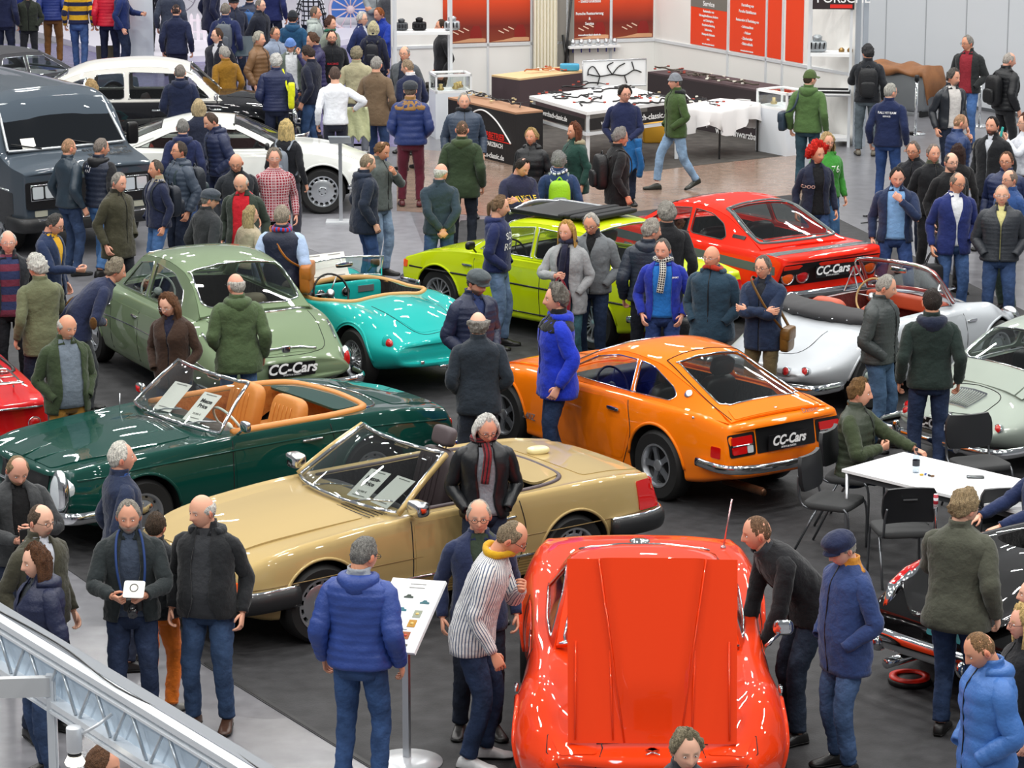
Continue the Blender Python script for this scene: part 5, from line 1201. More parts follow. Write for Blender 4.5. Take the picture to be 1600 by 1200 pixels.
mb=MB();mb.tube(xf(catmull([(Lf*.05,3.12,-.02),(Lf*.3,3.125,-.04),(Lf*.5,3.12,0),(Lf*.7,3.11,-.06),(Lf*.9,3.12,-.02)],6),Mf),.004,5);tag(mb.build('power_cable',BLACK),'black power cable lying along the near stand frame','cable')
def rect(a,b,r=.04):return rpoly([(a[0],a[1]),(b[0],a[1]),(b[0],b[1]),(a[0],b[1])],r)
def price_card(C,x,y,z,rot,title,label,w=.24,h=.34,tilt=1.1):
 Mx=C.E.matrix_basis @ Matrix.Translation((x,y,z)) @ Matrix.Rotation(rot,4,'Z') @ Matrix.Rotation(tilt,4,'X')
 mb=MB();mb.prism([(-w/2,0),(w/2,0),(w/2,h),(-w/2,h)],-.001,.001);o=mb.build('price_card',PAPER);o.matrix_world=Mx
 tag(o,label,'price card','price cards behind the windscreens')
 if title:
  t=card_text(title,(0,0,0),.062,(0,0,0),INK,o,bold=.0015);t.location=(0,h*.62,.003)
  t=card_text('29.900 €',(0,0,0),.030,(0,0,0),GREYINK,o);t.location=(0,h*.26,.003)
 for k in range(2):
  b=MB();b.box((0,h*(.93 if k else .12),.002),(w*.6,.010,.001));b.build('printed_line',GREYINK,o)
 return o
# ---------------------------------------------------------------- gold convertible
def gold_convertible():
 rows=[(2.02,.30,.66,.80,.50,.77,.66,.68,.69,.44,.70,.71),(1.75,.22,.76,.87,.52,.82,.74,.72,.765,.46,.765,.775),(1.2,.18,.79,.895,.54,.845,.80,.74,.825,.50,.82,.83),
   (.6,.17,.80,.895,.55,.85,.845,.75,.865,.5,.87,.885),(.3,.17,.80,.895,.55,.85,.855,.76,.87,.5,.89,.90),(-.3,.17,.80,.895,.55,.85,.86,.76,.875,.5,.885,.89),
   (-1.2,.18,.79,.895,.55,.845,.865,.74,.885,.5,.89,.895),(-1.8,.24,.76,.87,.54,.81,.85,.70,.87,.46,.875,.88),(-2.17,.34,.68,.81,.52,.75,.81,.64,.83,.42,.835,.84)]
 tub=(rpoly([(.34,-.66),(.34,.66),(-1.0,.68),(-1.32,.50),(-1.32,-.50),(-1.0,-.68)],.14),.32,1.4)
 C=car('gold_convertible','metallic gold convertible with dark open cabin and price cards behind its windscreen',rows,2.455,R=.318,W=.205,track=.89,col='#b8a06c',flake=.35,wheels='alloy',tub=tub,tubc='#1d1618',
   loc=(-0.99,23.45),head=215.5,prof=([(.2,-.06),(.5,.0),(.72,-.05)],[(.3,.0),(.55,.03),(.84,-.04)]),arch=1.14,rnd=(.05,.05),bow=(.14,.10),cat='convertible')
 E=C.E;s1=mat('seat_leather','#33292b',.5)
 for y in (.36,-.36):seat(C,-.35,y,.42,s1,.50,.62,headrest=mat('head_restraint','#54494c',.55))
 steering(C,.12,.37,.80,tilt=.5,r=.20,spokes=4);dash(C,.32,.64,.80,mat('dash_dark','#1c1b1e',.6),.17,.26)
 windshield(C,(.60,.745,.90),(.0,.60,1.28),cy=.17,glass=TINT)
 # A pillars painted in the body colour on the outside
 for s in (-1,1):bar(C,[(.44,s*.765,.90),(.16,s*.70,1.10),(-.12,s*.625,1.275)],.026,'pillar',C.pm,flat=.8)
 # rim of the cabin, with the soft top cover behind
 seam(C.bvh,'z',[(.30,.70),(-.3,.71),(-.98,.71),(-1.30,.56),(-1.38,.2),(-1.38,-.2),(-1.30,-.56),(-.98,-.71),(-.3,-.71),(.30,-.70)],E,'cabin_edge',.022,mat('edge_vinyl','#4a3c40',.5),off=.0)
 decal(C.bvh,'z',rpoly([(-1.0,-.64),(-.98,.64),(-1.34,.52),(-1.44,.3),(-1.44,-.3),(-1.34,-.52)],.1),C.pm,'soft_top_cover',E,.012,.02)
 decal(C.bvh,'z',rpoly([(.66,-.60),(.66,.60),(1.3,.56),(1.98,.50),(1.98,-.50),(1.3,-.56)],.05),C.pm,'bonnet',E,.008,.014,bulge=.02)
 decal(C.bvh,'z',rpoly([(-1.50,-.62),(-1.50,.62),(-2.14,.56),(-2.14,-.56)],.06),C.pm,'boot_lid',E,.006,.012)
 for y0 in (.18,):
  for k in range(9):seam(C.bvh,'z',[(.50+.02*k,y0+.02),(.47+.02*k,y0+.46)],E,'air_vent_slat',.004,BLACK,off=.008) if k % 2==0 else None
 def side(s,ax):
  d=decal(C.bvh,ax,rpoly([(.36,.30),(.36,.83),(-.66,.835),(-.70,.60),(-.62,.30)],.05),C.pm,'door',E,.005,.012,res=.10)
  seam(C.bvh,ax,[(.38,.28),(.385,.6),(.38,.85)],d,'door_gap',.005);seam(C.bvh,ax,[(-.63,.28),(-.72,.58),(-.68,.85)],d,'door_gap',.005)
  bar(C,[(-.40,s*.895,.735),(-.50,s*.915,.737),(-.62,s*.892,.735)],.011,'door_handle',CHROME,parent=d)
  seam(C.bvh,ax,[(1.95,.52),(1.2,.545),(0,.555),(-1.2,.555),(-2.1,.55)],E,'waist_crease',.005,mat('gold_shadow_line','#7a6238',.4))
  for k in range(7):seam(C.bvh,ax,[(.80,.215+.024*k),(-.80,.215+.024*k)],E,'sill_rib',.0065,mat('gold_cladding','#9a8048',.35,.4))
  bar(C,[(.82,s*.90,.395),(0,s*.905,.395),(-.82,s*.90,.395)],.012,'sill_trim',CHROME,flat=.6)
  # wheel lips
  for x in (1.2275,-1.2275):
   a=np.linspace(.12,PI-.12,14);seam(C.bvh,ax,[(x+.372*math.cos(t),.318+.372*math.sin(t)) for t in a],E,'wheel_lip',.014,C.pm,k=2)
  decal(C.bvh,ax,rect((-1.93,.56),(-2.16,.80),.02),RED,'tail_lamp',E,.012,.02,res=.05);decal(C.bvh,ax,rect((1.86,.46),(2.03,.62),.02),ORANGE,'indicator',E,.012,.02,res=.05)
  m=MB();m.rbox((.36,s*.93,.97),(.13,.20,.13),.55);m.tube([(.34,s*.80,.88),(.36,s*.88,.95)],.018,8);mo=m.build('door_mirror',CHROME,E)
  g=MB();g.rbox((.30,s*.93,.97),(.02,.16,.10),.5);g.build('mirror_glass',GLASS,mo)
 both(side)
 for s in (-1,1):
  m=MB();m.tube([(.62,s*.30-.1,.905),(.50,s*.30+.14,.955),(.44,s*.30+.38,.985)],.008,6,flat=.5);m.build('wiper',CHROME,E)
 # bumpers
 def bumper(x,sg,zc):
  P=[(x-sg*.62,.905,zc),(x-sg*.22,.90,zc),(x-sg*.03,.78,zc),(x+sg*.04,.4,zc),(x+sg*.05,0,zc),(x+sg*.04,-.4,zc),(x-sg*.03,-.78,zc),(x-sg*.22,-.90,zc),(x-sg*.62,-.905,zc)]
  o=bar(C,P,.088,'bumper',RUBBERB,flat=.55,ref=(0,0,1),mseg=14);bar(C,[(a-sg*.0,b*1.0,c+.075) for a,b,c in P],.020,'bumper_trim',CHROME,parent=o)
 bumper(-2.22,-1,.47);bumper(2.08,1,.44)
 decal(C.bvh,'x+',rect((-.5,.42),(.5,.66),.03),BLACK,'grille',E,.012,.02)
 for s in (-1,1):decal(C.bvh,'x+',rect((s*.55,.46),(s*.76,.64),.03),CLEAR,'headlamp',E,.015,.02)
 for s in (-1,1):decal(C.bvh,'x-',rect((s*.48,.58),(s*.78,.79),.03),RED,'tail_lamp',E,.012,.02)
 plate(C,'x-',0,.62);plate(C,'x+',0,.40,w=.52)
 # radio aerial base on the boot: the pale magnetic dome in the picture
 m=MB();m.rbox((0,0,.03),(.20,.14,.07),.7);o=m.build('roof_sign_dome',mat('cream_plastic','#e6d9a4',.3,coat=.5));p=C.E.matrix_basis @ hit(C.bvh,'z',-1.62,-.18)[0];o.location=p;o.rotation_euler=(0,0,.5)
 tag(o,'small cream dome lying on the boot lid of the gold convertible','cover')
 price_card(C,.45,.14,.885,PI/2+.15,'Messe-\nPrice','price card reading Messe-Price in the gold convertible, the left one of two',tilt=.56)
 price_card(C,.41,.42,.885,PI/2+.05,'','plain printed data sheet in the gold convertible beside the Messe-Price card',tilt=.56)
 return C
# ---------------------------------------------------------------- dark green convertible
def green_convertible():
 rows=[(1.93,.32,.60,.78,.52,.76,.72,.70,.78,.48,.74,.74),(1.7,.24,.72,.86,.54,.82,.76,.74,.815,.50,.775,.785),(1.2,.19,.78,.875,.55,.83,.80,.75,.845,.52,.815,.83),
   (.5,.18,.79,.875,.56,.84,.84,.76,.865,.52,.865,.89),(.2,.18,.79,.875,.56,.84,.85,.77,.87,.52,.88,.90),(-.6,.18,.79,.88,.56,.84,.855,.77,.875,.5,.88,.885),
   (-1.2,.20,.78,.88,.58,.83,.84,.75,.87,.5,.865,.87),(-1.8,.26,.74,.83,.58,.78,.80,.70,.82,.46,.82,.83),(-2.2,.36,.64,.76,.56,.70,.73,.62,.75,.4,.755,.76)]
 tub=(rpoly([(.25,-.66),(.25,.66),(-.85,.68),(-1.28,.52),(-1.28,-.52),(-.85,-.68)],.12),.32,1.4)
 C=car('green_convertible','dark green convertible with tan leather cabin, chrome trim and oval headlamps',rows,2.40,R=.315,W=.19,track=.86,col='#083c34',wheels='disc',tub=tub,tubc='#b9722e',loc=(-2.74,26.0),head=216.9,
   prof=([(.2,-.08),(.5,.0),(.80,-.06)],[(.3,.0),(.55,.02),(.84,-.06)]),bow=(.10,.12),cat='convertible')
 E=C.E;tan=mat('tan_leather','#c8813a',.45,bump=(20,.2,.01));
 for y in (.36,-.36):seat(C,-.28,y,.46,tan,.50,.56,headrest=None)
 mb=MB();mb.rbox((-.85,0,.50),(.5,1.1,.22),.4);mb.build('rear_shelf',tan,E)
 steering(C,.02,.36,.84,m=mat('ivory_plastic','#d9e2d8',.35),tilt=.55,r=.21,spokes=2);dash(C,.22,.64,.82,mat('dash_tan','#3a2a20',.5),.16,.2)
 windshield(C,(.50,.75,.90),(.06,.60,1.27),cy=.14)
 seam(C.bvh,'z',[(.22,.72),(-.3,.73),(-.85,.73),(-1.26,.60),(-1.36,.2),(-1.36,-.2),(-1.26,-.60),(-.85,-.73),(-.3,-.73),(.22,-.72)],E,'cabin_edge',.040,tan,off=.0)
 decal(C.bvh,'z',rpoly([(-.98,-.60),(-.98,.60),(-1.34,.50),(-1.40,0),(-1.34,-.50)],.1),C.pm,'soft_top_cover',E,.012,.02)
 seam(C.bvh,'z',[(-.98,.70),(-1.40,.56),(-1.55,.25),(-1.58,0),(-1.55,-.25),(-1.40,-.56),(-.98,-.70)],E,'chrome_trim',.012,CHROME,off=.003)
 decal(C.bvh,'z',rpoly([(.55,-.58),(.55,.58),(1.2,.56),(1.85,.40),(1.85,-.40),(1.2,-.56)],.06),C.pm,'bonnet',E,.006,.012,bulge=.02)
 for y in (.17,-.17):seam(C.bvh,'z',[(1.85,y*.6),(1.2,y*1.2),(.7,y*1.6)],E,'bonnet_crease',.008,C.pm,off=.012)
 for k in range(5):seam(C.bvh,'z',[(.56+.028*k,.32),(.53+.028*k,.0),(.56+.028*k,-.32)],E,'air_vent_slat',.007,CHROME if k in (0,4) else BLACK,off=.008)
 decal(C.bvh,'z',rpoly([(-1.62,-.56),(-1.62,.56),(-2.16,.46),(-2.16,-.46)],.07),C.pm,'boot_lid',E,.006,.012)
 def side(s,ax):
  d=decal(C.bvh,ax,rpoly([(.26,.30),(.28,.82),(-.72,.825),(-.76,.60),(-.66,.30)],.05),C.pm,'door',E,.004,.012,res=.10)
  seam(C.bvh,ax,[(.29,.26),(.30,.6),(.29,.84)],d,'door_gap',.005);seam(C.bvh,ax,[(-.67,.28),(-.78,.58),(-.74,.84)],d,'door_gap',.005)
  bar(C,[(-.42,s*.885,.735),(-.52,s*.905,.74),(-.64,s*.882,.735)],.012,'door_handle',CHROME,parent=d)
  seam(C.bvh,ax,[(1.8,.70),(1.2,.735),(0,.755),(-1.2,.75),(-2.1,.66)],E,'waist_crease',.010,C.pm,off=.0)
  bar(C,[(.80,s*.875,.25),(0,s*.885,.25),(-.80,s*.875,.25)],.016,'sill_trim',CHROME,flat=.6)
  for x in (1.2,-1.2):
   a=np.linspace(.12,PI-.12,14);seam(C.bvh,ax,[(x+.37*math.cos(t),.315+.37*math.sin(t)) for t in a],E,'wheel_lip',.016,C.pm,k=2)
  # upright oval headlamp unit
  hl=MB();Mx=Matrix.Translation((1.93,s*.70,.60)) @ Matrix.Rotation(PI/2,4,'Y')
  hl.ell((0,0,0),(.205,.118,.07),24,10,Mx);ho=hl.build('headlamp',CHROME,E)
  gl=MB();gl.ell((0,0,0),(.185,.100,.085),24,10,Mx);gl.ell((-.07,0,.02),(.10,.088,.085),20,8,Mx);gl.build('headlamp_glass',CLEAR,ho)
  m=MB();m.rbox((.20,s*.92,.97),(.06,.13,.10),.6);m.tube([(.22,s*.80,.87),(.20,s*.90,.95)],.012,8);m.build('door_mirror',CHROME,E)
  tl=MB();tl.rbox((-2.16,s*.60,.60),(.10,.24,.12),.6);tl.build('tail_lamp',RED,E)
  bar(C,[(1.66,s*.90,.40),(1.92,s*.86,.40),(2.04,s*.62,.40),(2.06,s*.40,.40)],.055,'bumper',CHROME,flat=.6,mseg=12)
  bar(C,[(-1.9,s*.88,.42),(-2.2,s*.80,.42),(-2.30,s*.5,.42),(-2.31,s*.0,.42)],.055,'bumper',CHROME,flat=.6,mseg=12)
 both(side)
 decal(C.bvh,'x+',rect((-.42,.42),(.42,.70),.06),BLACK,'grille',E,.008,.015)
 bar(C,[(2.02,-.42,.58),(2.03,0,.58),(2.02,.42,.58)],.014,'grille_bar');m=MB();m.lathe([(.085,-.01),(.085,.01),(.070,.012),(.070,-.01)],24,Matrix.Translation((2.04,0,.58)) @ Matrix.Rotation(PI/2,4,'Y'))
 for i in range(3):m.tube([(2.045,0,.58),(2.045,.075*math.sin(i*2.094),.58+.075*math.cos(i*2.094))],.006,6)
 m.build('grille_star',CHROME,E)
 for s in (-1,1):m=MB();m.tube([(.52,s*.30,.905),(.40,s*.30+.16,.955),(.34,s*.30+.36,.985)],.007,6,flat=.5);m.build('wiper',BRIGHT,E)
 m=MB();m.tube([(.55,-.70,.86),(.52,-.74,1.0)],.006,6);m.build('aerial',BRIGHT,E)
 price_card(C,.34,.22,.90,PI/2+.15,'Messe\nPrice','price card reading Messe Price in the dark green convertible, nearest the camera',tilt=.66)
 price_card(C,.34,-.30,.90,PI/2+.15,'','data sheet in the dark green convertible at the far side of its windscreen',tilt=.66)
 return C
# ---------------------------------------------------------------- orange-red coupe with its bonnet up
def red_sports_car():
 rows=[(2.20,.36,.50,.66,.55,.60,.63,.50,.655,.30,.66,.665),(1.95,.24,.66,.82,.55,.75,.69,.62,.735,.42,.69,.695),(1.25,.18,.74,.875,.56,.81,.78,.68,.875,.47,.77,.77),
   (.7,.18,.74,.83,.56,.77,.80,.67,.87,.46,.81,.82),(.2,.18,.72,.79,.55,.76,.83,.68,.87,.46,.86,.87),(-.5,.18,.73,.80,.55,.77,.84,.68,.88,.46,.88,.88),
   (-1.25,.18,.76,.88,.58,.81,.84,.70,.94,.5,.89,.89),(-1.9,.25,.72,.84,.58,.76,.85,.66,.895,.45,.895,.90),(-2.28,.36,.62,.76,.62,.70,.83,.6,.85,.4,.86,.865)]
 hood_open=(rpoly([(.84,-.52),(.84,.52),(1.98,.50),(1.98,-.50)],.04),.40,1.4)
 C=car('red_sports_car','low orange-red sports coupe seen nose-on with its bonnet raised, crossed emblem on nose',rows,2.489,R=.335,W=.22,track=.87,col='#e03a0a',wheels='disc',tub=[hood_open,(rpoly([(.2,-.6),(.2,.6),(-.9,.55),(-.9,-.55)],.05),.35,1.0)],
   tubc='#121214',loc=(.94,19.8),head=268.8,prof=([(.2,-.10),(.55,.0),(.66,-.04)],[(.3,.0),(.6,.03),(.86,-.02)]),bow=(.30,.14),rnd=(.06,.05),cat='sports car')
 E=C.E
 C.gh=greenhouse(C,[(.62,.63,.84,.60,.865,.875),(.35,.66,.85,.57,.98,1.02),(-.05,.68,.86,.52,1.13,1.19),(-.5,.68,.87,.50,1.15,1.215),(-.85,.68,.88,.50,1.12,1.19),(-1.1,.62,.89,.50,.98,1.02),(-1.3,.56,.90,.50,.91,.92)],
   rpoly([(.57,-.55),(.57,.55),(-.02,.47),(-.02,-.47)],.06),rpoly([(-.88,-.42),(-.88,.42),(-1.05,.42),(-1.05,-.42)],.04),
   [rpoly([(.42,.89),(.02,1.09),(-.55,1.11),(-.72,.91)],.04)],trim=CHROME)
 # engine in the open bay
 m=MB();m.rbox((1.35,0,.52),(.70,.50,.26),.4);eo=m.build('engine',mat('engine_grey','#5a5c5f',.5,.6),E)
 m=MB();m.lathe([(.19,0),(.20,.02),(.20,.07),(.17,.085),(0,.088)],28,Matrix.Translation((1.30,0,.64)));m.build('air_filter',CHROME,eo)
 for s in (-1,1):m=MB();m.rbox((1.35,s*.30,.60),(.52,.12,.09),.4);m.build('rocker_cover',mat('engine_orange','#c85a1a',.45),eo)
 # raised bonnet, hinged at the nose
 L,Wd=1.16,.525;nu,nv=26,34;top=[];bot=[]
 for i in range(nu):
  u=i/(nu-1)
  for j in range(nv):
   v=-1+2*j/(nv-1);bw=.17+.16*u;y=v*(Wd-.01*(1-u));a=abs(y)
   z=.050*smooth(0,.35,u)*(1-smooth(bw-.045,bw+.02,a))+.012*(1-v*v)+.010*math.exp(-((a-.36)/.012)**2)*smooth(.45,.1,u)
   top.append((u*L,y,z));bot.append((u*L,y,z-.022))
 m=MB();T=np.array(top).reshape(nu,nv,3);B=np.array(bot).reshape(nu,nv,3);m.grid(np.concatenate([T,B[:,::-1]],axis=1),True,(True,True))
 ang=math.radians(66);Mx=Matrix.Translation((2.02,0,.70)) @ Matrix.Rotation(PI,4,'Z') @ Matrix.Rotation(-ang,4,'Y')
 bo=m.build('bonnet',C.pm,E,sharp=50);bo.matrix_local=Mx
 for a,b in (((.0,.17),(L,.33)),((.0,-.17),(L,-.33)),((.02,.47),(L*.55,.47)),((.02,-.47),(L*.55,-.47)),((.02,.24),(L*.5,.26)),((.02,-.24),(L*.5,-.26))):
  m=MB();m.tube([(a[0],a[1],.012),((a[0]+b[0])/2,(a[1]+b[1])/2,.03 if abs(b[1])==.33 else .016),(b[0],b[1],.030 if abs(b[1])==.33 else .012)],.006,6);m.build('bonnet_crease',C.pm,bo)
 for s in (-1,1):m=MB();m.tube([(1.25,s*.46,.62),(1.60,s*.47,1.30)],.011,8);m.build('bonnet_strut',BRIGHT,E)
 def side(s,ax):
  d=decal(C.bvh,ax,rpoly([(.52,.28),(.50,.80),(-.72,.82),(-.78,.55),(-.64,.28)],.05),C.pm,'door',E,.004,.012,res=.1)
  seam(C.bvh,ax,[(.54,.26),(.54,.6),(.52,.84)],d,'door_gap',.005);seam(C.bvh,ax,[(-.66,.26),(-.80,.55),(-.74,.84)],d,'door_gap',.005)
  for x in (1.2445,-1.2445):
   a=np.linspace(.12,PI-.12,14);seam(C.bvh,ax,[(x+.395*math.cos(t),.335+.39*math.sin(t)) for t in a],E,'wheel_lip',.016,C.pm,k=2)
  m=MB();p=Vector((.92,s*.85,.70));m.rbox(p,(.09,.03,.05),.6);m.build('wing_badge',CHROME,E)
  seam(C.bvh,'z',[(1.88,s*.32),(1.88,s*.64),(2.11,s*.58),(2.15,s*.32),(1.88,s*.32)],E,'lamp_cover_gap',.004,k=2)
  decal(C.bvh,'z',rpoly([(1.90,s*.34),(1.90,s*.62),(2.10,s*.56),(2.13,s*.34)],.03),C.pm,'headlamp_cover',E,.006,.01,res=.05)
 both(side)
 m=MB();m.rbox((.36,.90,.95),(.05,.14,.11),.7);m.tube([(.44,.78,.84),(.38,.87,.91)],.012,8);m.build('door_mirror',CHROME,E)
 m=MB();m.tube([(-1.75,.60,.90),(-1.80,.66,1.27)],.007,6,cap=(True,True));m.lathe([(.022,0),(.018,.03),(0,.035)],12,Matrix.Translation((-1.75,.60,.895)));m.build('aerial',mat('aerial_pink','#caa6a8',.25,.8),E)
 m=MB();m.lathe([(.075,0),(.075,.012),(.05,.022),(0,.024)],24,Matrix.Translation((-1.95,0,.895)));m.build('fuel_cap',CHROME,E)
 # crossed flags emblem on the nose
 p,n=hit(C.bvh,'z',2.13,0);m=MB()
 for s in (-1,1):
  Q=Matrix.Translation(p+Vector((0,0,.012))) @ Matrix.Rotation(s*.75,4,'Z');m.box((0,0,0),(.012,.012,.008));m.V[-1]=xf(m.V[-1],Q);m.tube(xf(np.array([(.06,0,0),(-.06,0,0)]),Q),.005,6)
  m.prism([(-.06,0),(-.015,0),(-.010,s*.055),(-.055,s*.065)],-.004,.004,0,Q)
 m.build('crossed_flags_badge',CHROME,E)
 E.scale=(.98,1.05,1.03)
 bar(C,[(1.95,.78,.42),(2.22,.55,.42),(2.33,0,.42),(2.22,-.55,.42),(1.95,-.78,.42)],.045,'bumper',CHROME,flat=.6)
 decal(C.bvh,'x+',rect((-.45,.28),(.45,.38),.02),BLACK,'grille',E,.012,.02)
 for s in (-1,1):
  for y in (.30,.56):lamp(C,'x-',s*y,.66,.075,.02,'tail_lamp',RED)
 return C
# ---------------------------------------------------------------- orange fastback coupe
def orange_coupe():
 rows=[(1.88,.34,.55,.68,.50,.64,.58,.52,.60,.30,.62,.63),(1.65,.22,.66,.77,.52,.72,.66,.58,.70,.36,.69,.70),(1.15,.18,.72,.805,.54,.76,.74,.62,.80,.40,.76,.79),
   (.55,.18,.73,.805,.55,.765,.79,.63,.83,.40,.82,.85),(0,.18,.73,.81,.56,.765,.82,.64,.85,.4,.86,.88),(-.6,.18,.73,.81,.57,.765,.84,.66,.87,.4,.88,.89),
   (-1.15,.20,.74,.825,.60,.78,.85,.68,.885,.4,.90,.90),(-1.7,.26,.72,.80,.60,.76,.86,.66,.885,.4,.89,.895),(-2.08,.36,.68,.76,.60,.72,.82,.64,.85,.4,.86,.865)]
 C=car('orange_coupe','bright orange fastback coupe with black alloy wheels and a black plate in white script',rows,2.305,R=.325,W=.20,track=.815,col='#f47a08',wheels='spoke',tub=(rpoly([(.35,-.60),(.35,.60),(-1.3,.58),(-1.6,.4),(-1.6,-.4),(-1.3,-.58)],.05),.35,1.2),tubc='#141416',
   loc=(1.20,27.6),head=126,prof=([(.2,-.10),(.5,.0),(.62,-.05)],[(.3,-.04),(.55,.02),(.86,-.03)]),bow=(.22,.08),cutr=(.375,.375),cat='sports car')
 E=C.E;E.scale=(1.05,.91,1.03)
 greenhouse(C,[(.60,.64,.83,.60,.855,.865),(.30,.67,.845,.575,.97,1.01),(-.10,.69,.855,.54,1.14,1.20),(-.45,.70,.865,.52,1.21,1.275),(-.85,.70,.87,.52,1.19,1.265),(-1.25,.70,.875,.525,1.08,1.155),(-1.65,.69,.875,.55,.955,1.01),(-1.98,.66,.865,.62,.87,.895)],
   rpoly([(.55,-.56),(.55,.56),(-.06,.48),(-.06,-.48)],.07),rpoly([(-1.02,-.40),(-1.02,.40),(-1.70,.50),(-1.76,.40),(-1.76,-.40),(-1.70,-.50)],.07),
   [rpoly([(.38,.885),(-.06,1.10),(-.35,1.165),(-.62,1.17),(-.66,.90)],.03),rpoly([(-.70,.90),(-.66,1.17),(-.86,1.15),(-1.16,1.03),(-1.26,.96),(-1.18,.915)],.04)])
 blk=mat('black_vinyl','#151517',.5)
 for y in (.34,-.34):seat(C,-.45,y,.36,blk,.46,.60,headrest=blk)
 steering(C,-.02,.34,.78,tilt=.45,r=.19);dash(C,.25,.60,.78,blk,.18,.25)
 m=MB();m.rbox((-1.35,-.05,.62),(.62,.62,.16),.5);m.build('spare_wheel_cover',blk,E)
 lid=decal(C.gb,'z',rpoly([(-1.80,-.50),(-1.80,.50),(-1.97,.56),(-1.97,-.56)],.03),C.pm,'tailgate',E,.006,.014)
 seam(C.gb,'z',[(-.93,.46),(-1.4,.52),(-1.95,.59)],lid,'tailgate_gap',.005);seam(C.gb,'z',[(-.93,-.46),(-1.4,-.52),(-1.95,-.59)],lid,'tailgate_gap',.005);seam(C.gb,'z',[(-.93,.46),(-.91,0),(-.93,-.46)],lid,'tailgate_gap',.005)
 decal(C.bvh,'z',rpoly([(.60,-.52),(.60,.52),(1.2,.46),(1.8,.26),(1.8,-.26),(1.2,-.46)],.06),C.pm,'bonnet',E,.006,.012,bulge=.03)
 def side(s,ax):
  d=decal(C.bvh,ax,rpoly([(.42,.28),(.42,.78),(-.70,.82),(-.78,.60),(-.66,.28)],.06),C.pm,'door',E,.004,.012,res=.1)
  seam(C.bvh,ax,[(.44,.25),(.45,.55),(.43,.81)],d,'door_gap',.005);seam(C.bvh,ax,[(-.67,.25),(-.80,.55),(-.72,.84)],d,'door_gap',.005)
  m=MB();m.rbox((-.55,s*.815,.735),(.17,.03,.035),.5);m.build('door_handle',CHROME,d)
  for x in (1.1525,-1.1525):
   a=np.linspace(.12,PI-.12,14);seam(C.bvh,ax,[(x+.385*math.cos(t),.325+.385*math.sin(t)) for t in a],E,'wheel_lip',.016,C.pm,k=2)
  p,n=hit(C.gb,ax,-1.36,1.0);m=MB();m.ell((0,0,0),(.045,.045,.010),20,6,Matrix.Translation(p+n*.004) @ n.to_track_quat('Z','Y').to_matrix().to_4x4());m.build('pillar_badge',CHROME,E)
  decal(C.bvh,ax,rect((-1.88,.56),(-1.99,.66),.015),RED,'side_marker',E,.010,.015,res=.05)
  decal(C.bvh,'x-',rect((s*.40,.58),(s*.73,.78),.03),BLACK,'lamp_surround',E,.006,.012)
  decal(C.bvh,'x-',rect((s*.44,.685),(s*.70,.755),.015),RED,'tail_lamp',E,.016,.02,res=.05);decal(C.bvh,'x-',rect((s*.52,.605),(s*.70,.67),.015),RED,'tail_lamp',E,.016,.02,res=.05)
  decal(C.bvh,'x-',rect((s*.44,.605),(s*.515,.67),.015),CLEAR,'reversing_lamp',E,.016,.02,res=.05);seam(C.bvh,'x-',[(s*.44,.678),(s*.70,.678)],E,'lamp_trim',.006,CHROME,off=.018)
  lamp(C,'x+',s*.56,.56,.085,.02,'headlamp',CLEAR)
  m=MB();m.ell((0,0,0),(.016,.016,.012),10,6,Matrix.Translation(hit(C.bvh,ax,-1.62,.86)[0]));m.build('fuel_catch',CHROME,E)
 both(side)
 decal(C.bvh,'x-',rect((-.38,.58),(.38,.80),.02),BLACK,'tail_panel',E,.005,.01)
 pl=plate(C,'x-',0,.66,w=.52,h=.14,off=.035)
 bar(C,[(-1.74,.835,.50),(-2.05,.80,.49),(-2.20,.55,.485),(-2.24,0,.485),(-2.20,-.55,.485),(-2.05,-.80,.49),(-1.74,-.835,.50)],.042,'bumper',CHROME,flat=.55,mseg=12)
 bar(C,[(1.55,.80,.42),(1.82,.66,.42),(1.98,0,.42),(1.82,-.66,.42),(1.55,-.80,.42)],.036,'bumper',CHROME,flat=.55,mseg=12)
 m=MB();m.tube([(-1.7,.42,.26),(-2.22,.42,.27)],.038,12,cap=(True,False));m.tube([(-2.10,.42,.27),(-2.22,.42,.27)],.030,12);m.build('exhaust_pipe',mat('brown_steel','#6a4a36',.4,.7),E)
 for t,y,xx in (('Datsun',-.34,-1.955),):
  tt=card_text(t,(0,0,0),.075,(0,0,0),CHROME,E,'badge_lettering',ext=.003,shear=.35);p,n=hit(C.bvh,'z',-2.02,y);tt.matrix_local=Matrix.Translation(p+Vector((-.02,0,.012))) @ Matrix.Rotation(-PI/2,4,'Z') @ Matrix.Rotation(.5,4,'X')
 p,n=hit(C.gb,'z',-1.93,0);m=MB();m.lathe([(.018,0),(.016,.012),(0,.014)],12,Matrix.Translation(p));m.build('lock',CHROME,E)
 t=card_text('240Z',(0,0,0),.09,(0,0,0),BRIGHT,E,'badge_lettering',ext=.003);p,n=hit(C.bvh,'y+',.72,.40);t.matrix_local=Matrix.Translation(p+Vector((0,.008,0))) @ Matrix.Rotation(PI,4,'Z') @ Matrix.Rotation(PI/2,4,'X')
 return C
def lips(C,wb2,R,r=None,t=.014):
 r=r or R*1.19
 def f(s,ax):
  for x in wb2:
   a=np.linspace(.12,PI-.12,14);seam(C.bvh,ax,[(x+r*math.cos(q),R+r*math.sin(q)) for q in a],C.E,'wheel_lip',t,C.pm,k=2)
 both(f)
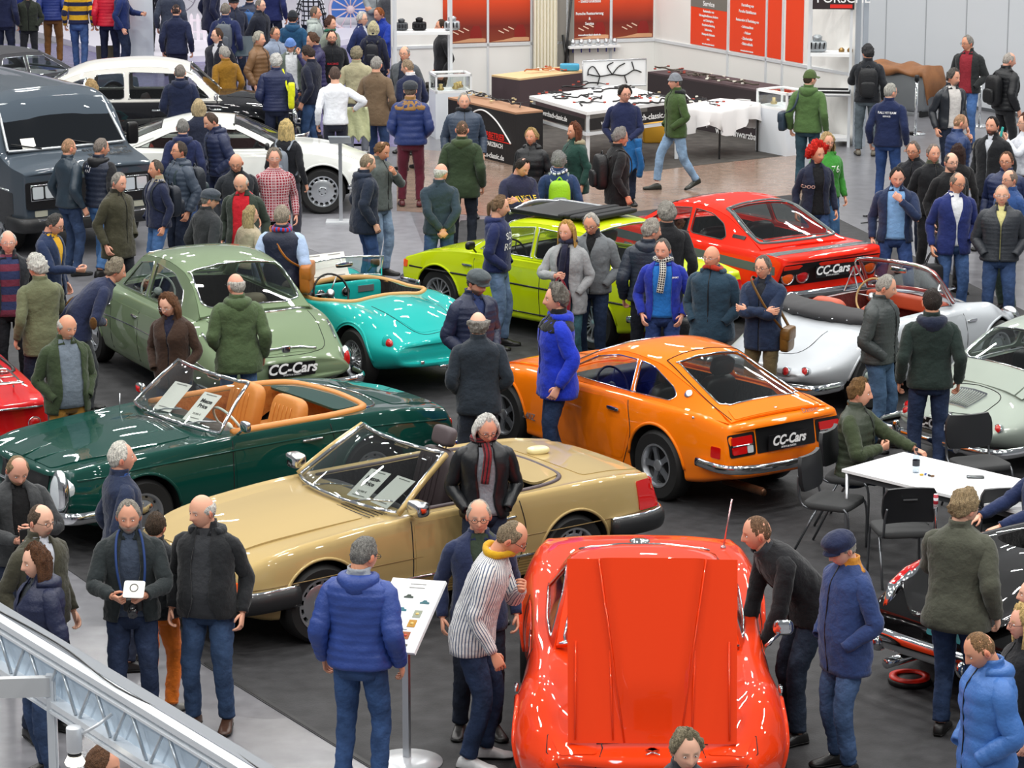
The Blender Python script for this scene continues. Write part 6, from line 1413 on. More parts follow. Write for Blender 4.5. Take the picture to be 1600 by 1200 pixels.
def doors(C,x0,x1,z0,z1,n=1,handle=None,name='door'):
 def f(s,ax):
  for i in range(n):
   a,b=x1+(x0-x1)*i/n,x1+(x0-x1)*(i+1)/n
   d=decal(C.bvh,ax,rpoly([(a,z0),(a,z1),(b,z1),(b,z0)],.05),C.pm,name,C.E,.004,.012,res=.12)
   for xx in (a,b):seam(C.bvh,ax,[(xx,z0),(xx,(z0+z1)/2),(xx,z1)],d,'door_gap',.005)
   if handle:m=MB();p=hit(C.bvh,ax,b+.10,handle)[0];m.rbox((p.x,p.y+s*.012,p.z),(.16,.03,.03),.5);m.build('door_handle',CHROME,d)
 both(f)
def bumpers(C,xf_,xr,zf=.40,zr=.42,w=None,r=.045,m=CHROME,which='fr',wrap=.35):
 w=w or C.wmax
 for x,sg,z,k in ((xf_,1,zf,'f'),(xr,-1,zr,'r')):
  if k in which:bar(C,[(x-sg*(wrap+.12),w+.02,z),(x-sg*.14,w-.02,z),(x-sg*.02,w*.72,z),(x+sg*.02,0,z),(x-sg*.02,-w*.72,z),(x-sg*.14,-w+.02,z),(x-sg*(wrap+.12),-w-.02,z)],r,'bumper',m,flat=.6,mseg=12)
def mirror(C,x,y,z,m=CHROME,round_=False):
 b=MB();b.rbox((x,y*1.12,z+.10),(.07,.14 if not round_ else .11,.10),.7);b.tube([(x+.02,y*.97,z),(x,y*1.08,z+.08)],.011,8);return b.build('door_mirror',m,C.E)
def turquoise_roadster():
 rows=[(1.72,.32,.42,.56,.46,.52,.60,.46,.66,.28,.66,.68),(1.45,.24,.58,.70,.48,.68,.66,.58,.76,.36,.72,.74),(1.19,.20,.62,.72,.50,.70,.70,.58,.81,.36,.76,.79),(.75,.18,.64,.72,.54,.66,.72,.56,.78,.38,.80,.84),
   (.35,.18,.65,.72,.54,.68,.74,.60,.80,.42,.85,.88),(-.1,.18,.65,.72,.54,.70,.74,.66,.795,.44,.82,.84),(-.6,.18,.66,.73,.55,.71,.76,.66,.84,.46,.84,.87),(-.95,.20,.66,.737,.55,.71,.75,.58,.86,.42,.82,.89),(-1.3,.22,.66,.737,.54,.71,.72,.58,.82,.40,.80,.87),
   (-1.7,.28,.60,.71,.52,.67,.65,.56,.71,.38,.72,.77),(-1.98,.34,.48,.60,.50,.56,.56,.48,.60,.32,.62,.65)]
 tub=(rpoly([(.33,-.30),(.36,0),(.33,.30),(.20,.56),(-.50,.58),(-.68,.40),(-.72,0),(-.68,-.40),(-.50,-.58),(.20,-.56)],.05),.32,1.3)
 C=car('turquoise_roadster','turquoise open roadster with tan-edged cockpit, wire wheels and black dials',rows,2.388,R=.335,W=.15,track=.72,col='#1ca8a2',wheels='wire',tub=tub,tubc='#1a1614',loc=(-1.75,32.0),head=122.5,prof=([(.3,-.1),(.55,0),(.7,-.06)],[(.35,-.02),(.5,.02),(.7,-.12)]),bow=(.22,.2),cutr=(.38,.37),cat='roadster')
 E=C.E;tan=mat('tan_piping','#c09355',.5)
 seam(C.bvh,'z',[(.36,0),(.33,.30),(.20,.58),(-.1,.62),(-.50,.60),(-.70,.42),(-.74,.2),(-.75,-.2),(-.70,-.42),(-.50,-.60),(-.1,-.62),(.20,-.58),(.33,-.30),(.36,0)],E,'cockpit_edge',.030,tan,off=.0)
 m=MB();m.rbox((.27,0,.74),(.07,1.08,.22),.4);d=m.build('dashboard',C.pm,E)
 for y in (.44,.30,.18,-.02):m=MB();m.lathe([(.052,0),(.052,.012),(.044,.014),(0,.010)],20,Matrix.Translation((.232,y,.75)) @ Matrix.Rotation(-PI/2,4,'Y'),0);m.lathe([(.042,.012),(0,.013)],20,Matrix.Translation((.229,y,.75)) @ Matrix.Rotation(-PI/2,4,'Y'),1);m.build('gauge',[CHROME,BLACK],d)
 m=MB();m.box((.228,-.28,.76),(.015,.20,.07));m.build('glovebox_grille',BRIGHT,d)
 steering(C,.02,.28,.80,tilt=.35,r=.215,spokes=3,m=BRIGHT,rimm=BLACK)
 for y in (.28,-.28):seat(C,-.28,y,.34,mat('black_leather','#1e1a19',.5),.42,.36,pleat=False)
 windshield(C,(.52,.56,.86),(.32,.50,1.10),cy=.16,r=.010)
 decal(C.bvh,'z',rpoly([(-.98,-.34),(-.98,.34),(-1.40,.33),(-1.80,.22),(-1.80,-.22),(-1.40,-.33)],.1),C.pm,'boot_lid',E,.003,.010)
 seam(C.bvh,'z',[(-.98,.34),(-1.40,.33),(-1.80,.22),(-1.84,0),(-1.80,-.22),(-1.40,-.33),(-.98,-.34)],E,'boot_gap',.004)
 decal(C.bvh,'z',rpoly([(.62,-.36),(.62,.36),(1.2,.30),(1.6,.20),(1.6,-.20),(1.2,-.30)],.1),C.pm,'bonnet',E,.004,.01)
 doors(C,.25,-.42,.26,.72);lips(C,(1.194,-1.194),.335,.40)
 for s in (-1,1):
  m=MB();m.ell((0,0,0),(.075,.040,.050),14,8,Matrix.Translation(hit(C.bvh,'x-',s*.58,.60)[0]+Vector((.01,0,0))));m.build('tail_lamp',RED,E)
  m=MB();m.ell((0,0,0),(.05,.060,.085),14,8,Matrix.Translation(hit(C.bvh,'x-',s*.58,.60)[0]+Vector((.04,0,0))));m.build('lamp_base',C.pm,E)
  lamp(C,'x+',s*.52,.58,.09,.02,'headlamp',CLEAR)
  m=MB();m.rbox(hit(C.bvh,'x-',s*.30,.40)[0]+Vector((-.02,0,0)),(.06,.05,.04),.5);m.build('bumper_bracket',CHROME,E)
 mirror(C,.70,-.60,.83,BLACK,True)
 m=MB();m.rbox((-2.0,0,.34),(.06,.22,.04),.6);m.build('plate_lamp',CHROME,E)
 for y,t in ((.24,'data sheet leaning in the turquoise roadster behind its windscreen, left one'),(-.02,'data sheet leaning in the turquoise roadster behind its windscreen, right one')):
  price_card(C,.36,y,.88,PI/2+PI,'',t,w=.26,h=.30,tilt=1.1)
 return C
def sage_saloon():
 rows=[(1.75,.32,.60,.74,.50,.70,.68,.62,.78,.36,.74,.78),(1.3,.22,.70,.84,.54,.80,.80,.68,.90,.42,.88,.92),(.8,.20,.74,.85,.56,.81,.86,.70,.94,.44,.96,.99),(.2,.19,.74,.85,.58,.80,.90,.72,.95,.44,.98,1.0),
   (-.8,.19,.74,.85,.58,.80,.90,.72,.95,.44,.99,1.0),(-1.3,.22,.72,.85,.58,.80,.86,.70,.94,.44,.98,.99),(-1.7,.26,.70,.83,.56,.78,.80,.66,.88,.42,.92,.93),(-2.1,.32,.62,.76,.52,.70,.68,.60,.74,.40,.79,.81),(-2.26,.40,.52,.68,.50,.62,.58,.54,.62,.36,.66,.67)]
 C=car('sage_green_saloon','sage green rounded saloon with big rear window and black plate in white script',rows,2.60,R=.32,W=.16,track=.82,col='#76886a',flake=.2,wheels='disc',tub=(rpoly([(.75,-.64),(.75,.64),(-1.1,.60),(-1.1,-.60)],.1),.40,1.2),tubc='#2a2420',loc=(-3.33,31.2),head=118.5,prof=([(.3,-.05),(.5,0),(.8,-.1)],[(.35,-.05),(.5,.03),(.8,-.14)]),bow=(.2,.16),cat='saloon car')
 E=C.E
 greenhouse(C,[(.95,.66,.92,.62,.955,.975),(.62,.69,.93,.58,1.16,1.21),(.25,.70,.94,.555,1.36,1.43),(-.3,.70,.945,.54,1.40,1.49),(-.8,.70,.945,.54,1.35,1.43),(-1.1,.68,.95,.56,1.20,1.27),(-1.38,.66,.95,.62,.985,1.01)],
   rpoly([(.90,-.57),(.90,.57),(.32,.49),(.32,-.49)],.08),rpoly([(-.84,-.50),(-.84,.50),(-1.28,.55),(-1.33,.4),(-1.33,-.4),(-1.28,-.55)],.10),
   [rpoly([(.68,.98),(.30,1.28),(-.04,1.34),(-.04,.98)],.04),rpoly([(-.12,.98),(-.12,1.34),(-.62,1.31),(-.92,1.18),(-1.0,.98)],.05)])
 for y in (.36,-.36):seat(C,.05,y,.44,mat('beige_cloth','#8f8670',.7),.55,.50,pleat=False)
 seat(C,-.75,0,.44,mat('beige_cloth','#8f8670',.7),1.2,.46,pleat=False);steering(C,.42,.36,.92,m=mat('ivory_plastic','#d9e2d8',.35),tilt=.5)
 decal(C.bvh,'z',rpoly([(-1.44,-.56),(-1.44,.56),(-1.8,.52),(-2.16,.40),(-2.16,-.40),(-1.8,-.52)],.1),C.pm,'boot_lid',E,.004,.010)
 seam(C.bvh,'z',[(-1.44,.57),(-1.8,.54),(-2.12,.42),(-2.2,0),(-2.12,-.42),(-1.8,-.54),(-1.44,-.57)],E,'boot_gap',.004)
 decal(C.bvh,'z',rpoly([(1.02,-.50),(1.02,.50),(1.6,.36),(1.6,-.36)],.08),C.pm,'bonnet',E,.004,.010,bulge=.02)
 doors(C,.62,-.95,.30,.84,2,.78);lips(C,(1.3,-1.3),.32,.36)
 seam(C.bvh,'z',[(-1.34,.62),(-1.42,.3),(-1.44,0),(-1.42,-.3),(-1.34,-.62)],E,'chrome_trim',.016,CHROME,off=.004)
 both(lambda s,ax:seam(C.bvh,ax,[(1.5,.62),(0,.66),(-1.4,.64),(-2.0,.54)],E,'waist_trim',.008,CHROME))
 for s in (-1,1):
  m=MB();p=hit(C.bvh,'x-',s*.66,.58)[0];m.ell((0,0,0),(.07,.06,.125),16,10,Matrix.Translation(p+Vector((.0,0,0))));lo=m.build('lamp_bezel',CHROME,E)
  m=MB();m.ell((0,0,0),(.075,.045,.10),16,10,Matrix.Translation(p+Vector((-.012,0,0))));m.build('tail_lamp',RED,lo)
  seam(C.bvh,'z',[(-1.62,s*.70),(-1.75,s*.69),(-1.9,s*.665)],E,'wing_trim',.012,CHROME,off=.006);lamp(C,'x+',s*.56,.66,.09,.02,'headlamp',CLEAR)
  seam(C.bvh,'x-',[(s*.04,.73),(s*.20,.722),(s*.34,.70)],E,'boot_badge_wing',.014,CHROME,off=.012)
 m=MB();p=hit(C.bvh,'x-',0,.72)[0];m.rbox(p+Vector((-.02,0,.01)),(.04,.10,.09),.6);m.build('boot_handle',CHROME,E)
 plate(C,'x-',0,.55,w=.52,h=.14,off=.04,size=.15);bumpers(C,1.84,-2.36,.42,.38)
 mirror(C,.75,.78,.90)
 return C
def red_coupe():
 rows=[(1.85,.34,.66,.76,.50,.73,.62,.66,.66,.4,.66,.66),(1.5,.22,.72,.80,.54,.77,.74,.68,.79,.4,.78,.79),(.8,.19,.74,.813,.56,.77,.83,.70,.86,.4,.87,.89),(0,.19,.74,.813,.58,.77,.85,.70,.88,.4,.90,.90),(-.8,.19,.74,.813,.60,.78,.86,.71,.89,.4,.90,.90),
   (-1.5,.22,.74,.81,.60,.78,.88,.71,.905,.4,.91,.91),(-2.1,.32,.72,.79,.58,.76,.88,.70,.915,.4,.92,.92),(-2.24,.42,.70,.77,.58,.75,.88,.69,.915,.4,.92,.92)]
 C=car('red_coupe','bright red coupe with grey stripe, round tail lamps and grey rear window frame',rows,2.43,R=.31,W=.18,track=.80,col='#ee2a12',wheels='manta',tub=(rpoly([(.6,-.6),(.6,.6),(-1.1,.58),(-1.1,-.58)],.05),.36,1.2),tubc='#141416',loc=(2.47,35.55),head=124,prof=([(.3,-.05),(.5,0),(.66,-.03)],[(.4,-.10),(.60,-.07),(.86,.03),(.92,.02)]),bow=(.1,.07),cat='coupe')
 E=C.E;grey=mat('stripe_grey','#4f5a5c',.5,coat=.5)
 greenhouse(C,[(.72,.66,.87,.62,.90,.91),(.35,.68,.88,.57,1.10,1.15),(0,.69,.885,.545,1.23,1.29),(-.4,.69,.89,.53,1.27,1.345),(-.9,.69,.89,.54,1.22,1.30),(-1.3,.69,.90,.57,1.08,1.14),(-1.72,.68,.905,.63,.925,.94)],
   rpoly([(.66,-.58),(.66,.58),(.06,.50),(.06,-.50)],.06),rpoly([(-.88,-.44),(-.88,.44),(-1.50,.54),(-1.60,.46),(-1.60,-.46),(-1.50,-.54)],.09),
   [rpoly([(.52,.93),(.10,1.17),(-.30,1.215),(-.34,.94)],.03),rpoly([(-.40,.94),(-.38,1.22),(-.72,1.20),(-.96,1.12),(-1.08,.98),(-1.0,.94)],.06)],trim=mat('trim_grey','#3c4446',.4))
 seam(C.gb,'z',[(-.85,.46),(-1.5,.57),(-1.63,.48),(-1.66,0),(-1.63,-.48),(-1.5,-.57),(-.85,-.46),(-.82,0),(-.85,.46)],E,'rear_window_seal',.022,grey,k=4)
 for y in (.34,-.34):seat(C,-.1,y,.38,BLACK,.48,.60,pleat=False)
 seat(C,-.8,0,.42,BLACK,1.1,.42,pleat=False)
 seam(C.bvh,'z',[(-1.98,.74),(-2.02,.3),(-2.02,-.3),(-1.98,-.74)],E,'tail_stripe',.03,grey,off=-.018)
 decal(C.bvh,'z',rect((-1.92,-.74),(-2.10,.74),.02),grey,'tail_stripe',E,.003,.008)
 def side(s,ax):
  decal(C.bvh,ax,rect((1.6,.70),(-2.14,.80),.02),grey,'side_stripe',E,.003,.008)
  decal(C.gb,ax,rect((-1.18,.99),(-1.40,1.03),.01),BLACK,'pillar_vent',E,.004,.008,res=.04)
  for y,mm in ((.62,ORANGE),(.40,RED)):lamp(C,'x-',s*y,.68,.085,.02,'tail_lamp',mm,depth=.03)
  for y in (.60,.42):lamp(C,'x+',s*y,.56,.08,.02,'headlamp',CLEAR)
 decal(C.bvh,'x-',rect((-.73,.56),(.73,.83),.04),BLACK,'tail_panel',E,.004,.01)
 both(side);plate(C,'x-',0,.70,w=.50,h=.14,off=.05,size=.14);bumpers(C,1.92,-2.33,.42,.48,r=.05)
 doors(C,.55,-.50,.28,.69,1,.66);lips(C,(1.215,-1.215),.31)
 decal(C.bvh,'z',rpoly([(.76,-.55),(.76,.55),(1.7,.5),(1.7,-.5)],.06),C.pm,'bonnet',E,.005,.010)
 decal(C.bvh,'z',rpoly([(-1.78,-.62),(-1.78,.62),(-1.90,.62),(-1.90,-.62)],.02),C.pm,'boot_lid',E,.003,.010)
 return C
ROWS356=[(1.72,.34,.42,.60,.46,.56,.56,.50,.60,.30,.58,.60),(1.45,.24,.60,.76,.50,.72,.64,.60,.74,.34,.66,.70),(1.05,.20,.68,.82,.52,.79,.70,.62,.83,.38,.76,.82),(.6,.19,.70,.82,.54,.76,.76,.62,.85,.40,.86,.89),
  (.2,.18,.70,.82,.55,.76,.80,.66,.86,.42,.88,.92),(-.4,.18,.70,.82,.55,.77,.80,.66,.86,.42,.88,.90),(-.9,.20,.70,.835,.54,.79,.76,.62,.84,.40,.88,.91),(-1.35,.24,.66,.80,.52,.75,.68,.58,.76,.36,.80,.83),(-1.8,.30,.54,.70,.48,.64,.56,.50,.60,.30,.62,.64),(-2.0,.36,.42,.58,.46,.52,.50,.42,.53,.26,.54,.55)]
def silver_cabriolet():
 tub=(rpoly([(.48,-.58),(.52,0),(.48,.58),(-.6,.62),(-.9,.45),(-.9,-.45),(-.6,-.62)],.10),.34,1.3)
 C=car('silver_cabriolet','silver rounded cabriolet with red leather cabin and folded black hood',ROWS356,2.10,R=.32,W=.16,track=.80,col='#c3c8cd',flake=.35,wheels='disc',tub=tub,tubc='#5a1712',loc=(3.98,31.0),head=43,prof=([(.3,-.05),(.5,0),(.7,-.16)],[(.35,-.03),(.5,.0),(.7,-.14)]),bow=(.28,.26),rnd=(.07,.07),cat='convertible')
 E=C.E;red=mat('red_leather','#b34a2c',.45)
 for y in (.34,-.34):seat(C,-.15,y,.44,red,.48,.50,pleat=False)
 m=MB();m.rbox((-.72,0,.62),(.28,1.0,.34),.5);m.build('rear_seat',red,E)
 steering(C,.22,.34,.86,tilt=.4,r=.20,spokes=2,m=BRIGHT,rimm=mat('ivory_rim','#b99b66',.4));dash(C,.42,.56,.82,red,.16,.12)
 windshield(C,(.66,.60,.90),(.36,.52,1.24),cy=.20,m=mat('red_chrome','#8a2320',.2,coat=1),r=.022);
 bar(C,[(.46,.61,.90),(.18,.53,1.25),(.30,0,1.27),(.18,-.53,1.25),(.46,-.61,.90)],.012,'chrome_trim')
 def side(s,ax):
  m=MB();pts=[(.36,s*.66,.88),(.22,s*.60,1.14),(.10,s*.62,.90)];m.tube(pts+[pts[0]],.011,8);q=m.build('quarter_light_frame',CHROME,E)
  g=MB();g.add([(.36,s*.66,.88),(.22,s*.60,1.14),(.10,s*.62,.90)],[(0,1,2)],0,False);g.build('quarter_light',GLASS,q)
  lamp(C,'x+',s*.56,.60,.10,.02,'headlamp',CLEAR,tilt=(1,0,.35));
  for y in (.42,.56):lamp(C,'x-',s*y,.50,.04,.02,'tail_lamp',RED,tilt=(-1,0,.3))
 both(side);lips(C,(1.05,-1.05),.32,.365);doors(C,.45,-.48,.26,.80,1,.72)
 # folded hood, laid in a padded roll behind the seats
 R=[]
 for t in np.linspace(-1,1,21):
  c=np.array([-.98+.22*abs(t)**2.2,t*.66,.925-.03*abs(t)]);R.append([c+np.array([.24*math.cos(a)*(1-.15*abs(t)),0,.085*math.sin(a)*(1-.2*abs(t))]) for a in np.linspace(0,2*PI,14,endpoint=False)])
 R=np.array(R);R=R+(wob(R,3,2)*.012)[...,None];m=MB();m.grid(R,True,(True,True));h=m.build('folded_hood',mat('hood_cloth','#3a3a3c',.8),E)
 for t in np.linspace(-.9,.9,9):m=MB();m.ell((-1.20+.24*abs(t)**2.2,t*.66,.91),(.012,.012,.01),8,6);m.build('press_stud',CHROME,h)
 seam(C.bvh,'z',[(1.0,.44),(1.5,.34),(1.62,0),(1.5,-.34),(1.0,-.44),(.75,0),(1.0,.44)],E,'bonnet_gap',.004);seam(C.bvh,'z',[(-1.3,.36),(-1.7,.30),(-1.8,0),(-1.7,-.30),(-1.3,-.36)],E,'engine_lid_gap',.004)
 m=MB();m.rbox((1.1,0,.86),(.30,.03,.02),.6);m.build('bonnet_handle',CHROME,E);bumpers(C,1.86,-2.10,.36,.36,r=.05)
 for s in (-1,1):m=MB();m.rbox((-2.12,s*.32,.40),(.05,.06,.18),.6);m.build('overrider',CHROME,E)
 m=MB();m.ell((-.55,-.83,.72),(.01,.01,.01),8,6);return C
def sage_coupe():
 C=car('pale_sage_coupe','pale sage-grey rounded coupe with engine grille and twin round tail lamps',ROWS356,2.10,R=.32,W=.16,track=.80,col='#a3ada3',flake=.3,wheels='disc',tub=(rpoly([(.55,-.58),(.55,.58),(-1.0,.50),(-1.0,-.50)],.1),.36,1.2),tubc='#3a1815',loc=(5.64,28.4),head=37,prof=([(.3,-.05),(.5,0),(.7,-.16)],[(.35,-.03),(.5,.0),(.7,-.14)]),bow=(.28,.26),rnd=(.07,.07),cat='coupe')
 E=C.E
 greenhouse(C,[(.72,.58,.86,.54,.885,.90),(.40,.63,.88,.52,1.08,1.12),(.10,.65,.885,.50,1.20,1.27),(-.3,.66,.89,.50,1.24,1.32),(-.75,.66,.88,.50,1.17,1.25),(-1.12,.64,.85,.52,.98,1.03),(-1.42,.54,.74,.44,.765,.795)],
   rpoly([(.66,-.50),(.66,.50),(.18,.45),(.18,-.45)],.08),rpoly([(-.80,-.42),(-.80,.42),(-1.16,.46),(-1.20,.36),(-1.20,-.36),(-1.16,-.46)],.09),
   [rpoly([(.50,.92),(.22,1.12),(-.22,1.18),(-.22,.92)],.04),rpoly([(-.28,.92),(-.28,1.18),(-.56,1.15),(-.84,1.04),(-.98,.92)],.07)])
 g=decal(C.bvh,'z',rpoly([(-1.50,-.19),(-1.50,.19),(-1.76,.15),(-1.76,-.15)],.03),CHROME,'engine_grille',E,.010,.015)
 for k in range(11):seam(C.bvh,'z',[(-1.52,-.16+.032*k),(-1.74,(-.16+.032*k)*.82)],g,'grille_slat',.006,mat('grille_grey','#8c938c',.4),off=.013)
 seam(C.bvh,'z',[(-1.46,.30),(-1.6,.34),(-1.78,.30),(-1.88,0),(-1.78,-.30),(-1.6,-.34),(-1.46,-.30),(-1.44,0),(-1.46,.30)],E,'engine_lid_gap',.005)
 def side(s,ax):
  for y in (.44,.60):lamp(C,'x-',s*y,.52,.040,.02,'tail_lamp',RED,tilt=(-1,0,.35),depth=.03)
  lamp(C,'x+',s*.56,.60,.10,.02,'headlamp',CLEAR,tilt=(1,0,.35))
 both(side);plate(C,'x-',0,.50,off=.05,size=.12);m=MB();m.rbox(hit(C.bvh,'x-',0,.58)[0]+Vector((-.04,0,0)),(.08,.26,.05),.5);m.build('plate_lamp',CHROME,E)
 bumpers(C,1.86,-2.10,.36,.34,r=.05);doors(C,.5,-.45,.26,.80,1,.72);lips(C,(1.05,-1.05),.32,.365)
 for s in (-1,1):m=MB();m.rbox((-2.14,s*.40,.38),(.06,.07,.17),.6);m.build('overrider',CHROME,E)
 seat(C,-.05,.32,.42,BLACK,.46,.5,pleat=False);seat(C,-.05,-.32,.42,BLACK,.46,.5,pleat=False);return C
def lime_saloon():
 rows=[(1.85,.34,.68,.77,.52,.75,.66,.70,.70,.4,.70,.71),(1.5,.22,.72,.80,.54,.78,.76,.72,.80,.4,.80,.81),(.8,.19,.74,.81,.56,.78,.84,.73,.87,.4,.88,.89),(0,.19,.74,.81,.58,.78,.86,.73,.89,.4,.90,.90),(-1.2,.20,.74,.81,.58,.78,.87,.73,.895,.4,.91,.91),(-1.8,.26,.72,.80,.56,.77,.85,.71,.88,.4,.89,.89),(-2.15,.36,.70,.77,.54,.75,.80,.69,.83,.4,.84,.84)]
 C=car('lime_saloon','lime yellow-green two-door saloon with opened black fabric sunroof',rows,2.43,R=.31,W=.17,track=.80,col='#c3d50c',wheels='manta',tub=(rpoly([(.6,-.62),(.6,.62),(-1.1,.6),(-1.1,-.6)],.05),.36,1.6),tubc='#131316',loc=(0.55,33.9),head=137,prof=([(.3,-.05),(.5,0),(.7,-.03)],[(.4,-.05),(.60,0),(.83,-.03)]),bow=(.06,.05),cat='saloon car')
 E=C.E;sun=rpoly([(.12,-.40),(.12,.40),(-.72,.40),(-.72,-.40)],.05)
 greenhouse(C,[(.80,.68,.88,.64,.905,.91),(.45,.69,.885,.60,1.12,1.16),(.18,.70,.89,.58,1.28,1.33),(-.3,.70,.90,.57,1.31,1.375),(-.95,.70,.90,.57,1.28,1.34),(-1.2,.69,.90,.60,1.10,1.14),(-1.45,.68,.905,.64,.92,.93)],
   rpoly([(.74,-.60),(.74,.60),(.24,.53),(.24,-.53)],.06),rpoly([(-1.0,-.50),(-1.0,.50),(-1.36,.56),(-1.36,-.56)],.06),
   [rpoly([(.62,.93),(.24,1.22),(-.18,1.27),(-.18,.93)],.03),rpoly([(-.24,.93),(-.24,1.27),(-.86,1.24),(-1.12,.95)],.05)],trim=BRIGHT)
 m=MB();m.box((-.10,0,1.385),(.9,.82,.02));o=m.build('sunroof_opening',BLACK,E)
 bar(C,[(.36,-.46,1.36),(.40,0,1.42),(.36,.46,1.36)],.03,'wind_deflector',BRIGHT,flat=.5,parent=o)
 for k in range(5):m=MB();m.rbox((-.42-.09*k,0,1.41+.012*(k % 2)),(.10,.92,.055),.4);m.build('fabric_fold',mat('sunroof_cloth','#1b1c1f',.8),o)
 for s in (-1,1):m=MB();m.rbox((-.02,s*.43,1.385),(.84,.05,.05),.3);m.build('sunroof_rail',BRIGHT if s<0 else BLACK,o)
 for y in (.34,-.34):seat(C,-.05,y,.40,BLACK,.48,.58,headrest=BLACK,pleat=False)
 seat(C,-.8,0,.42,BLACK,1.1,.45,pleat=False);steering(C,.38,.34,.84);dash(C,.62,.6,.80,BLACK,.16,.2)
 doors(C,.62,-.42,.28,.83,1,.74);lips(C,(1.215,-1.215),.31)
 def side(s,ax):
  seam(C.bvh,ax,[(1.7,.60),(0,.62),(-2.0,.60)],E,'side_trim',.012,BLACK);seam(C.bvh,ax,[(.9,.30),(0,.30),(-.9,.30)],E,'sill_trim',.012,BLACK)
  decal(C.bvh,'x-',rect((s*.42,.58),(s*.72,.74),.03),RED,'tail_lamp',E,.012,.02);decal(C.bvh,ax,rect((1.74,.58),(1.86,.66),.01),ORANGE,'side_marker',E,.010,.015,res=.05)
  lamp(C,'x+',s*.55,.58,.085,.02,'headlamp',CLEAR)
 both(side);bumpers(C,1.94,-2.25,.42,.46,r=.045);plate(C,'x-',0,.62,text=None)
 decal(C.bvh,'z',rpoly([(.86,-.58),(.86,.58),(1.75,.55),(1.75,-.55)],.05),C.pm,'bonnet',E,.005,.010);decal(C.bvh,'z',rpoly([(-1.5,-.6),(-1.5,.6),(-2.08,.56),(-2.08,-.56)],.05),C.pm,'boot_lid',E,.005,.010)
 mirror(C,.58,.80,.90,BLACK);return C
def white_coupe():
 rows=[(2.0,.34,.66,.76,.52,.73,.64,.68,.68,.4,.69,.70),(1.6,.22,.74,.83,.55,.80,.76,.73,.81,.4,.80,.81),(.9,.19,.76,.84,.58,.80,.85,.74,.88,.4,.89,.90),(0,.19,.76,.84,.58,.80,.86,.74,.89,.4,.91,.92),(-1.0,.20,.76,.84,.58,.80,.87,.74,.91,.4,.92,.92),(-1.7,.26,.74,.83,.58,.78,.87,.72,.91,.4,.92,.92),(-2.25,.38,.66,.76,.56,.72,.84,.66,.87,.4,.88,.88)]
 C=car('white_coupe','white fastback coupe with red seats and multi-spoke alloy wheels',rows,2.55,R=.33,W=.19,track=.83,col='#e9ebe6',wheels='alloy',tub=(rpoly([(.62,-.62),(.62,.62),(-1.2,.6),(-1.2,-.6)],.05),.36,1.2),tubc='#3a1414',loc=(-4.02,42.1),head=4,prof=([(.3,-.08),(.55,.02),(.7,-.06)],[(.4,0),(.6,.02),(.86,-.05)]),bow=(.14,.1),cat='coupe')
 E=C.E;red=mat('red_cloth','#a82e1c',.6)
 greenhouse(C,[(.78,.68,.89,.64,.91,.92),(.35,.70,.895,.58,1.12,1.17),(-.02,.71,.90,.55,1.26,1.31),(-.5,.71,.905,.54,1.28,1.345),(-1.0,.71,.91,.55,1.18,1.25),(-1.5,.70,.915,.60,1.02,1.07),(-1.95,.68,.915,.65,.925,.935)],
   rpoly([(.72,-.60),(.72,.60),(.04,.51),(.04,-.51)],.06),rpoly([(-1.0,-.46),(-1.0,.46),(-1.72,.58),(-1.72,-.58)],.06),[rpoly([(.56,.94),(.06,1.19),(-.42,1.22),(-.48,.94)],.03),rpoly([(-.54,.94),(-.52,1.21),(-.86,1.16),(-1.32,.97)],.04)],trim=BLACK)
 both(lambda s,ax:(decal(C.gb,ax,rpoly([(-1.20,1.06),(-1.10,1.10),(-1.36,1.00),(-1.44,.97)],.01),BLACK,'pillar_vent',E,.004,.01,res=.04)))
 for y in (.34,-.34):seat(C,-.15,y,.40,red,.48,.58,pleat=False)
 seat(C,-.9,0,.42,red,1.1,.45,pleat=False);steering(C,.32,.34,.84)
 for s in (-1,1):
  for y in (.40,.60):lamp(C,'x+',s*y,.60,.08,.02,'headlamp',CLEAR)
 decal(C.bvh,'x+',rect((-.70,.50),(.70,.68),.02),BLACK,'grille',E,.004,.01);bumpers(C,2.10,-2.36,.40,.44,r=.04);doors(C,.60,-.62,.28,.84,1,.76);lips(C,(1.275,-1.275),.33)
 decal(C.bvh,'z',rpoly([(.84,-.58),(.84,.58),(1.9,.5),(1.9,-.5)],.05),C.pm,'bonnet',E,.005,.010,bulge=.02);mirror(C,.50,-.82,.90,BLACK)
 both(lambda s,ax:decal(C.bvh,'x-',rect((s*.40,.60),(s*.70,.74),.02),RED,'tail_lamp',E,.01,.015));return C
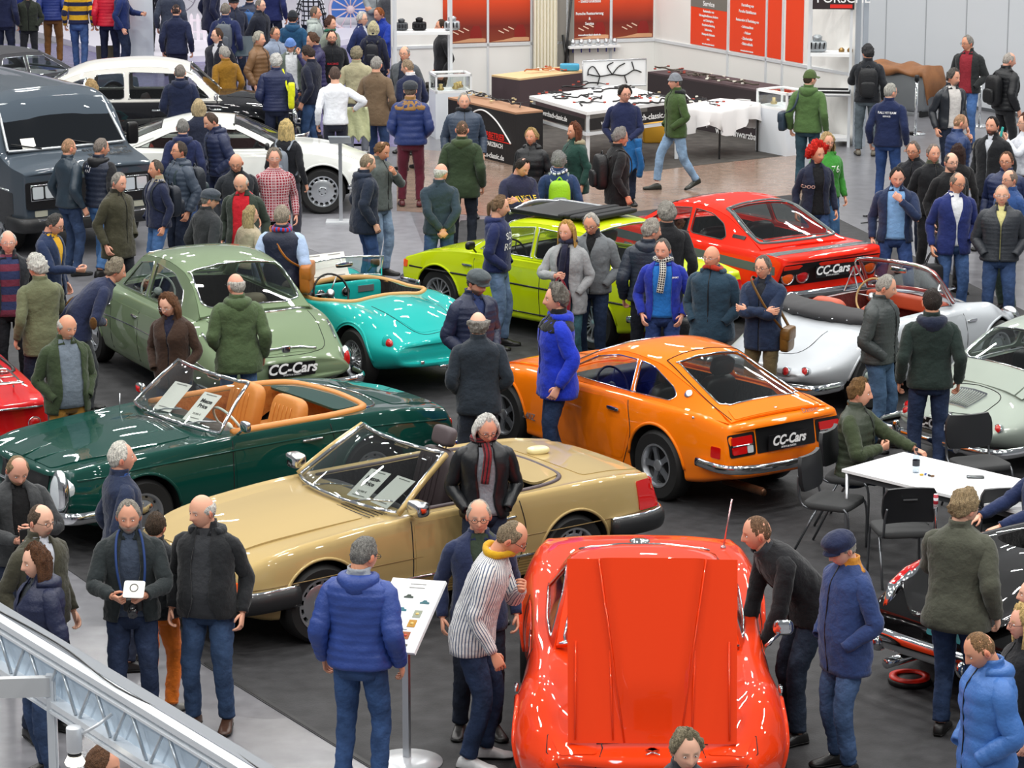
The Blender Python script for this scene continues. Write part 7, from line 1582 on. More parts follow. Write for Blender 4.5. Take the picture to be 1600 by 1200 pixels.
def two_tone_limousine():
 rows=[(2.2,.36,.60,.74,.52,.70,.70,.62,.80,.36,.84,.90),(1.7,.24,.72,.85,.55,.82,.80,.70,.92,.40,.96,1.02),(1.0,.20,.76,.88,.58,.84,.92,.74,.98,.44,1.04,1.06),(0,.20,.76,.88,.60,.83,.96,.74,1.0,.44,1.04,1.06),(-1.2,.20,.76,.88,.60,.84,.94,.74,1.0,.44,1.02,1.06),(-1.8,.26,.72,.86,.58,.80,.84,.70,.92,.42,.94,.98),(-2.4,.34,.60,.74,.52,.68,.64,.60,.72,.36,.74,.78)]
 C=car('two_tone_limousine','old limousine with white roof over a black body, chrome window frames',rows,2.85,R=.35,W=.17,track=.85,col='#17181c',wheels='disc',tub=(rpoly([(.85,-.66),(.85,.66),(-1.4,.6),(-1.4,-.6)],.05),.42,1.2),tubc='#1a1614',loc=(-5.6,46.6),head=5,prof=([(.3,0),(.9,0)],[(.3,0),(.5,.04),(.8,-.1)]),bow=(.2,.2),cat='saloon car')
 E=C.E;wp=paint('#e8e6df')
 greenhouse(C,[(1.0,.70,.97,.66,1.0,1.02),(.72,.72,.98,.62,1.24,1.28),(.45,.73,.985,.60,1.46,1.52),(-.2,.73,.99,.59,1.53,1.61),(-1.0,.73,.99,.59,1.48,1.56),(-1.5,.71,.98,.60,1.32,1.38),(-1.95,.68,.95,.62,1.0,1.03)],rpoly([(.95,-.58),(.95,.58),(.50,.52),(.50,-.52)],.08),rpoly([(-1.42,-.38),(-1.42,.38),(-1.66,.40),(-1.66,-.40)],.07),
   [rpoly([(.80,1.04),(.50,1.36),(.36,1.40),(.36,1.04)],.04),rpoly([(.28,1.04),(.28,1.42),(-.45,1.45),(-.45,1.04)],.06),rpoly([(-.53,1.04),(-.53,1.44),(-.98,1.41),(-1.02,1.04)],.07),rpoly([(-1.10,1.06),(-1.10,1.38),(-1.38,1.28),(-1.52,1.10)],.06)],m=wp,roofm=wp)
 decal(C.bvh,'z',rpoly([(1.06,-.5),(1.06,.5),(1.9,.34),(1.9,-.34)],.1),C.pm,'bonnet',E,.005,.01);doors(C,.80,-1.05,.30,.92,2,.88);lips(C,(1.425,-1.425),.35);bumpers(C,2.34,-2.50,.44,.42);mirror(C,.9,-.8,.98)
 for s in (-1,1):lamp(C,'x+',s*.60,.72,.11,.02,'headlamp',CLEAR);lamp(C,'x-',s*.62,.62,.05,.02,'tail_lamp',RED)
 seat(C,.1,0,.5,mat('brown_leather','#4a2e22',.5),1.2,.5);seat(C,-1.0,0,.5,mat('brown_leather','#4a2e22',.5),1.2,.5);steering(C,.55,.36,1.0);return C
def black_top_saloon():
 rows=[(2.1,.34,.66,.80,.52,.76,.66,.70,.72,.4,.72,.73),(1.2,.20,.76,.88,.58,.84,.84,.76,.88,.4,.88,.89),(0,.19,.76,.88,.60,.84,.88,.76,.91,.4,.92,.92),(-1.5,.22,.76,.88,.60,.82,.88,.74,.91,.4,.92,.92),(-2.3,.38,.66,.78,.56,.74,.82,.68,.85,.4,.86,.86)]
 C=car('black_top_saloon','saloon with matt black vinyl roof and chrome window frames, cut by the left edge',rows,2.7,R=.33,W=.18,track=.86,col='#3a4350',wheels='disc',tub=(rpoly([(.6,-.66),(.6,.66),(-1.3,.6),(-1.3,-.6)],.05),.36,1.2),tubc='#d8d8dc',loc=(-8.4,50.0),head=50,cat='saloon car')
 vin=mat('vinyl_roof','#35353a',.7,bump=(60,.4,.01))
 greenhouse(C,[(.75,.72,.91,.68,.93,.94),(.25,.74,.915,.62,1.20,1.25),(-.1,.75,.92,.60,1.34,1.39),(-.8,.75,.92,.59,1.36,1.42),(-1.3,.74,.92,.60,1.26,1.33),(-1.75,.71,.92,.66,.96,.98)],rpoly([(.68,-.62),(.68,.62),(-.02,.55),(-.02,-.55)],.06),rpoly([(-1.36,-.46),(-1.36,.46),(-1.64,.52),(-1.64,-.52)],.06),[rpoly([(.52,.97),(.02,1.27),(-.35,1.30),(-.35,.97)],.04),rpoly([(-.42,.97),(-.42,1.30),(-.85,1.30),(-1.05,.97)],.05)],m=vin,roofm=vin)
 doors(C,.6,-1.1,.28,.86,2,.80);bumpers(C,2.2,-2.42,.42,.44);lips(C,(1.35,-1.35),.33)
 both(lambda s,ax:decal(C.bvh,'x-',rect((s*.40,.60),(s*.72,.76),.02),RED,'tail_lamp',C.E,.01,.015));return C
def grey_van():
 rows=[(2.25,.40,.84,.95,.60,.94,1.08,.90,1.15,.5,1.18,1.19),(2.0,.30,.90,.985,.62,.98,1.12,.92,1.20,.5,1.24,1.25),(1.6,.24,.92,.99,.70,.97,1.2,.90,1.32,.5,1.36,1.37),(1.2,.24,.92,.99,.8,.93,1.62,.86,1.86,.5,1.96,1.98),(.9,.24,.92,.99,.8,.92,1.66,.84,1.96,.5,2.06,2.08),(-1,.24,.92,.99,.8,.92,1.66,.84,1.96,.5,2.08,2.1),(-2.5,.30,.90,.98,.8,.92,1.66,.84,1.94,.5,2.04,2.06)]
 C=car('grey_van','dark grey two-tone van with twin square headlamps and wide windscreen',rows,3.0,R=.36,W=.22,track=.97,col='#47515b',wheels='spoke',flake=.3,tub=(rpoly([(1.12,-.80),(1.12,.80),(-2.2,.80),(-2.2,-.80)],.05),.60,1.80),tubc='#17181b',loc=(-6.88,40.3),head=-55,prof=([(.3,.0),(.6,.0),(1.2,-.02)],[(.3,0),(2,0)]),bow=(.05,.02),cat='van')
 E=C.E;dark=paint('#1b1e22')
 # wide windscreen opening with its pane and bright frame
 Wp=np.array([[(1.66-.05*t*t-.46*k,t*(.86-.09*k),1.34+.56*k) for t in np.linspace(-1,1,15)] for k in np.linspace(0,1,6)])+np.array([.03,0,.01])
 m=MB();m.grid(Wp,False);pane=m.build('windscreen',mat('dark_glass','#0b0f14',.03,coat=1),E)
 ring=np.concatenate([Wp[0],Wp[1:-1,-1],Wp[-1][::-1],Wp[1:-1,0][::-1],Wp[:1,0]]);m=MB();m.tube(ring,.022,8,(1,0,0),cap=(False,False));m.build('windscreen_frame',mat('silver_trim','#b9bdc0',.3,.8),E)
 for y in (.40,-.40):m=MB();m.tube([(1.70,y,1.36),(1.62,y-.40,1.44)],.010,6);m.build('wiper',BLACK,E)
 decal(C.bvh,'x+',rect((-.92,.66),(.92,1.02),.04),BLACK,'grille',E,.035,.03)
 for s in (-1,1):
  for y in (.58,.76):decal(C.bvh,'x+',rect((s*(y-.075),.80),(s*(y+.075),.96),.02),CLEAR,'headlamp',E,.05,.02,res=.05)
  seam(C.bvh,'x+',[(s*.49,.78),(s*.49,.98),(s*.86,.98),(s*.86,.78),(s*.49,.78)],E,'headlamp_frame',.008,CHROME,off=.04,k=1)
  decal(C.bvh,'x+',rect((s*.62,.56),(s*.80,.64),.01),mat('amber_clear','#b9b9a8',.2),'indicator',E,.012,.02,res=.05)
  m=MB();m.rbox((1.45,s*1.08,1.42),(.10,.16,.30),.4);m.tube([(1.42,s*.96,1.40),(1.45,s*1.05,1.42)],.015,6);m.build('door_mirror',BLACK,E)
 both(lambda s,ax:(decal(C.bvh,ax,rect((2.0,.42),(-2.4,.86),.03),dark,'side_band',E,.004,.01,res=.16),decal(C.bvh,ax,rpoly([(1.15,1.20),(.95,1.74),(.25,1.74),(.25,1.20)],.05),mat('dark_glass','#0b0f14',.03,coat=1),'side_window',E,.006,.01),seam(C.bvh,ax,[(1.9,.88),(0,.90),(-2.4,.90)],E,'side_trim',.014,CHROME)))
 bar(C,[(1.9,1.02,.46),(2.26,.98,.46),(2.34,.6,.46),(2.36,0,.46),(2.34,-.6,.46),(2.26,-.98,.46),(1.9,-1.02,.46)],.10,'bumper',RUBBERB,flat=.55);bar(C,[(1.9,1.06,.53),(2.28,1.0,.53),(2.39,.6,.53),(2.41,0,.53),(2.39,-.6,.53),(2.28,-1.0,.53)],.012,'bumper_trim',CHROME)
 for k,t in enumerate(('0171 - 735 8894','IDR - TEAM.DE')):
  tt=card_text(t,(0,0,0),.10,(0,0,0),INK,E,bold=.002);p=hit(C.bvh,'z',1.86-k*.0,.50)[0];tt.matrix_local=Matrix.Translation((1.80+.16*k,.48,hit(C.bvh,'z',1.80+.16*k,.48)[0].z+.012)) @ Matrix.Rotation(PI/2,4,'Z') @ Matrix.Rotation(.28,4,'X')
 p=MB();p.prism([(-.10,0),(.10,0),(.10,.16),(-.10,.16)],-.001,.001,0,Matrix.Translation((1.66,-.55,1.36)) @ Matrix.Rotation(PI/2,4,'Z') @ Matrix.Rotation(1.0,4,'X'));p.build('windscreen_sticker',PAPER,E)
 return C
def red_roadster():
 rows=[(1.6,.32,.50,.66,.46,.62,.60,.54,.66,.3,.68,.68),(1.0,.20,.64,.74,.50,.71,.72,.62,.78,.36,.76,.78),(0,.18,.66,.74,.52,.70,.76,.64,.80,.4,.82,.84),(-1.0,.20,.66,.745,.54,.71,.76,.64,.82,.4,.82,.83),(-1.6,.28,.64,.72,.54,.69,.76,.64,.79,.4,.79,.79),(-1.85,.36,.62,.70,.54,.68,.74,.63,.77,.4,.77,.77)]
 C=car('red_roadster','small red roadster at the left edge with a chrome luggage rack on its boot',rows,2.1,R=.29,W=.15,track=.73,col='#c8181c',wheels='wire',tub=(rpoly([(.30,-.56),(.30,.56),(-.7,.56),(-.7,-.56)],.08),.32,1.2),tubc='#6a5a3c',loc=(-5.7,28.4),head=112,cat='roadster')
 E=C.E;tan=mat('pale_tan','#b9a468',.6)
 for y in (.30,-.30):seat(C,-.2,y,.36,tan,.44,.46)
 windshield(C,(.50,.60,.83),(.26,.54,1.12),cy=.12);seam(C.bvh,'z',[(.30,.62),(-.70,.62),(-.78,.3),(-.78,-.3),(-.70,-.62),(.30,-.62)],E,'cockpit_edge',.022,BLACK)
 # luggage rack
 m=MB();z=.90;ring=catmull([(-.95,-.46,z),(-.95,.46,z),(-1.0,.50,z),(-1.52,.50,z),(-1.58,.44,z),(-1.58,-.44,z),(-1.52,-.50,z),(-1.0,-.50,z),(-.95,-.46,z)],3);m.tube(ring,.011,8,(0,0,1),cap=(False,False))
 for y in (-.34,-.17,0,.17,.34):m.tube([(-.95,y,z),(-1.58,y,z)],.008,6)
 for x in (-1.05,-1.28,-1.5):m.tube([(x,-.5,z-.005),(x,.5,z-.005)],.007,6)
 for x in (-1.02,-1.50):
  for y in (-.44,.44):m.tube([(x,y,z),(x,y,hit(C.bvh,'z',x,y)[0].z)],.009,6)
 m.build('luggage_rack',CHROME,E)
 seam(C.bvh,'x-',[(-.64,.72),(0,.73),(.64,.72)],E,'tail_trim',.012,CHROME);m=MB();m.ell((-1.90,0,.66),(.02,.03,.04),10,8);m.build('boot_lock',CHROME,E)
 for s in (-1,1):lamp(C,'x-',s*.56,.56,.055,.02,'tail_lamp',RED)
 lamp(C,'x-',.05,.50,.06,.02,'reversing_lamp',CLEAR);bumpers(C,1.72,-1.96,.38,.36,r=.035);lips(C,(1.05,-1.05),.29);return C
def black_custom():
 rows=[(2.1,.34,.60,.76,.52,.70,.66,.62,.74,.3,.70,.72),(1.2,.22,.72,.86,.54,.82,.78,.70,.88,.4,.82,.84),(0,.20,.74,.86,.55,.82,.84,.72,.90,.4,.90,.92),(-1.0,.20,.74,.88,.56,.84,.80,.72,.92,.44,.88,.90),(-1.7,.26,.70,.86,.55,.82,.74,.68,.88,.40,.76,.78),(-2.15,.34,.62,.78,.52,.74,.64,.62,.76,.34,.64,.66)]
 C=car('black_classic_car','glossy black classic car tail with long red lamp on its wing and chrome bumper',rows,2.7,R=.34,W=.20,track=.84,col='#050506',wheels='disc',tub=(rpoly([(.5,-.6),(.5,.6),(-.9,.6),(-.9,-.6)],.08),.34,1.3),tubc='#101012',loc=(4.8,22.0),head=40,prof=([(.3,0),(.7,-.1)],[(.3,0),(.5,.03),(.8,-.2)]),bow=(.2,.2),cat='classic car')
 E=C.E
 for s in (-1,1):
  P=[hit(C.bvh,'z',x,s*.66)[0] for x in (-2.10,-1.95,-1.8,-1.66)]
  m=MB();m.tube([tuple(p+Vector((0,0,-.006))) for p in P],[.02,.055,.06,.03],12,(0,0,1),flat=1.1);lo=m.build('lamp_bezel',CHROME,E);m=MB();m.tube([tuple(p+Vector((0,0,.012))) for p in P],[.012,.042,.048,.02],12,(0,0,1),flat=1.05);m.build('tail_lamp',RED,lo)
  m=MB();p=hit(C.bvh,'z',-1.45,s*.70)[0];m.tube([tuple(p),tuple(p+Vector((-.02,0,.42)))],.008,8);m.build('aerial',CHROME,E)
  m=MB();m.tube([tuple(p+Vector((-.018,0,.34))),tuple(p+Vector((-.02,0,.44)))],.018,8);m.build('aerial_flag_sleeve',mat('flag_sleeve','#b02a3a',.4,pattern=('hstripe','#e8e8ee',.05)),E)
 bar(C,[(-1.75,.94,.44),(-2.10,.90,.44),(-2.30,.66,.44),(-2.36,.3,.46),(-2.37,0,.46),(-2.36,-.3,.46),(-2.30,-.66,.44),(-2.10,-.90,.44),(-1.75,-.94,.44)],.075,'bumper',CHROME,flat=.6,mseg=14)
 for s in (-1,1):m=MB();m.ell((-2.36,s*.42,.42),(.08,.06,.07),16,10);m.build('bumper_guard',CHROME,E);m=MB();m.tube([(-1.6,s*.4,.24),(-2.30,s*.4,.24)],.04,12);m.build('exhaust_pipe',CHROME,E)
 decal(C.bvh,'x-',rect((-.20,.48),(.20,.60),.02),mat('teal_sticker','#2a7f86',.4),'boot_sticker',E,.006,.01);windshield(C,(.70,.68,.90),(.36,.58,1.22),cy=.14);lips(C,(1.35,-1.35),.34,.40,.02)
 for y in (.34,-.34):seat(C,-.2,y,.42,BLACK,.5,.5)
 return C
def green_look():
 pass
LIST=dict(gold=gold_convertible,green=green_convertible,red=red_sports_car,orange=orange_coupe,turq=turquoise_roadster,sage=sage_saloon,redc=red_coupe,cab=silver_cabriolet,p356=sage_coupe,lime=lime_saloon,
   white=white_coupe,limo=two_tone_limousine,btop=black_top_saloon,van=grey_van,rroad=red_roadster,black=black_custom)
CARS={}
for k_,f_ in LIST.items():
 if ONLY is None or k_ in ONLY:CARS[k_]=f_()
# ================================================================ visitors: head-top pixel, facing (0 to the camera, 90 to the right, 180 away, -90 left)
INFO={}
def P(key,px,py,face,label,**k):INFO[key]=person(px,py,face,label,**k)[1]
J,PF,BZ,CT,LT,PK='jacket','puffer','blazer','coat','leather','parka'
DN=('down','down');PO=('pocket','pocket');BK=('back','back')
NV='#1f2a44';BLK='#1d1e22';DJ='#24355a';MJ='#3d5f92';LJ='#6f93bf'
# ---- nearest group, left
P('boots',312,773,-12,'balding white-haired man in open black jacket, checked collar and jeans, by the gold car',top=J,tc='#1e2023',inner='sweater',ic='#303236',gap='open',hair='ring',hc='#d8d4cc',fat=1,arms=('down','down'),legs='#2f4c7a',shoes='#4a3226',head=(-35,8),hood='#23262a',H=1.76)
P('paper',200,782,5,'grey-haired man in black waxed jacket reading a white leaflet, camera round his neck',top=J,tc='#232a2c',inner='shirt',ic='#3b4658',gap='open',hair='short',hc='#9c968c',beard=1,arms=('hold','hold'),legs=DJ,head=(0,8),H=1.74)
P('blueshirt',187,690,110,'white-haired man in navy jacket over a bright blue shirt, looking right',top=J,tc=NV,inner='shirt',ic='#2d6fd8',gap='open',hair='short',hc='#e6e2d8',arms=DN,legs='#26304a',head=(-5,-4),H=1.78)
P('beard1',30,716,25,'bearded man in charcoal jacket and black shirt holding a black folder, left edge',top=J,tc='#3a3c3e',inner='shirt',ic='#121214',gap='open',hair='receding',hc='#8a7456',beard=1,arms=('hold','chest'),head=(0,28),legs=NV)
P('olivebald',65,788,50,'balding man with glasses and grey moustache in dark olive jacket',top=J,tc='#3f3d30',inner='shirt',ic='#c6c9d2',gap='neck',hair='receding',hc='#5a4a3c',glasses=1,beard=3,fat=.6,legs=NV,head=(5,5))
P('brunette',52,852,-60,'brown-haired woman in dark navy puffer jacket looking left',top=PF,tc='#1c2340',fem=1,hair='wavy',hc='#5c3a22',inner='shirt',ic='#16202a',gap='neck',arms=PO,legs='#2c4470',hem=.76,H=1.68,head=(0,6),hood=True)
P('orangelegs',243,800,160,'person in orange trousers and grey trainers hidden behind the leaflet reader',top=J,tc='#1f2226',legs='#d8701c',legk='c',hair='short',hc='#4a3a2c',shoes='#777873',H=1.6)
P('bottomhead',165,1165,20,'brown-haired bearded man under the near stand frame, mostly cut off',top=J,tc='#4a4236',hair='short',hc='#6a4a34',beard=1,head=(60,10),full=False)
# ---- centre front
P('bluepuffer',574,838,165,'grey-haired man in bright blue quilted puffer with hood, seen from behind at the stand',top=PF,tc='#2c458c',quilt=.058,hair='short',hc='#7e7c78',hood=True,arms=('down','down'),legs='#2a4f8c',head=(-28,14),H=1.80,glasses=1,extra=1,collar='#9aa0a8')
P('stripe',815,817,78,'man in striped white shirt and mustard scarf bending to the red car, hand on chin',top='shirt',tc='#e9e7e4',pattern=('vstripe','#5a6680',.020),hair='receding',hc='#8a7a62',glasses=1,scarf='#c99a14',lean=24,arms=('down','chin'),legs='#22365e',hem=.80,H=1.86,head=(5,18),shoes='#d8d8d8',fat=.3)
P('baldblazer',748,781,8,'bald man with round glasses in navy blazer and olive sweater behind the striped shirt',top=BZ,tc='#222c4c',inner='sweater',ic='#2e3a2c',gap='v',hair='receding',hc='#b8b0a4',glasses=1,arms=DN,legs='#1c2438',head=(-5,6),H=1.76)
P('leather',763,650,8,'old man with long white hair in black leather jacket and red patterned scarf',top=LT,tc='#15181c',inner='shirt',ic='#8e949c',gap='open',hair='bob',hc='#e8e6e0',scarf=('#7a1c24',('vstripe','#1b1b22',.03)),glasses=1,arms=PO,legs=NV,head=(10,22),H=1.74)
P('bending',1178,806,-72,'short-haired man in black coat bending forward with hands on his knees',top=J,tc='#15161a',hair='shaved',hc='#7a5c44',lean=48,arms=('knees','knees'),legs='#26344a',head=(-12,-14),H=1.84,collar='#2c2f34',hem=.84)
P('bluecap',1306,833,-62,'elderly man in dark blue cap and mid-blue jacket, seen from his left side',top=J,tc='#2c4070',hair='short',hc='#a8a49c',hat=('flat','#1a2342'),arms=('pocket','pocket'),legs='#3a5a8e',collar='#c8862c',hem=.74,H=1.76,head=(0,22),fat=.5)
P('olive',1512,765,152,'man with tousled sandy hair and olive-grey jacket seen from behind holding a phone',top=PK,tc='#4c4e42',hair='grown',hc='#a08a68',glasses=1,arms=('down','hold'),legs='#26406e',H=1.84,head=(-30,8),hem=.80,fat=.3)
P('lightblue',1518,990,-75,'short-haired man in light blue quilted jacket looking down, bottom right',top=PF,tc='#3f6fb4',quilt=.11,hair='shaved',hc='#8c6a48',hood='#3f6fb4',arms=PO,head=(0,28),legs=NV,H=1.76,hem=.74)
P('blondedge',1600,946,-80,'blonde woman with glasses cut by the right edge, behind the light blue jacket',top=J,tc='#15161a',fem=1,hair='wavy',hc='#d8b878',glasses=1,H=1.66,arms=DN,legs=NV)
P('rededge',1612,905,-90,'person in red jacket at the extreme right edge above the blonde woman',top=J,tc='#b0202c',hair='short',hc='#3a2c22',legs=NV,H=1.5)
P('bottomface',1075,1143,5,'short fair-haired man at the bottom edge before the red sports car, only head seen',top=J,tc='#3a3a40',hair='grown',hc='#8a8068',legs=NV,H=1.70,head=(10,12))
# ---- second row, left
P('wax',107,492,30,'bald man with white moustache in green waxed jacket over grey sweater, ochre trousers',top=J,tc='#37442c',inner='sweater',ic='#6d7884',gap='wide',hair='ring',hc='#c8c4bc',beard=2,arms=PO,legs='#9a6f2c',legk='c',fat=.8,head=(12,14),hem=.80)
P('browncoat',258,460,-15,'curly brown-haired woman with glasses in dark brown coat with shoulder strap',top=J,tc='#3c2a20',inner='sweater',ic='#1a1d34',gap='neck',fem=1,hair='wavy',hc='#6e4a30',glasses=2,arms=PO,legs='#2a3650',head=(-15,22),H=1.68,hem=.76)
P('greenparka',368,427,195,'grey-haired man in green parka with folded hood looking left at the sage saloon',top=PK,tc='#4a5c3c',hair='ring',hc='#c9c5bd',hood='#4a5c3c',glasses=1,arms=('down','pocket'),legs='#4a78b4',head=(25,0))
P('bender',186,405,105,'man in navy blazer with brown elbow patches leaning into the sage saloon window',top=BZ,tc='#232c4a',hair='grown',hc='#8c8270',patch='#6a4a22',lean=50,arms=('chest','back'),legs='#2c3034',legk='c',H=1.78,head=(0,-10))
P('whitecurl',55,400,-150,'white curly-haired man in light olive jacket seen from behind, left edge',top=J,tc='#6a6e52',hair='curly',hc='#dcdad2',arms=('hold','down'),legs='#26304a',H=1.72,head=(20,10),hem=.72)
P('stripedsweater',12,360,12,'white-haired man with glasses in striped navy and burgundy sweater, left edge',top=J,tc='#1e2128',inner='sweater',ic='#28345a',ipattern=('hstripe','#6a2a3e',.16),gap='wide',hair='receding',hc='#d4d0c8',glasses=2,arms=DN,legs='#181a20',H=1.78)
P('yellowcollar',92,335,70,'dark-haired man with glasses in navy blazer with yellow collar looking down right',top=BZ,tc='#1c2c4c',inner='shirt',ic='#d8a414',gap='v',hair='short',hc='#4c4a48',glasses=1,arms=('hold','down'),legs='#1c2230',head=(5,25),H=1.74)
# ---- by the grey van
P('vanbald',107,216,130,'bald man in dark blue-grey leather jacket looking at the grey van',top=LT,tc='#2a3844',hair='shaved',hc='#b08a6a',beard=1,glasses=1,arms=DN,legs='#2c4470',H=1.76)
P('bluevest',160,216,150,'grey-haired man in black hooded jacket with white shoulder stripes, jeans',top='vest',tc='#20283a',sleeves='#18191d',hair='short',hc='#8a8078',arms=('down','hold'),legs='#3f76bc',hood='#141519',H=1.76,head=(-30,8),stance='step')
P('longcoat',188,270,55,'grey-haired man in long brown-olive coat with hand in pocket',top=CT,tc='#3e3c2c',hair='short',hc='#9a968e',arms=('down','pocket'),legs='#20242c',legk='c',head=(0,12),collar='#2a2820',H=1.74)
P('shorthair',243,250,-60,'short-haired woman in navy jacket with cream fleece collar and backpack',top=J,tc='#1c2440',fem=.7,hair='short',hc='#5e564e',inner='sweater',ic='#8a8a90',gap='neck',collar='#a89c80',arms=('pocket','down'),legs='#3a6cb0',H=1.64)
P('greypuff',281,221,-55,'man with glasses in grey-blue puffer with dark backpack looking up left',top=PF,tc='#3c4858',hair='short',hc='#4e443c',glasses=1,arms=DN,legs=NV,H=1.76,head=(-5,-6),hood=True)
P('navyback',285,186,185,'grey-haired man in navy jacket seen from behind at the white coupe',top=J,tc='#1c264c',hair='short',hc='#8c8a86',arms=DN,legs='#2c4a84',H=1.70,hood=True)
P('lookdown',324,177,-60,'dark-haired man in navy puffer leaning towards the white coupe, looking left',top=PF,tc='#222c4c',hair='short',hc='#54443a',arms=PO,legs='#1e2a52',lean=8,head=(0,18),H=1.78,hood=True)
P('blondeback',310,155,200,'blonde woman in dark top behind the man in navy puffer',top='sweater',tc='#22283c',fem=1,hair='bob',hc='#c9b48c',legs=NV,H=1.66)
P('baldfold',368,241,20,'bald man with glasses and dark jacket with ochre patch looking down',top=J,tc='#22262c',inner='sweater',ic='#14161a',gap='open',hair='bald',glasses=1,arms=DN,legs='#2a4c84',H=1.74,head=(-20,20))
P('redsweater',374,273,-8,'bald man in red sweater and dark green tweed blazer looking down',top=BZ,tc='#333c34',inner='sweater',ic='#c01828',gap='wide',hair='ring',hc='#d8cfc4',arms=DN,legs=NV,fat=.5,head=(-5,24),H=1.74)
P('tartan',428,232,10,'man with glasses in red and white checked shirt',top='shirt',tc='#9a2c3c',pattern=('plaid','#cdb0b4',.035),hair='parted',hc='#8c8276',glasses=2,arms=DN,legs='#22242c',H=1.74,hem=.84)
P('longblonde',447,187,160,'long-haired blonde woman in black top and grey trousers with grey backpack',top='sweater',tc='#181a20',fem=1,hair='long',hc='#d9bf82',arms=DN,legs='#33343f',legk='c',H=1.74,shoes='#2a2c30')
P('flatcapgrey',330,296,130,'man in chequered flat cap and dark grey wool coat',top=CT,tc='#2c2f32',hair='short',hc='#8a8680',hat=('flat','#3c434c','#2c3036'),arms=DN,legs=NV,H=1.70,head=(-30,10))
P('sandy',393,322,135,'woman with very long sandy hair and glasses beside the navy vest',top='sweater',tc='#a89c84',fem=1,hair='long',hc='#b9a376',glasses=1,arms=PO,legs=NV,H=1.66,head=(-30,5))
P('navyvest',440,320,175,'grey-haired man in navy vest, pale blue sleeves and red-blue scarf, tan bag',top='vest',quilt=0,tc='#1c2238',sleeves='#a9bddd',hair='short',hc='#a89c8c',scarf=('#b01c34',('hstripe','#2458b0',.04)),arms=DN,legs='#24427c',H=1.74)
# ---- middle
P('jacketpair',578,240,110,'balding man in dark navy hooded jacket looking right, by the slim stand',top=PK,tc='#1c2638',hair='receding',hc='#9a8a74',arms=('down','pocket'),legs='#2f5596',head=(0,14),hood=True,H=1.74)
P('handface',602,222,60,'balding brown-haired man in grey jacket with hand to his mouth',top=J,tc='#59615f',hair='crown',hc='#7a5a3a',arms=('down','chin'),legs='#7c9cc0',head=(0,22),H=1.76)
P('teal',690,255,195,'bald white-haired man in dark teal jacket with hands clasped behind his back',top=J,tc='#2a3a46',hair='ring',hc='#d8d6d0',glasses=1,arms=BK,legs='#3a6098',H=1.78,head=(-55,6))
P('ponytail',784,306,80,'long-haired man in navy hooded sweatshirt with white print',top='hoodie',tc='#1a2450',hair='pony',hc='#7c6248',arms=PO,legs='#5c7ca8',head=(5,8),hood=True,H=1.76)
P('greycap',750,423,35,'man in grey flat cap and navy quilted puffer looking down right',top=PF,tc='#1f2742',quilt=.055,hair='short',hc='#4a4440',hat=('flat','#4a5256'),beard=1,inner='shirt',ic='#2a3a66',gap='neck',arms=PO,legs='#1e2434',head=(15,16))
P('curlybald',747,487,188,'balding man with grey curls in dark blue-grey jacket seen from behind',top=J,tc='#232c36',hair='ringcurly',hc='#8e8a84',arms=PO,legs='#262c38',legk='c',hem=.80,H=1.74,fat=.3)
P('royal',868,446,-80,'grey curly-haired man in royal blue jacket with black shoulders looking left',top=PK,tc='#1632b8',hair='curly',hc='#77736c',hood='#1632b8',yoke='#16181c',arms=('down','down'),legs='#1e3560',H=1.78)
P('redbagwoman',885,345,-20,'long-haired blonde woman in light grey coat and navy scarf with red bag',top=CT,tc='#989a9c',inner='sweater',ic='#1b1d38',gap='open',fem=1,hair='long',hc='#c79a50',arms=('chest','pocket'),legs='#2a5a68',H=1.72,head=(-10,4),scarf=('#1a1c34',None))
P('hoodgrey',922,334,-15,'grey-haired man with glasses in grey cardigan jacket over black, jeans',top=J,tc='#6f7478',inner='sweater',ic='#141518',gap='neck',hair='short',hc='#c4c0b8',glasses=1,arms=('jeans','pocket'),legs='#1c3054',H=1.78,head=(-5,20),collar='#24282e')
P('backpuff',1021,343,170,'grey-haired man in dark quilted puffer seen from behind carrying a black bag',top=PF,tc='#232c3a',quilt=.05,hair='grown',hc='#a8a298',arms=('down','down'),legs='#1f2430',hood=True,H=1.78,head=(-60,8))
P('backblack',1042,316,190,'grey-haired man in black jacket standing behind the red coupe window',top=J,tc='#16171b',hair='grown',hc='#9a968e',arms=DN,legs=NV,H=1.74)
P('stripesleeve',1035,373,-8,'man in blue jacket with white sleeve stripes, checked scarf and bright blue shirt',top=J,tc='#1c2f9c',inner='shirt',ic='#1f6fc0',gap='wide',hair='short',hc='#6e6a64',beard=3,scarf=('#202226',('plaid','#d8d8d0',.025)),arms=('jeans','jeans'),legs='#1e3c84',H=1.72,head=(-12,6))
P('redscarf',1112,384,-20,'smiling bald man with glasses, red scarf and dark teal hooded jacket',top=PK,tc='#223c4e',hair='bald',glasses=2,hood=True,scarf='#b0331e',arms=('pocket','pocket'),legs='#4a4a44',legk='c',H=1.74,head=(-15,2))
P('crossarms',1192,399,-25,'man with glasses crossing his arms in dark blue jacket with brown shoulder bag',top=J,tc='#1c2c48',inner='shirt',ic='#20242c',gap='neck',hair='short',hc='#77716a',glasses=1,arms=('cross','cross'),legs='#54482e',legk='c',H=1.72,head=(-10,4),hem=.76)
P('greenzip',1390,430,60,'grey-haired man in dark grey quilted jacket with green zip, looking down right',top=PF,tc='#3a4040',quilt=.04,hair='short',hc='#a8a49c',arms=PO,legs='#3c618c',H=1.78,head=(15,14))
P('bomber',1457,451,178,'dark-haired man in dark green bomber jacket seen from behind',top=J,tc='#1e2c28',hair='short',hc='#2c2420',hood='#1a2238',arms=('down','down'),legs='#22355c',H=1.84)
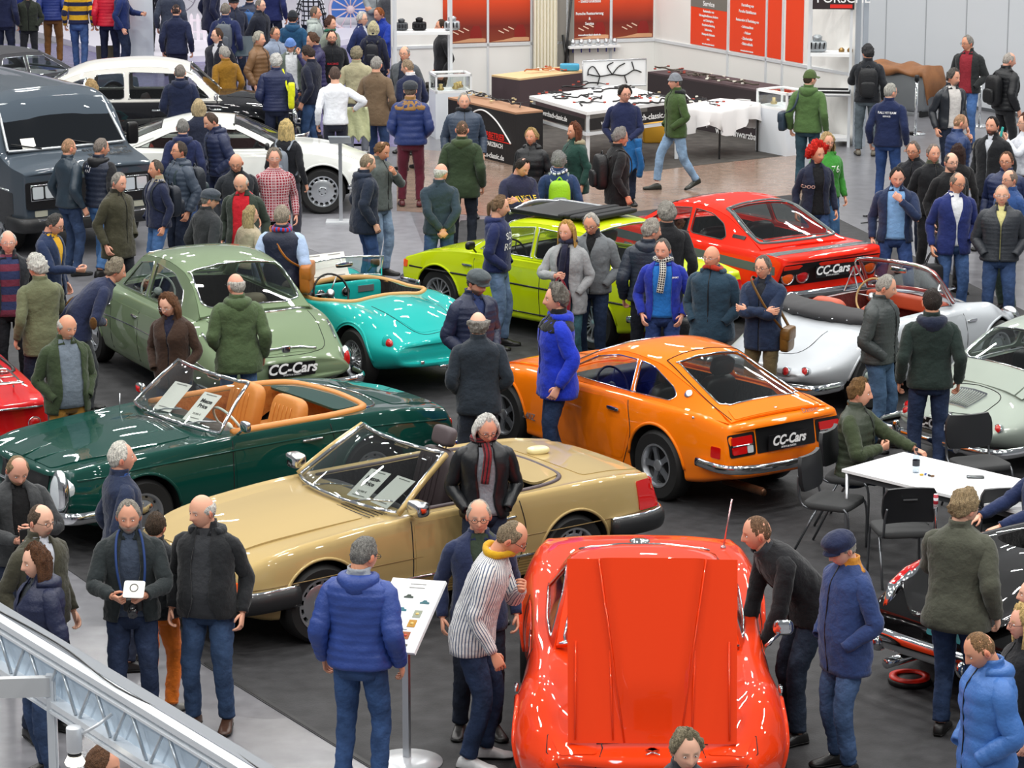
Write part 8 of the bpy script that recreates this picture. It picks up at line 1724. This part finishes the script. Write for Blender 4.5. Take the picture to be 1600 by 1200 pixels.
P('tcap',1266,110,160,'man in green baseball cap and green hooded jacket over a tartan shirt',top=J,tc='#4f6c3c',hair='short',hc='#4a3c30',hat=('baseball','#4c5e34'),hood=True,arms=DN,legs='#2c5062',H=1.80,head=(-40,0))
P('seated',1346,592,65,'man with swept brown hair in green quilted vest sitting at the white table',top='vest',tc='#343c2e',sleeves='#39432c',hair='parted',hc='#7a5a34',arms=('chest','reach'),stance='sit',legs='#22304a',H=1.80,head=(10,4))
P('seatedright',1632,690,-70,'person in dark blue jacket at the right edge, arm resting on the white table',top=J,tc='#1c2a50',hair='short',hc='#4a3c34',arms=('reach','reach'),stance='sit',legs='#1e2430',H=1.80)
# ---- aisle by the stand
P('phonewalk',1055,115,-70,'man in grey knitted hat and green camouflage jacket walking left in light jeans',top=J,tc='#42582e',hair='short',hc='#6a6460',hat=('beanie','#7b7f86'),arms=('pocket','pocket'),legs='#7ea6d2',stance='walk2',hem=.80,H=1.74,hood='#17181b',shoes='#2c2e28')
P('navysweater',977,134,5,'dark-haired man with glasses in navy sweater carrying a blue jacket on his arm',top='sweater',tc='#1c2448',hair='grown',hc='#2c2624',glasses=1,arms=('pocket','belly'),legs='#1e2a44',fat=.8,head=(15,5),H=1.74)
P('blackpack',972,200,105,'grey-haired man with glasses in black jacket and black backpack, facing right',top=J,tc='#17181b',hair='grown',hc='#8e8a86',glasses=1,arms=DN,legs='#22242a',H=1.76,head=(0,10),hem=.76)
P('pufferface',725,145,5,'grey-haired man in slate quilted puffer and black scarf facing the camera',top=PF,tc='#3a475a',quilt=.05,hair='short',hc='#b6b2aa',scarf='#15171c',arms=DN,legs='#2c3a50',H=1.78)
P('greenback',722,188,172,'short-haired man in dark green hooded parka seen from behind',top=PK,tc='#2f3f28',hair='shaved',hc='#6a5442',hood='#3a4a2c',arms=DN,legs='#1c2432',H=1.78)
P('burgundy',641,127,178,'man in flat cap, navy puffer with tan shoulders and burgundy trousers',top=PF,tc='#23356c',quilt=.085,yoke='#9a7444',collar='#e8e0d2',hair='short',hc='#7a6c60',hat=('flat','#34383e'),arms=PO,legs='#5c1a2c',legk='c',H=1.82,shoes='#5a2228',fat=.4)
P('blackshine',830,200,-20,'blonde woman in shiny black hooded jacket by the Meisterbetrieb table',top=PF,tc='#15171b',quilt=.1,fem=1,hair='pony',hc='#b89a62',hood=True,arms=('down','pocket'),legs=NV,H=1.66)
P('furhood',897,192,-60,'brown-haired woman in dark green coat with fur hood looking left',top=PK,tc='#1e4038',fem=1,hair='wavy',hc='#6e3c24',hood='#a0957a',arms=DN,legs=NV,H=1.66)
P('textsweat',822,249,25,'balding man in navy sweatshirt with yellow print, looking down with folded hands',top='hoodie',tc='#232540',hair='crown',hc='#2c2420',arms=('chest','cross'),legs=NV,head=(20,30),H=1.72)
P('limepack',873,237,182,'grey-haired man in navy jacket with lime green backpack and white scarf',top=J,tc='#20365c',hair='grown',hc='#8a8a88',scarf=('#e8ecf2',('plaid','#2c3c66',.05)),arms=DN,legs='#2c3c58',H=1.70,fat=.5)
P('boothman',0,0,-75,'bearded dark-haired man behind the tall left shelf',top='sweater',tc='#232326',hair='short',hc='#3c2a1c',beard=1,arms=DN,legs=BLK,H=1.80,loc=(-1.20,50.3,.0))
# ---- crowd at the back, centre-left
P('redhairblue',590,12,-40,'reddish-haired man in bright blue jacket at the stage corner',top=J,tc='#1c3aa0',hair='short',hc='#a05c30',arms=('down','hold'),legs='#1c2440',head=(-10,14),H=1.78)
P('whitehairnavy',566,19,60,'white-haired man in navy jacket with light shirt facing the blue jacket',top=J,tc='#202c5c',inner='shirt',ic='#c8ccd8',gap='neck',hair='grown',hc='#dedad4',glasses=1,arms=DN,legs=NV)
P('blondevest',583,33,175,'blonde woman with black jacket and small backpack seen from behind',top=J,tc='#1c2036',fem=1,hair='bob',hc='#d8cfa8',arms=DN,legs=NV,H=1.68)
P('yellowhood',586,-32,15,'person in grey-green jacket with yellow scarf at the top edge by the banner',top=J,tc='#8a9094',scarf='#d8a81c',hair='short',hc='#4a3a30',legs='#2a3044',H=1.78,arms=('cross','cross'))
P('darkstand',612,-28,170,'person in dark grey clothes at the top edge left of the white stand',top=J,tc='#45474c',hair='short',hc='#2c2420',legs=BLK,H=1.74)
P('beigeback',557,73,178,'grey-haired man in beige jacket seen from behind',top=J,tc='#a8a284',hair='grown',hc='#9a9078',arms=PO,legs='#6a6e78',legk='c',H=1.76)
P('tweed',588,88,165,'grey-haired man in tan tweed blazer and jeans',top=BZ,tc='#6f5c48',hair='short',hc='#a8a49e',arms=PO,legs='#26427a',hem=.74,H=1.82,stance='step')
P('whiteshirt',523,104,188,'man in white shirt with a cream jacket over his arm, seen from behind',top='shirt',tc='#eceff6',hair='short',hc='#5e4c44',arms=(((.30,-.10,1.10),(1,.3,-.6),.6,(-1,0,0)),'down'),legs='#1c2030',legk='c',H=1.78)
P('greyglasses',632,72,-20,'balding man with glasses in grey jacket facing left, by the glass case',top=J,tc='#555a60',hair='receding',hc='#a8a098',glasses=1,inner='sweater',ic='#232a3c',gap='open',arms=DN,legs=NV)
P('navyhead',634,93,-140,'short-haired man in navy jacket and white collar next to the tweed blazer',top=J,tc='#1a2344',hair='short',hc='#a08c74',collar='#e8e8ec',arms=PO,legs=NV,head=(30,12))
P('yellowbag',431,84,185,'white-haired man in dark navy puffer with a yellow bag on his shoulder',top=PF,tc='#1c264c',quilt=.05,hair='grown',hc='#d8d6d2',arms=PO,legs='#1e2644',H=1.74)
P('darkprofile',477,73,-110,'dark-haired man in black-blue jacket facing left, hand in front, jeans',top=J,tc='#171c30',hair='grown',hc='#3c302c',arms=('belly','down'),legs='#2c5088',H=1.80,head=(0,20))
P('purple',485,52,-70,'brown-haired man in dark violet puffer looking left',top=PF,tc='#262450',hair='grown',hc='#5e4434',arms=('down','up'),legs=NV,H=1.78,head=(0,16))
P('beanieblue',453,61,5,'man in light blue knitted hat and white sweater facing the camera',top=J,tc='#5f6a62',inner='sweater',ic='#d8dce0',gap='wide',hair='short',hc='#7a6a5a',hat=('beanie','#5c80c0'),glasses=1,arms=DN,legs=NV,H=1.70,head=(-10,20))
P('redprint',518,47,10,'dark-haired man with glasses in black jacket with red print on the chest',top=J,tc='#16181e',hair='short',hc='#2c2420',glasses=1,beard=1,arms=DN,legs=NV,H=1.76)
P('camoback',517,27,60,'curly-haired person in grey-green camouflage jacket',top=J,tc='#7c8478',hair='curly',hc='#5c3e34',scarf='#2a6a52',arms=DN,legs=NV,H=1.70)
P('greyhood',493,10,80,'grey-haired man in pale grey hooded jacket facing right',top=J,tc='#a9b2ae',hair='short',hc='#7c6c5e',hood=True,arms=DN,legs=NV,H=1.78)
P('capteal',457,17,178,'man in dark cap and teal jacket seen from behind',top=J,tc='#1d4a6c',hair='short',hc='#3a3230',hat=('baseball','#20242c'),arms=DN,legs=NV,H=1.76,hood=True)
P('checkshirt',485,-30,178,'person in black and white checked shirt at the top edge',top='shirt',tc='#cfd0da',pattern=('plaid','#1d1e26',.09),hair='short',hc='#2c2624',legs=NV,H=1.78)
P('glassesgrey',430,42,40,'short-haired man with glasses in light grey-blue jacket',top=J,tc='#8793a8',hair='short',hc='#6c5a4c',glasses=1,arms=DN,legs=NV,H=1.74)
P('tanpuffer',405,50,70,'grey-haired man in light brown quilted puffer facing right',top=PF,tc='#7c5c3e',quilt=.07,hair='grown',hc='#b8b4a8',arms=DN,legs='#20242e',legk='c',H=1.76,fat=.4)
P('topglasses',407,-2,60,'grey-haired man in dark jacket near the top edge, left of the checked shirt',top=J,tc='#1a1e2c',hair='short',hc='#8c847c',glasses=1,legs=NV,H=1.78)
P('topdark',425,-40,170,'person in dark blue jacket at the top edge above the light blue hat',top=J,tc='#1a2456',hair='short',hc='#3a302a',legs=NV,H=1.78)
P('mustard',349,73,-150,'grey-haired man in mustard corduroy jacket turning left',top=J,tc='#8c6418',hair='grown',hc='#b4b0aa',arms=DN,legs='#2c3038',legk='c',H=1.72,head=(25,6))
P('coatglasses',339,44,-30,'dark-haired man with glasses in long dark coat looking left',top=CT,tc='#1d1f2c',inner='shirt',ic='#c8c8d0',gap='neck',hair='short',hc='#4c382c',glasses=1,arms=DN,legs=BLK,H=1.80,head=(-30,0))
P('packlogo',352,5,175,'grey-haired man in navy jacket with white back lettering and grey backpack',top=J,tc='#1b2650',hair='short',hc='#8c847a',arms=DN,legs='#2c3450',H=1.80)
P('capright',365,-6,20,'man in black cap behind the navy jacket with lettering',top=J,tc='#22283c',hair='short',hc='#4a4038',hat=('flat','#17181e'),arms=DN,legs=NV,H=1.74)
P('packright',390,-14,175,'person in dark puffer with blue backpack near the top edge',top=PF,tc='#1f2640',hair='short',hc='#4a4038',arms=DN,legs=NV,H=1.78)
P('topcoat',330,-40,120,'person in long dark blue coat at the top edge beside the stage fence',top=CT,tc='#141a38',hair='short',hc='#4a4038',legs=BLK,H=1.84)
P('navycentre',275,6,178,'short-haired man in navy jacket seen from behind by the blank roll-up banner',top=J,tc='#1a2240',hair='shaved',hc='#3c3030',arms=('down','down'),legs='#1c2034',legk='c',H=1.76)
P('greycoat',266,-28,178,'person in dark grey coat and red scarf behind the navy jacket',top=CT,tc='#353c4c',hair='short',hc='#4a4038',legs=BLK,H=1.80)
P('shoulderbag',226,-50,175,'person in black with a big black shoulder bag on the stage edge',top=J,tc='#14182c',hair='short',hc='#4a4038',legs=BLK,H=1.80)
P('redpuff',168,-32,178,'person in red quilted puffer and dark trousers seen from behind',top=PF,tc='#d01c34',quilt=.06,hair='short',hc='#4a4038',arms=DN,legs='#1c2344',H=1.80)
P('bluebehind',190,-28,90,'person in dark blue with red shoes next to the red puffer',top=J,tc='#16285c',hair='short',hc='#4a4038',arms=('down','hold'),legs='#1e2c50',shoes='#c0281c',H=1.78)
P('yellowstripe',121,-32,182,'person in yellow and navy striped sweater and jeans seen from behind',top='sweater',tc='#d0a01c',pattern=('hstripe','#1c2244',.17),hair='short',hc='#4a4038',arms=DN,legs='#34589c',stance='step',H=1.80)
P('bluepuff',80,-40,180,'person in blue quilted puffer and brown trousers seen from behind',top=PF,tc='#26387c',quilt=.055,hair='short',hc='#4a4038',arms=DN,legs='#7a5228',legk='c',H=1.80)
P('kid',43,-18,5,'teenager in dark green jacket with a red strap, hands in pockets',top=J,tc='#23291f',hair='short',hc='#5c4030',inner='sweater',ic='#121316',gap='neck',arms=PO,legs='#14161c',legk='c',H=1.62)
P('edgeleft',4,-32,175,'person in dark navy at the top left corner',top=J,tc='#141c3c',hair='short',hc='#4a4038',arms=DN,legs='#1c2440',H=1.80)
P('edgeleft2',22,-46,178,'person in blue jeans behind the teenager at the top left',top=J,tc='#1f2e70',hair='short',hc='#4a4038',arms=DN,legs='#2c3c84',H=1.80)
P('limoback',281,101,182,'grey-haired man in dark navy hooded coat with thin strap at the limousine',top=PK,tc='#151f3c',hair='short',hc='#8a827c',hood=True,arms=PO,legs=BLK,H=1.74)
P('turquoise',142,126,-160,'blond curly-haired person in dark jacket with turquoise side behind the van',top=J,tc='#1c2c38',hair='curly',hc='#b89a6c',hood='#3cb8b4',sleeves='#1ca0a4',arms=DN,legs=NV,H=1.74)
# ---- right side
P('backpackback',1356,70,175,'man with black backpack and grey jeans looking at the right shelf',top=J,tc='#1f2228',hair='grown',hc='#3c3c3e',arms=('down','hold'),legs='#5a6a74',H=1.78,head=(25,0),shoes='#6a6458')
P('bluelogo',1392,130,160,'grey-haired man in navy jacket with white back lettering and jeans',top=J,tc='#17244a',hair='short',hc='#b4b2aa',glasses=1,arms=DN,legs='#24488c',H=1.78,head=(-40,0))
P('redtee',1511,55,-30,'tall grey-haired man in red sweater, dark jacket and blue jeans',top=J,tc='#26292a',inner='sweater',ic='#8c2430',gap='wide',hair='short',hc='#8e8a84',glasses=1,arms=PO,legs='#3a6cb8',H=1.84,head=(-30,6),shoes='#8a7a3c')
P('whitetee',1492,108,25,'grey-bearded man in dark leather jacket and cream sweater',top=LT,tc='#23272e',inner='shirt',ic='#d4d0cc',gap='wide',hair='grown',hc='#5e5a56',beard=3,arms=DN,legs=NV,H=1.80,head=(20,8))
P('packright2',1580,82,120,'grey-haired man in black jacket with black backpack walking off right',top=PF,tc='#16181c',hair='receding',hc='#b4aca4',arms=DN,legs=BLK,legk='c',H=1.80,head=(-20,12))
P('baldblue',1503,178,100,'bald man in blue quilted puffer facing right',top=PF,tc='#1e3664',hair='shaved',hc='#b08a6a',arms=('down','face'),legs='#3a5a8c',H=1.74,head=(0,8))
P('blackcoat',1551,182,-35,'dark-haired young man in black coat with white collar looking left',top=CT,tc='#181a1e',inner='shirt',ic='#c8ccd4',gap='neck',hair='short',hc='#241e1c',beard=1,arms=DN,legs=BLK,H=1.80)
P('photographer',1602,178,-80,'brown-haired woman in white sweater holding up a turquoise phone, right edge',top='sweater',tc='#d8dce4',fem=1,hair='wavy',hc='#5c3a2c',glasses=1,arms=('up','up'),legs='#5a4028',legk='c',H=1.72)
P('glassesleft',1427,221,-30,'man with glasses in dark jacket leaning forward, looking left',top=J,tc='#1c1e24',hair='short',hc='#7a7068',glasses=1,lean=12,legs=NV,H=1.74)
P('camocollar',1459,225,15,'short-haired man in black jacket with camouflage collar',top=J,tc='#16181c',hair='short',hc='#8a8078',collar='#4e5240',arms=DN,legs=BLK,legk='c',H=1.74)
P('blackglasses',1487,238,20,'man with glasses in black polo with teal stripes, arms down',top='sweater',tc='#141518',hair='receding',hc='#6c6058',glasses=1,beard=1,arms=DN,legs=BLK,legk='c',H=1.76)
P('darkhairback',1497,226,175,'dark-haired woman in black jacket seen from behind at the right',top=J,tc='#1b1a1c',fem=1,hair='wavy',hc='#3c2620',legs=BLK,H=1.64)
P('handnose',1403,262,-5,'dark-haired man in navy jacket and light blue shirt with hand at his nose',top=J,tc='#1d2c4c',inner='shirt',ic='#7ca6d4',gap='wide',hair='short',hc='#2c2624',arms=('down','face'),legs='#27468a',H=1.80,head=(5,16),stance='wide',fat=.3)
P('blueblazer',1499,270,8,'bald man with glasses in royal blue blazer and white shirt',top=BZ,tc='#1f2c68',inner='shirt',ic='#e0e2e6',gap='v',hair='receding',hc='#8c7c70',glasses=1,arms=('down','pocket'),legs='#355c9c',H=1.80,head=(20,12))
P('yellowtee',1566,288,-8,'bald man with glasses in grey-black quilted puffer over a yellow shirt',top=PF,tc='#2b2f36',quilt=.045,inner='shirt',ic='#d4cc8c',gap='neck',hair='shaved',hc='#c0a890',glasses=2,arms=PO,legs='#2c4a80',H=1.78)
P('brownglasses',1573,237,-25,'brown-haired man with dark glasses in navy puffer behind the yellow shirt',top=PF,tc='#1c2a50',hair='short',hc='#6c4c38',glasses=1,arms=DN,legs=NV,H=1.74)
P('profbald',1578,265,-60,'balding grey man with glasses in blue jacket at the right edge',top=J,tc='#2a4a80',hair='receding',hc='#8c7c70',glasses=1,arms=DN,legs='#3c4c44',legk='c',H=1.74)
P('green76',1293,208,20,'blonde woman in green hooded jacket printed 76',top='hoodie',tc='#3c8c34',fem=1,hair='wavy',hc='#c4a878',glasses=1,hood=True,arms=DN,legs='#3c74b0',H=1.72)
P('redhair',1279,226,12,'woman with bright red curly hair in navy jacket and black top',top=J,tc='#1b2238',inner='sweater',ic='#101216',gap='open',fem=1,hair='afro',hc='#e02414',arms=DN,legs='#2c5088',H=1.74,head=(18,6))
for k_,lb in (('seated','black chair under the man in the green vest'),('seatedright','black chair under the person in dark blue at the right edge')):
 e_=INFO[k_]['E'];chair(0,0,INFO[k_]['face'],lb,p=tuple(e_.location))
# ================================================================ bags, papers, prints and other things people carry
def on(key,name,label,cat,group=None):
 I=INFO[key];E=I['E'];t=thing(name,label,cat,tuple(E.location),I['face'],group);t.scale=E.scale;return I,t
def backpack(key,col,label,col2=None,small=1.0,w=.30):
 I,t=on(key,'backpack',label,'backpack');W=I['warp'];s=small;k=nylon(col);c=W(np.array([0,.235,1.18]))
 Mx=Matrix.Translation(c);mb=MB();mb.rbox((0,0,0),(w*s,.17*s,.46*s),.55);mb.V[0]=xf(mb.V[0],Mx);mb.build('main_bag',k,t)
 mb=MB();mb.rbox((0,.10*s,-.08),(w*.75*s,.07,.22*s),.5);mb.V[0]=xf(mb.V[0],Mx);mb.build('front_pocket',nylon(col2 or col),t)
 for sx in (-1,1):mb=MB();mb.tube(catmull([tuple(W(np.array([sx*.09,.15,1.36]))),tuple(W(np.array([sx*.115,.02,1.475]))),tuple(W(np.array([sx*.12,-.13,1.36]))),tuple(W(np.array([sx*.15,-.12,1.15]))),tuple(W(np.array([sx*.17,.08,1.02])))],5),.020,8,(1,0,0),flat=.4);mb.build('strap',nylon(col2 or col),t)
 mb=MB();mb.tube(catmull([tuple(c+np.array([-.04,-.02,.22*s])),tuple(c+np.array([0,-.02,.27*s])),tuple(c+np.array([.04,-.02,.22*s]))],4),.008,6);mb.build('handle',nylon(col),t)
def sidebag(key,sx,col,label,z=.95,size=(.30,.10,.28),cross=True,y=.02,m=None,x=.26,name='shoulder_bag'):
 I,t=on(key,name,label,'bag');W=I['warp'];m=m or leather(col);mb=MB();mb.rbox((sx*x,y,z),(size[1],size[0],size[2]),.4);mb.build('bag_body',m,t)
 mb=MB();mb.rbox((sx*(x+.012),y,z+size[2]*.22),(size[1],size[0]*1.02,size[2]*.55),.35);mb.build('flap',m,t)
 o=-sx if cross else sx;mb=MB();pts=[(sx*(x-.01),y-.09,z+.10),(sx*.10 if cross else sx*.17,-.185,1.22),(o*.10,-.09,1.475),(o*.11,.06,1.47),(sx*.06 if cross else sx*.17,.175,1.22),(sx*(x-.01),y+.09,z+.10)]
 mb.tube(catmull([tuple(W(np.array(p))) for p in pts],6),.016,8,(1,0,0),flat=.3);mb.build('strap',m,t)
def handbag(key,side,col,label,size=(.30,.12,.26),name='handbag',m=None,drop=.12):
 I,t=on(key,name,label,'bag');h=I['hands'][side][0];m=m or leather(col);c=h+np.array([0,0,-drop-size[2]/2-.02]);mb=MB();mb.rbox(c,size,.35);mb.build('bag_body',m,t)
 for y in (-.04,.04):mb=MB();mb.tube(catmull([tuple(c+np.array([-.09,y,size[2]/2-.03])),tuple(h+np.array([-.02,y*.3,-.02])),tuple(h+np.array([.02,y*.3,-.02])),tuple(c+np.array([.09,y,size[2]/2-.03]))],5),.008,6);mb.build('handle',m,t)
def held(key,side,name,label,cat,dims,m,off=(0,-.03,.02),rot=(0,0,0),r=.2,text=None):
 I,t=on(key,name,label,cat);h=I['hands'][side][0]+np.array(off);Mx=Matrix.Translation(h) @ Matrix.Rotation(rot[2],4,'Z') @ Matrix.Rotation(rot[0],4,'X');mb=MB();mb.rbox((0,0,0),dims,r);mb.V[0]=xf(mb.V[0],Mx);mb.build('body',m,t);return t,Mx
def draped(key,side,col,label):
 I,t=on(key,'carried_jacket',label,'jacket');h=I['hands'][side][0];c=h+np.array([side*.06,.02,.03]);R=[]
 for i,u in enumerate(np.linspace(-.16,.16,16)):
  row=[];
  for v in np.linspace(-1,1,21):
   z=-abs(v)*.42*(1+.12*math.sin(i*1.1));y=v*.09+.02*math.sin(i*.9+v*3);row.append(c+np.array([u*(1+.25*abs(v))+.012*math.sin(v*9+i),y*1.0,z+.03*(1-v*v)]))
  R.append(row)
 R=np.array(R);mb=MB();n=np.array([0,1,0])*.012;G=np.concatenate([R,(R*1.0+np.array([0,0,-.02]))[:,::-1]],axis=1);mb.grid(G,True,(True,True));mb.build('cloth_body',cloth(col),t)
 mb=MB();mb.tube(catmull([tuple(c+np.array([.10,-.09,-.10])),tuple(c+np.array([.15,-.10,-.32])),tuple(c+np.array([.13,-.06,-.52]))],5),.045,10);mb.build('sleeve',cloth(col),t)
def print_on(key,text,z,size,col='#e8e8ea',back=False,x=0,name='print'):
 I=INFO[key];o=I['top'];me=o.data;b=BVHTree.FromPolygons([v.co for v in me.vertices],[p.vertices for p in me.polygons])
 t=card_text(text,(0,0,0),size,(0,0,0),mat('textile_print',col,.6),o,name,ext=0,bold=.001);s=-1 if back else 1
 for v in t.data.vertices:
  X,Z=x+v.co.x*s,z+v.co.y;h=b.ray_cast(Vector((X,1.2 if back else -1.2,Z)),Vector((0,-1 if back else 1,0)));p=h[0] or Vector((X,.15*(1 if back else -1),Z));v.co=p+Vector((0,.006 if back else -.006,0))
backpack('blackpack','#141518','black backpack on the grey-haired man in black jacket walking right');backpack('backpackback','#16181c','black backpack with light stripes on the man at the right shelf');backpack('packright2','#101114','black backpack on the man walking off to the right')
backpack('limepack','#98cc1c','grey and lime green backpack on the man in navy jacket','#76847e',w=.28);backpack('packlogo','#5a6068','grey backpack on the man with white back lettering');backpack('longblonde','#7d8590','pale grey backpack on the long-haired blonde woman',small=.8)
backpack('greypuff','#1f2630','dark backpack with green tabs on the man in grey-blue puffer','#22343a');backpack('shorthair','#1b222e','dark backpack on the short-haired woman with fleece collar',small=.9);backpack('blondevest','#1a1c24','small black backpack on the blonde woman at the stage',small=.8)
backpack('shoulderbag','#0d0e14','big black bag on the back of the person at the stage edge',small=1.25);backpack('packright','#2a5a94','blue-grey backpack near the top edge beside the dark puffer',small=.9)
sidebag('navyvest',-1,'#b06a24','tan leather shoulder bag of the man in the navy vest',z=.98,size=(.40,.12,.32));sidebag('crossarms',1,'#6a4a1c','brown shoulder bag of the man crossing his arms',z=.88,size=(.24,.10,.26))
sidebag('tcap',1,'#2c3c4c','dark blue bag hanging left of the man with the green cap',z=1.0,cross=False,x=.36,m=nylon('#2c3c4c'));sidebag('yellowbag',-1,'#d8e020','bright yellow cloth bag on the back of the man in dark navy puffer',z=1.12,size=(.22,.10,.40),cross=False,x=.22,y=.16,m=cloth('#d8dc1c'),name='cloth_bag')
handbag('backpuff',-1,'#121316','black travel bag held by the man in dark quilted puffer',(.42,.22,.30),'travel_bag',nylon('#17181b'));handbag('redbagwoman',-1,'#8c1c2c','dark red handbag of the woman in the light grey coat',(.24,.10,.26));
handbag('blueblazer',-1,'#14141a','black paper bag with light cords held beside the royal blue blazer',(.26,.12,.34),'paper_bag',mat('paper_black','#17171c',.6))
draped('navysweater',1,'#1c5c94','bright blue jacket carried over the arm of the man in the navy sweater');draped('whiteshirt',-1,'#b4b890','cream jacket carried over the arm of the man in the white shirt')
t,Mx=held('paper',1,'leaflet','white folded leaflet with a round emblem held by the grey-haired man','leaflet',(.15,.012,.13),PAPER,(-.03,-.03,.08),(-.7,0,-.2),.2);mb=MB();torus(mb,Mx @ Matrix.Translation((.0,-.008,.01)) @ Matrix.Rotation(PI/2,4,'X'),.028,.0025,20);mb.build('round_emblem',INK,t)
I,t=on('paper','camera','black camera hanging on the chest of the man with the leaflet','camera');mb=MB();mb.rbox((.02,-.20,1.02),(.14,.07,.10),.4);mb.build('camera_body',BLACK,t);mb=MB();mb.lathe([(.035,0),(.038,.04),(.034,.09),(.028,.09),(.0,.085)],18,Matrix.Translation((.02,-.23,1.01)) @ Matrix.Rotation(2.0,4,'X'));mb.build('lens',mat('lens_black','#15161a',.2,coat=1),t)
mb=MB();mb.tube(catmull([(-.05,-.19,1.06),(-.09,-.17,1.30),(-.08,-.06,1.50),(0,.10,1.52),(.08,-.06,1.50),(.11,-.17,1.30),(.09,-.19,1.06)],5),.009,6,(1,0,0),flat=.3);mb.build('strap',mat('strap_blue','#1a3a74',.7),t)
held('beard1',-1,'folder','black folder held against the chest of the bearded man in charcoal','folder',(.22,.02,.30),BLACK,(.08,-.02,-.04),(-.15,0,0),.1)
held('photographer',1,'phone','turquoise mobile phone held up by the woman in the white sweater','mobile phone',(.075,.012,.15),mat('phone_teal','#1fa8a0',.3),(-.02,-.03,.06),(-.2,0,0),.25);held('olive',1,'phone','black mobile phone in the hand of the man in the olive-grey jacket','mobile phone',(.075,.012,.15),mat('phone_black','#101216',.15),(-.02,-.03,.05),(-.5,0,0),.25)
print_on('ponytail','SOUL',1.30,.11);print_on('ponytail','ROCK',1.18,.11);print_on('textsweat','MUSCLE',1.22,.085,'#e0c030');print_on('green76','76',1.28,.13,'#e6efe0',x=.06);print_on('redhair','OOO',1.22,.06,'#e8c8b8',x=-.13)
print_on('bluelogo','RALLYETEAM',1.34,.045,back=True);print_on('bluelogo','SERVICE',1.29,.03,back=True);print_on('packlogo','KLASSIK',1.36,.06,back=True,x=.0);print_on('redprint','RACING',1.20,.05,'#c02030');print_on('stripesleeve','SPORT',1.34,.022,x=.14)
print_on('bluevest','///',1.36,.12,back=True,x=.08);print_on('stripe','RACE',1.30,.03,'#a02030',x=.0)
# a small blue-lit display and cable on the floor by the rear aisle
mb=MB();p=at(1345,350);P=catmull([tuple(p),tuple(p+Vector((.4,.3,0))),tuple(p+Vector((.1,.6,0))),tuple(p+Vector((.8,.5,0))),tuple(p+Vector((1.0,.1,0)))],6);mb.tube(P,.008,6);o=mb.build('floor_cable',BLACK);o.location=(0,0,.012);tag(o,'thin black cable looped on the grey floor behind the red coupe','cable')
# round jack stand pad under the black classic car
jp=thing('wheel_pad','low round red pad on the floor under the black classic car tail','pad',at(1421,1068));mb=MB();mb.lathe([(.155,0),(.165,.03),(.16,.05),(.0,.05)],32);mb.build('rubber_base',RUBBER,jp);mb=MB();mb.lathe([(.155,.052),(.155,.065),(.10,.068),(.10,.052)],32,cap=(False,False));mb.build('red_ring',mat('pad_red','#f02810',.4),jp)
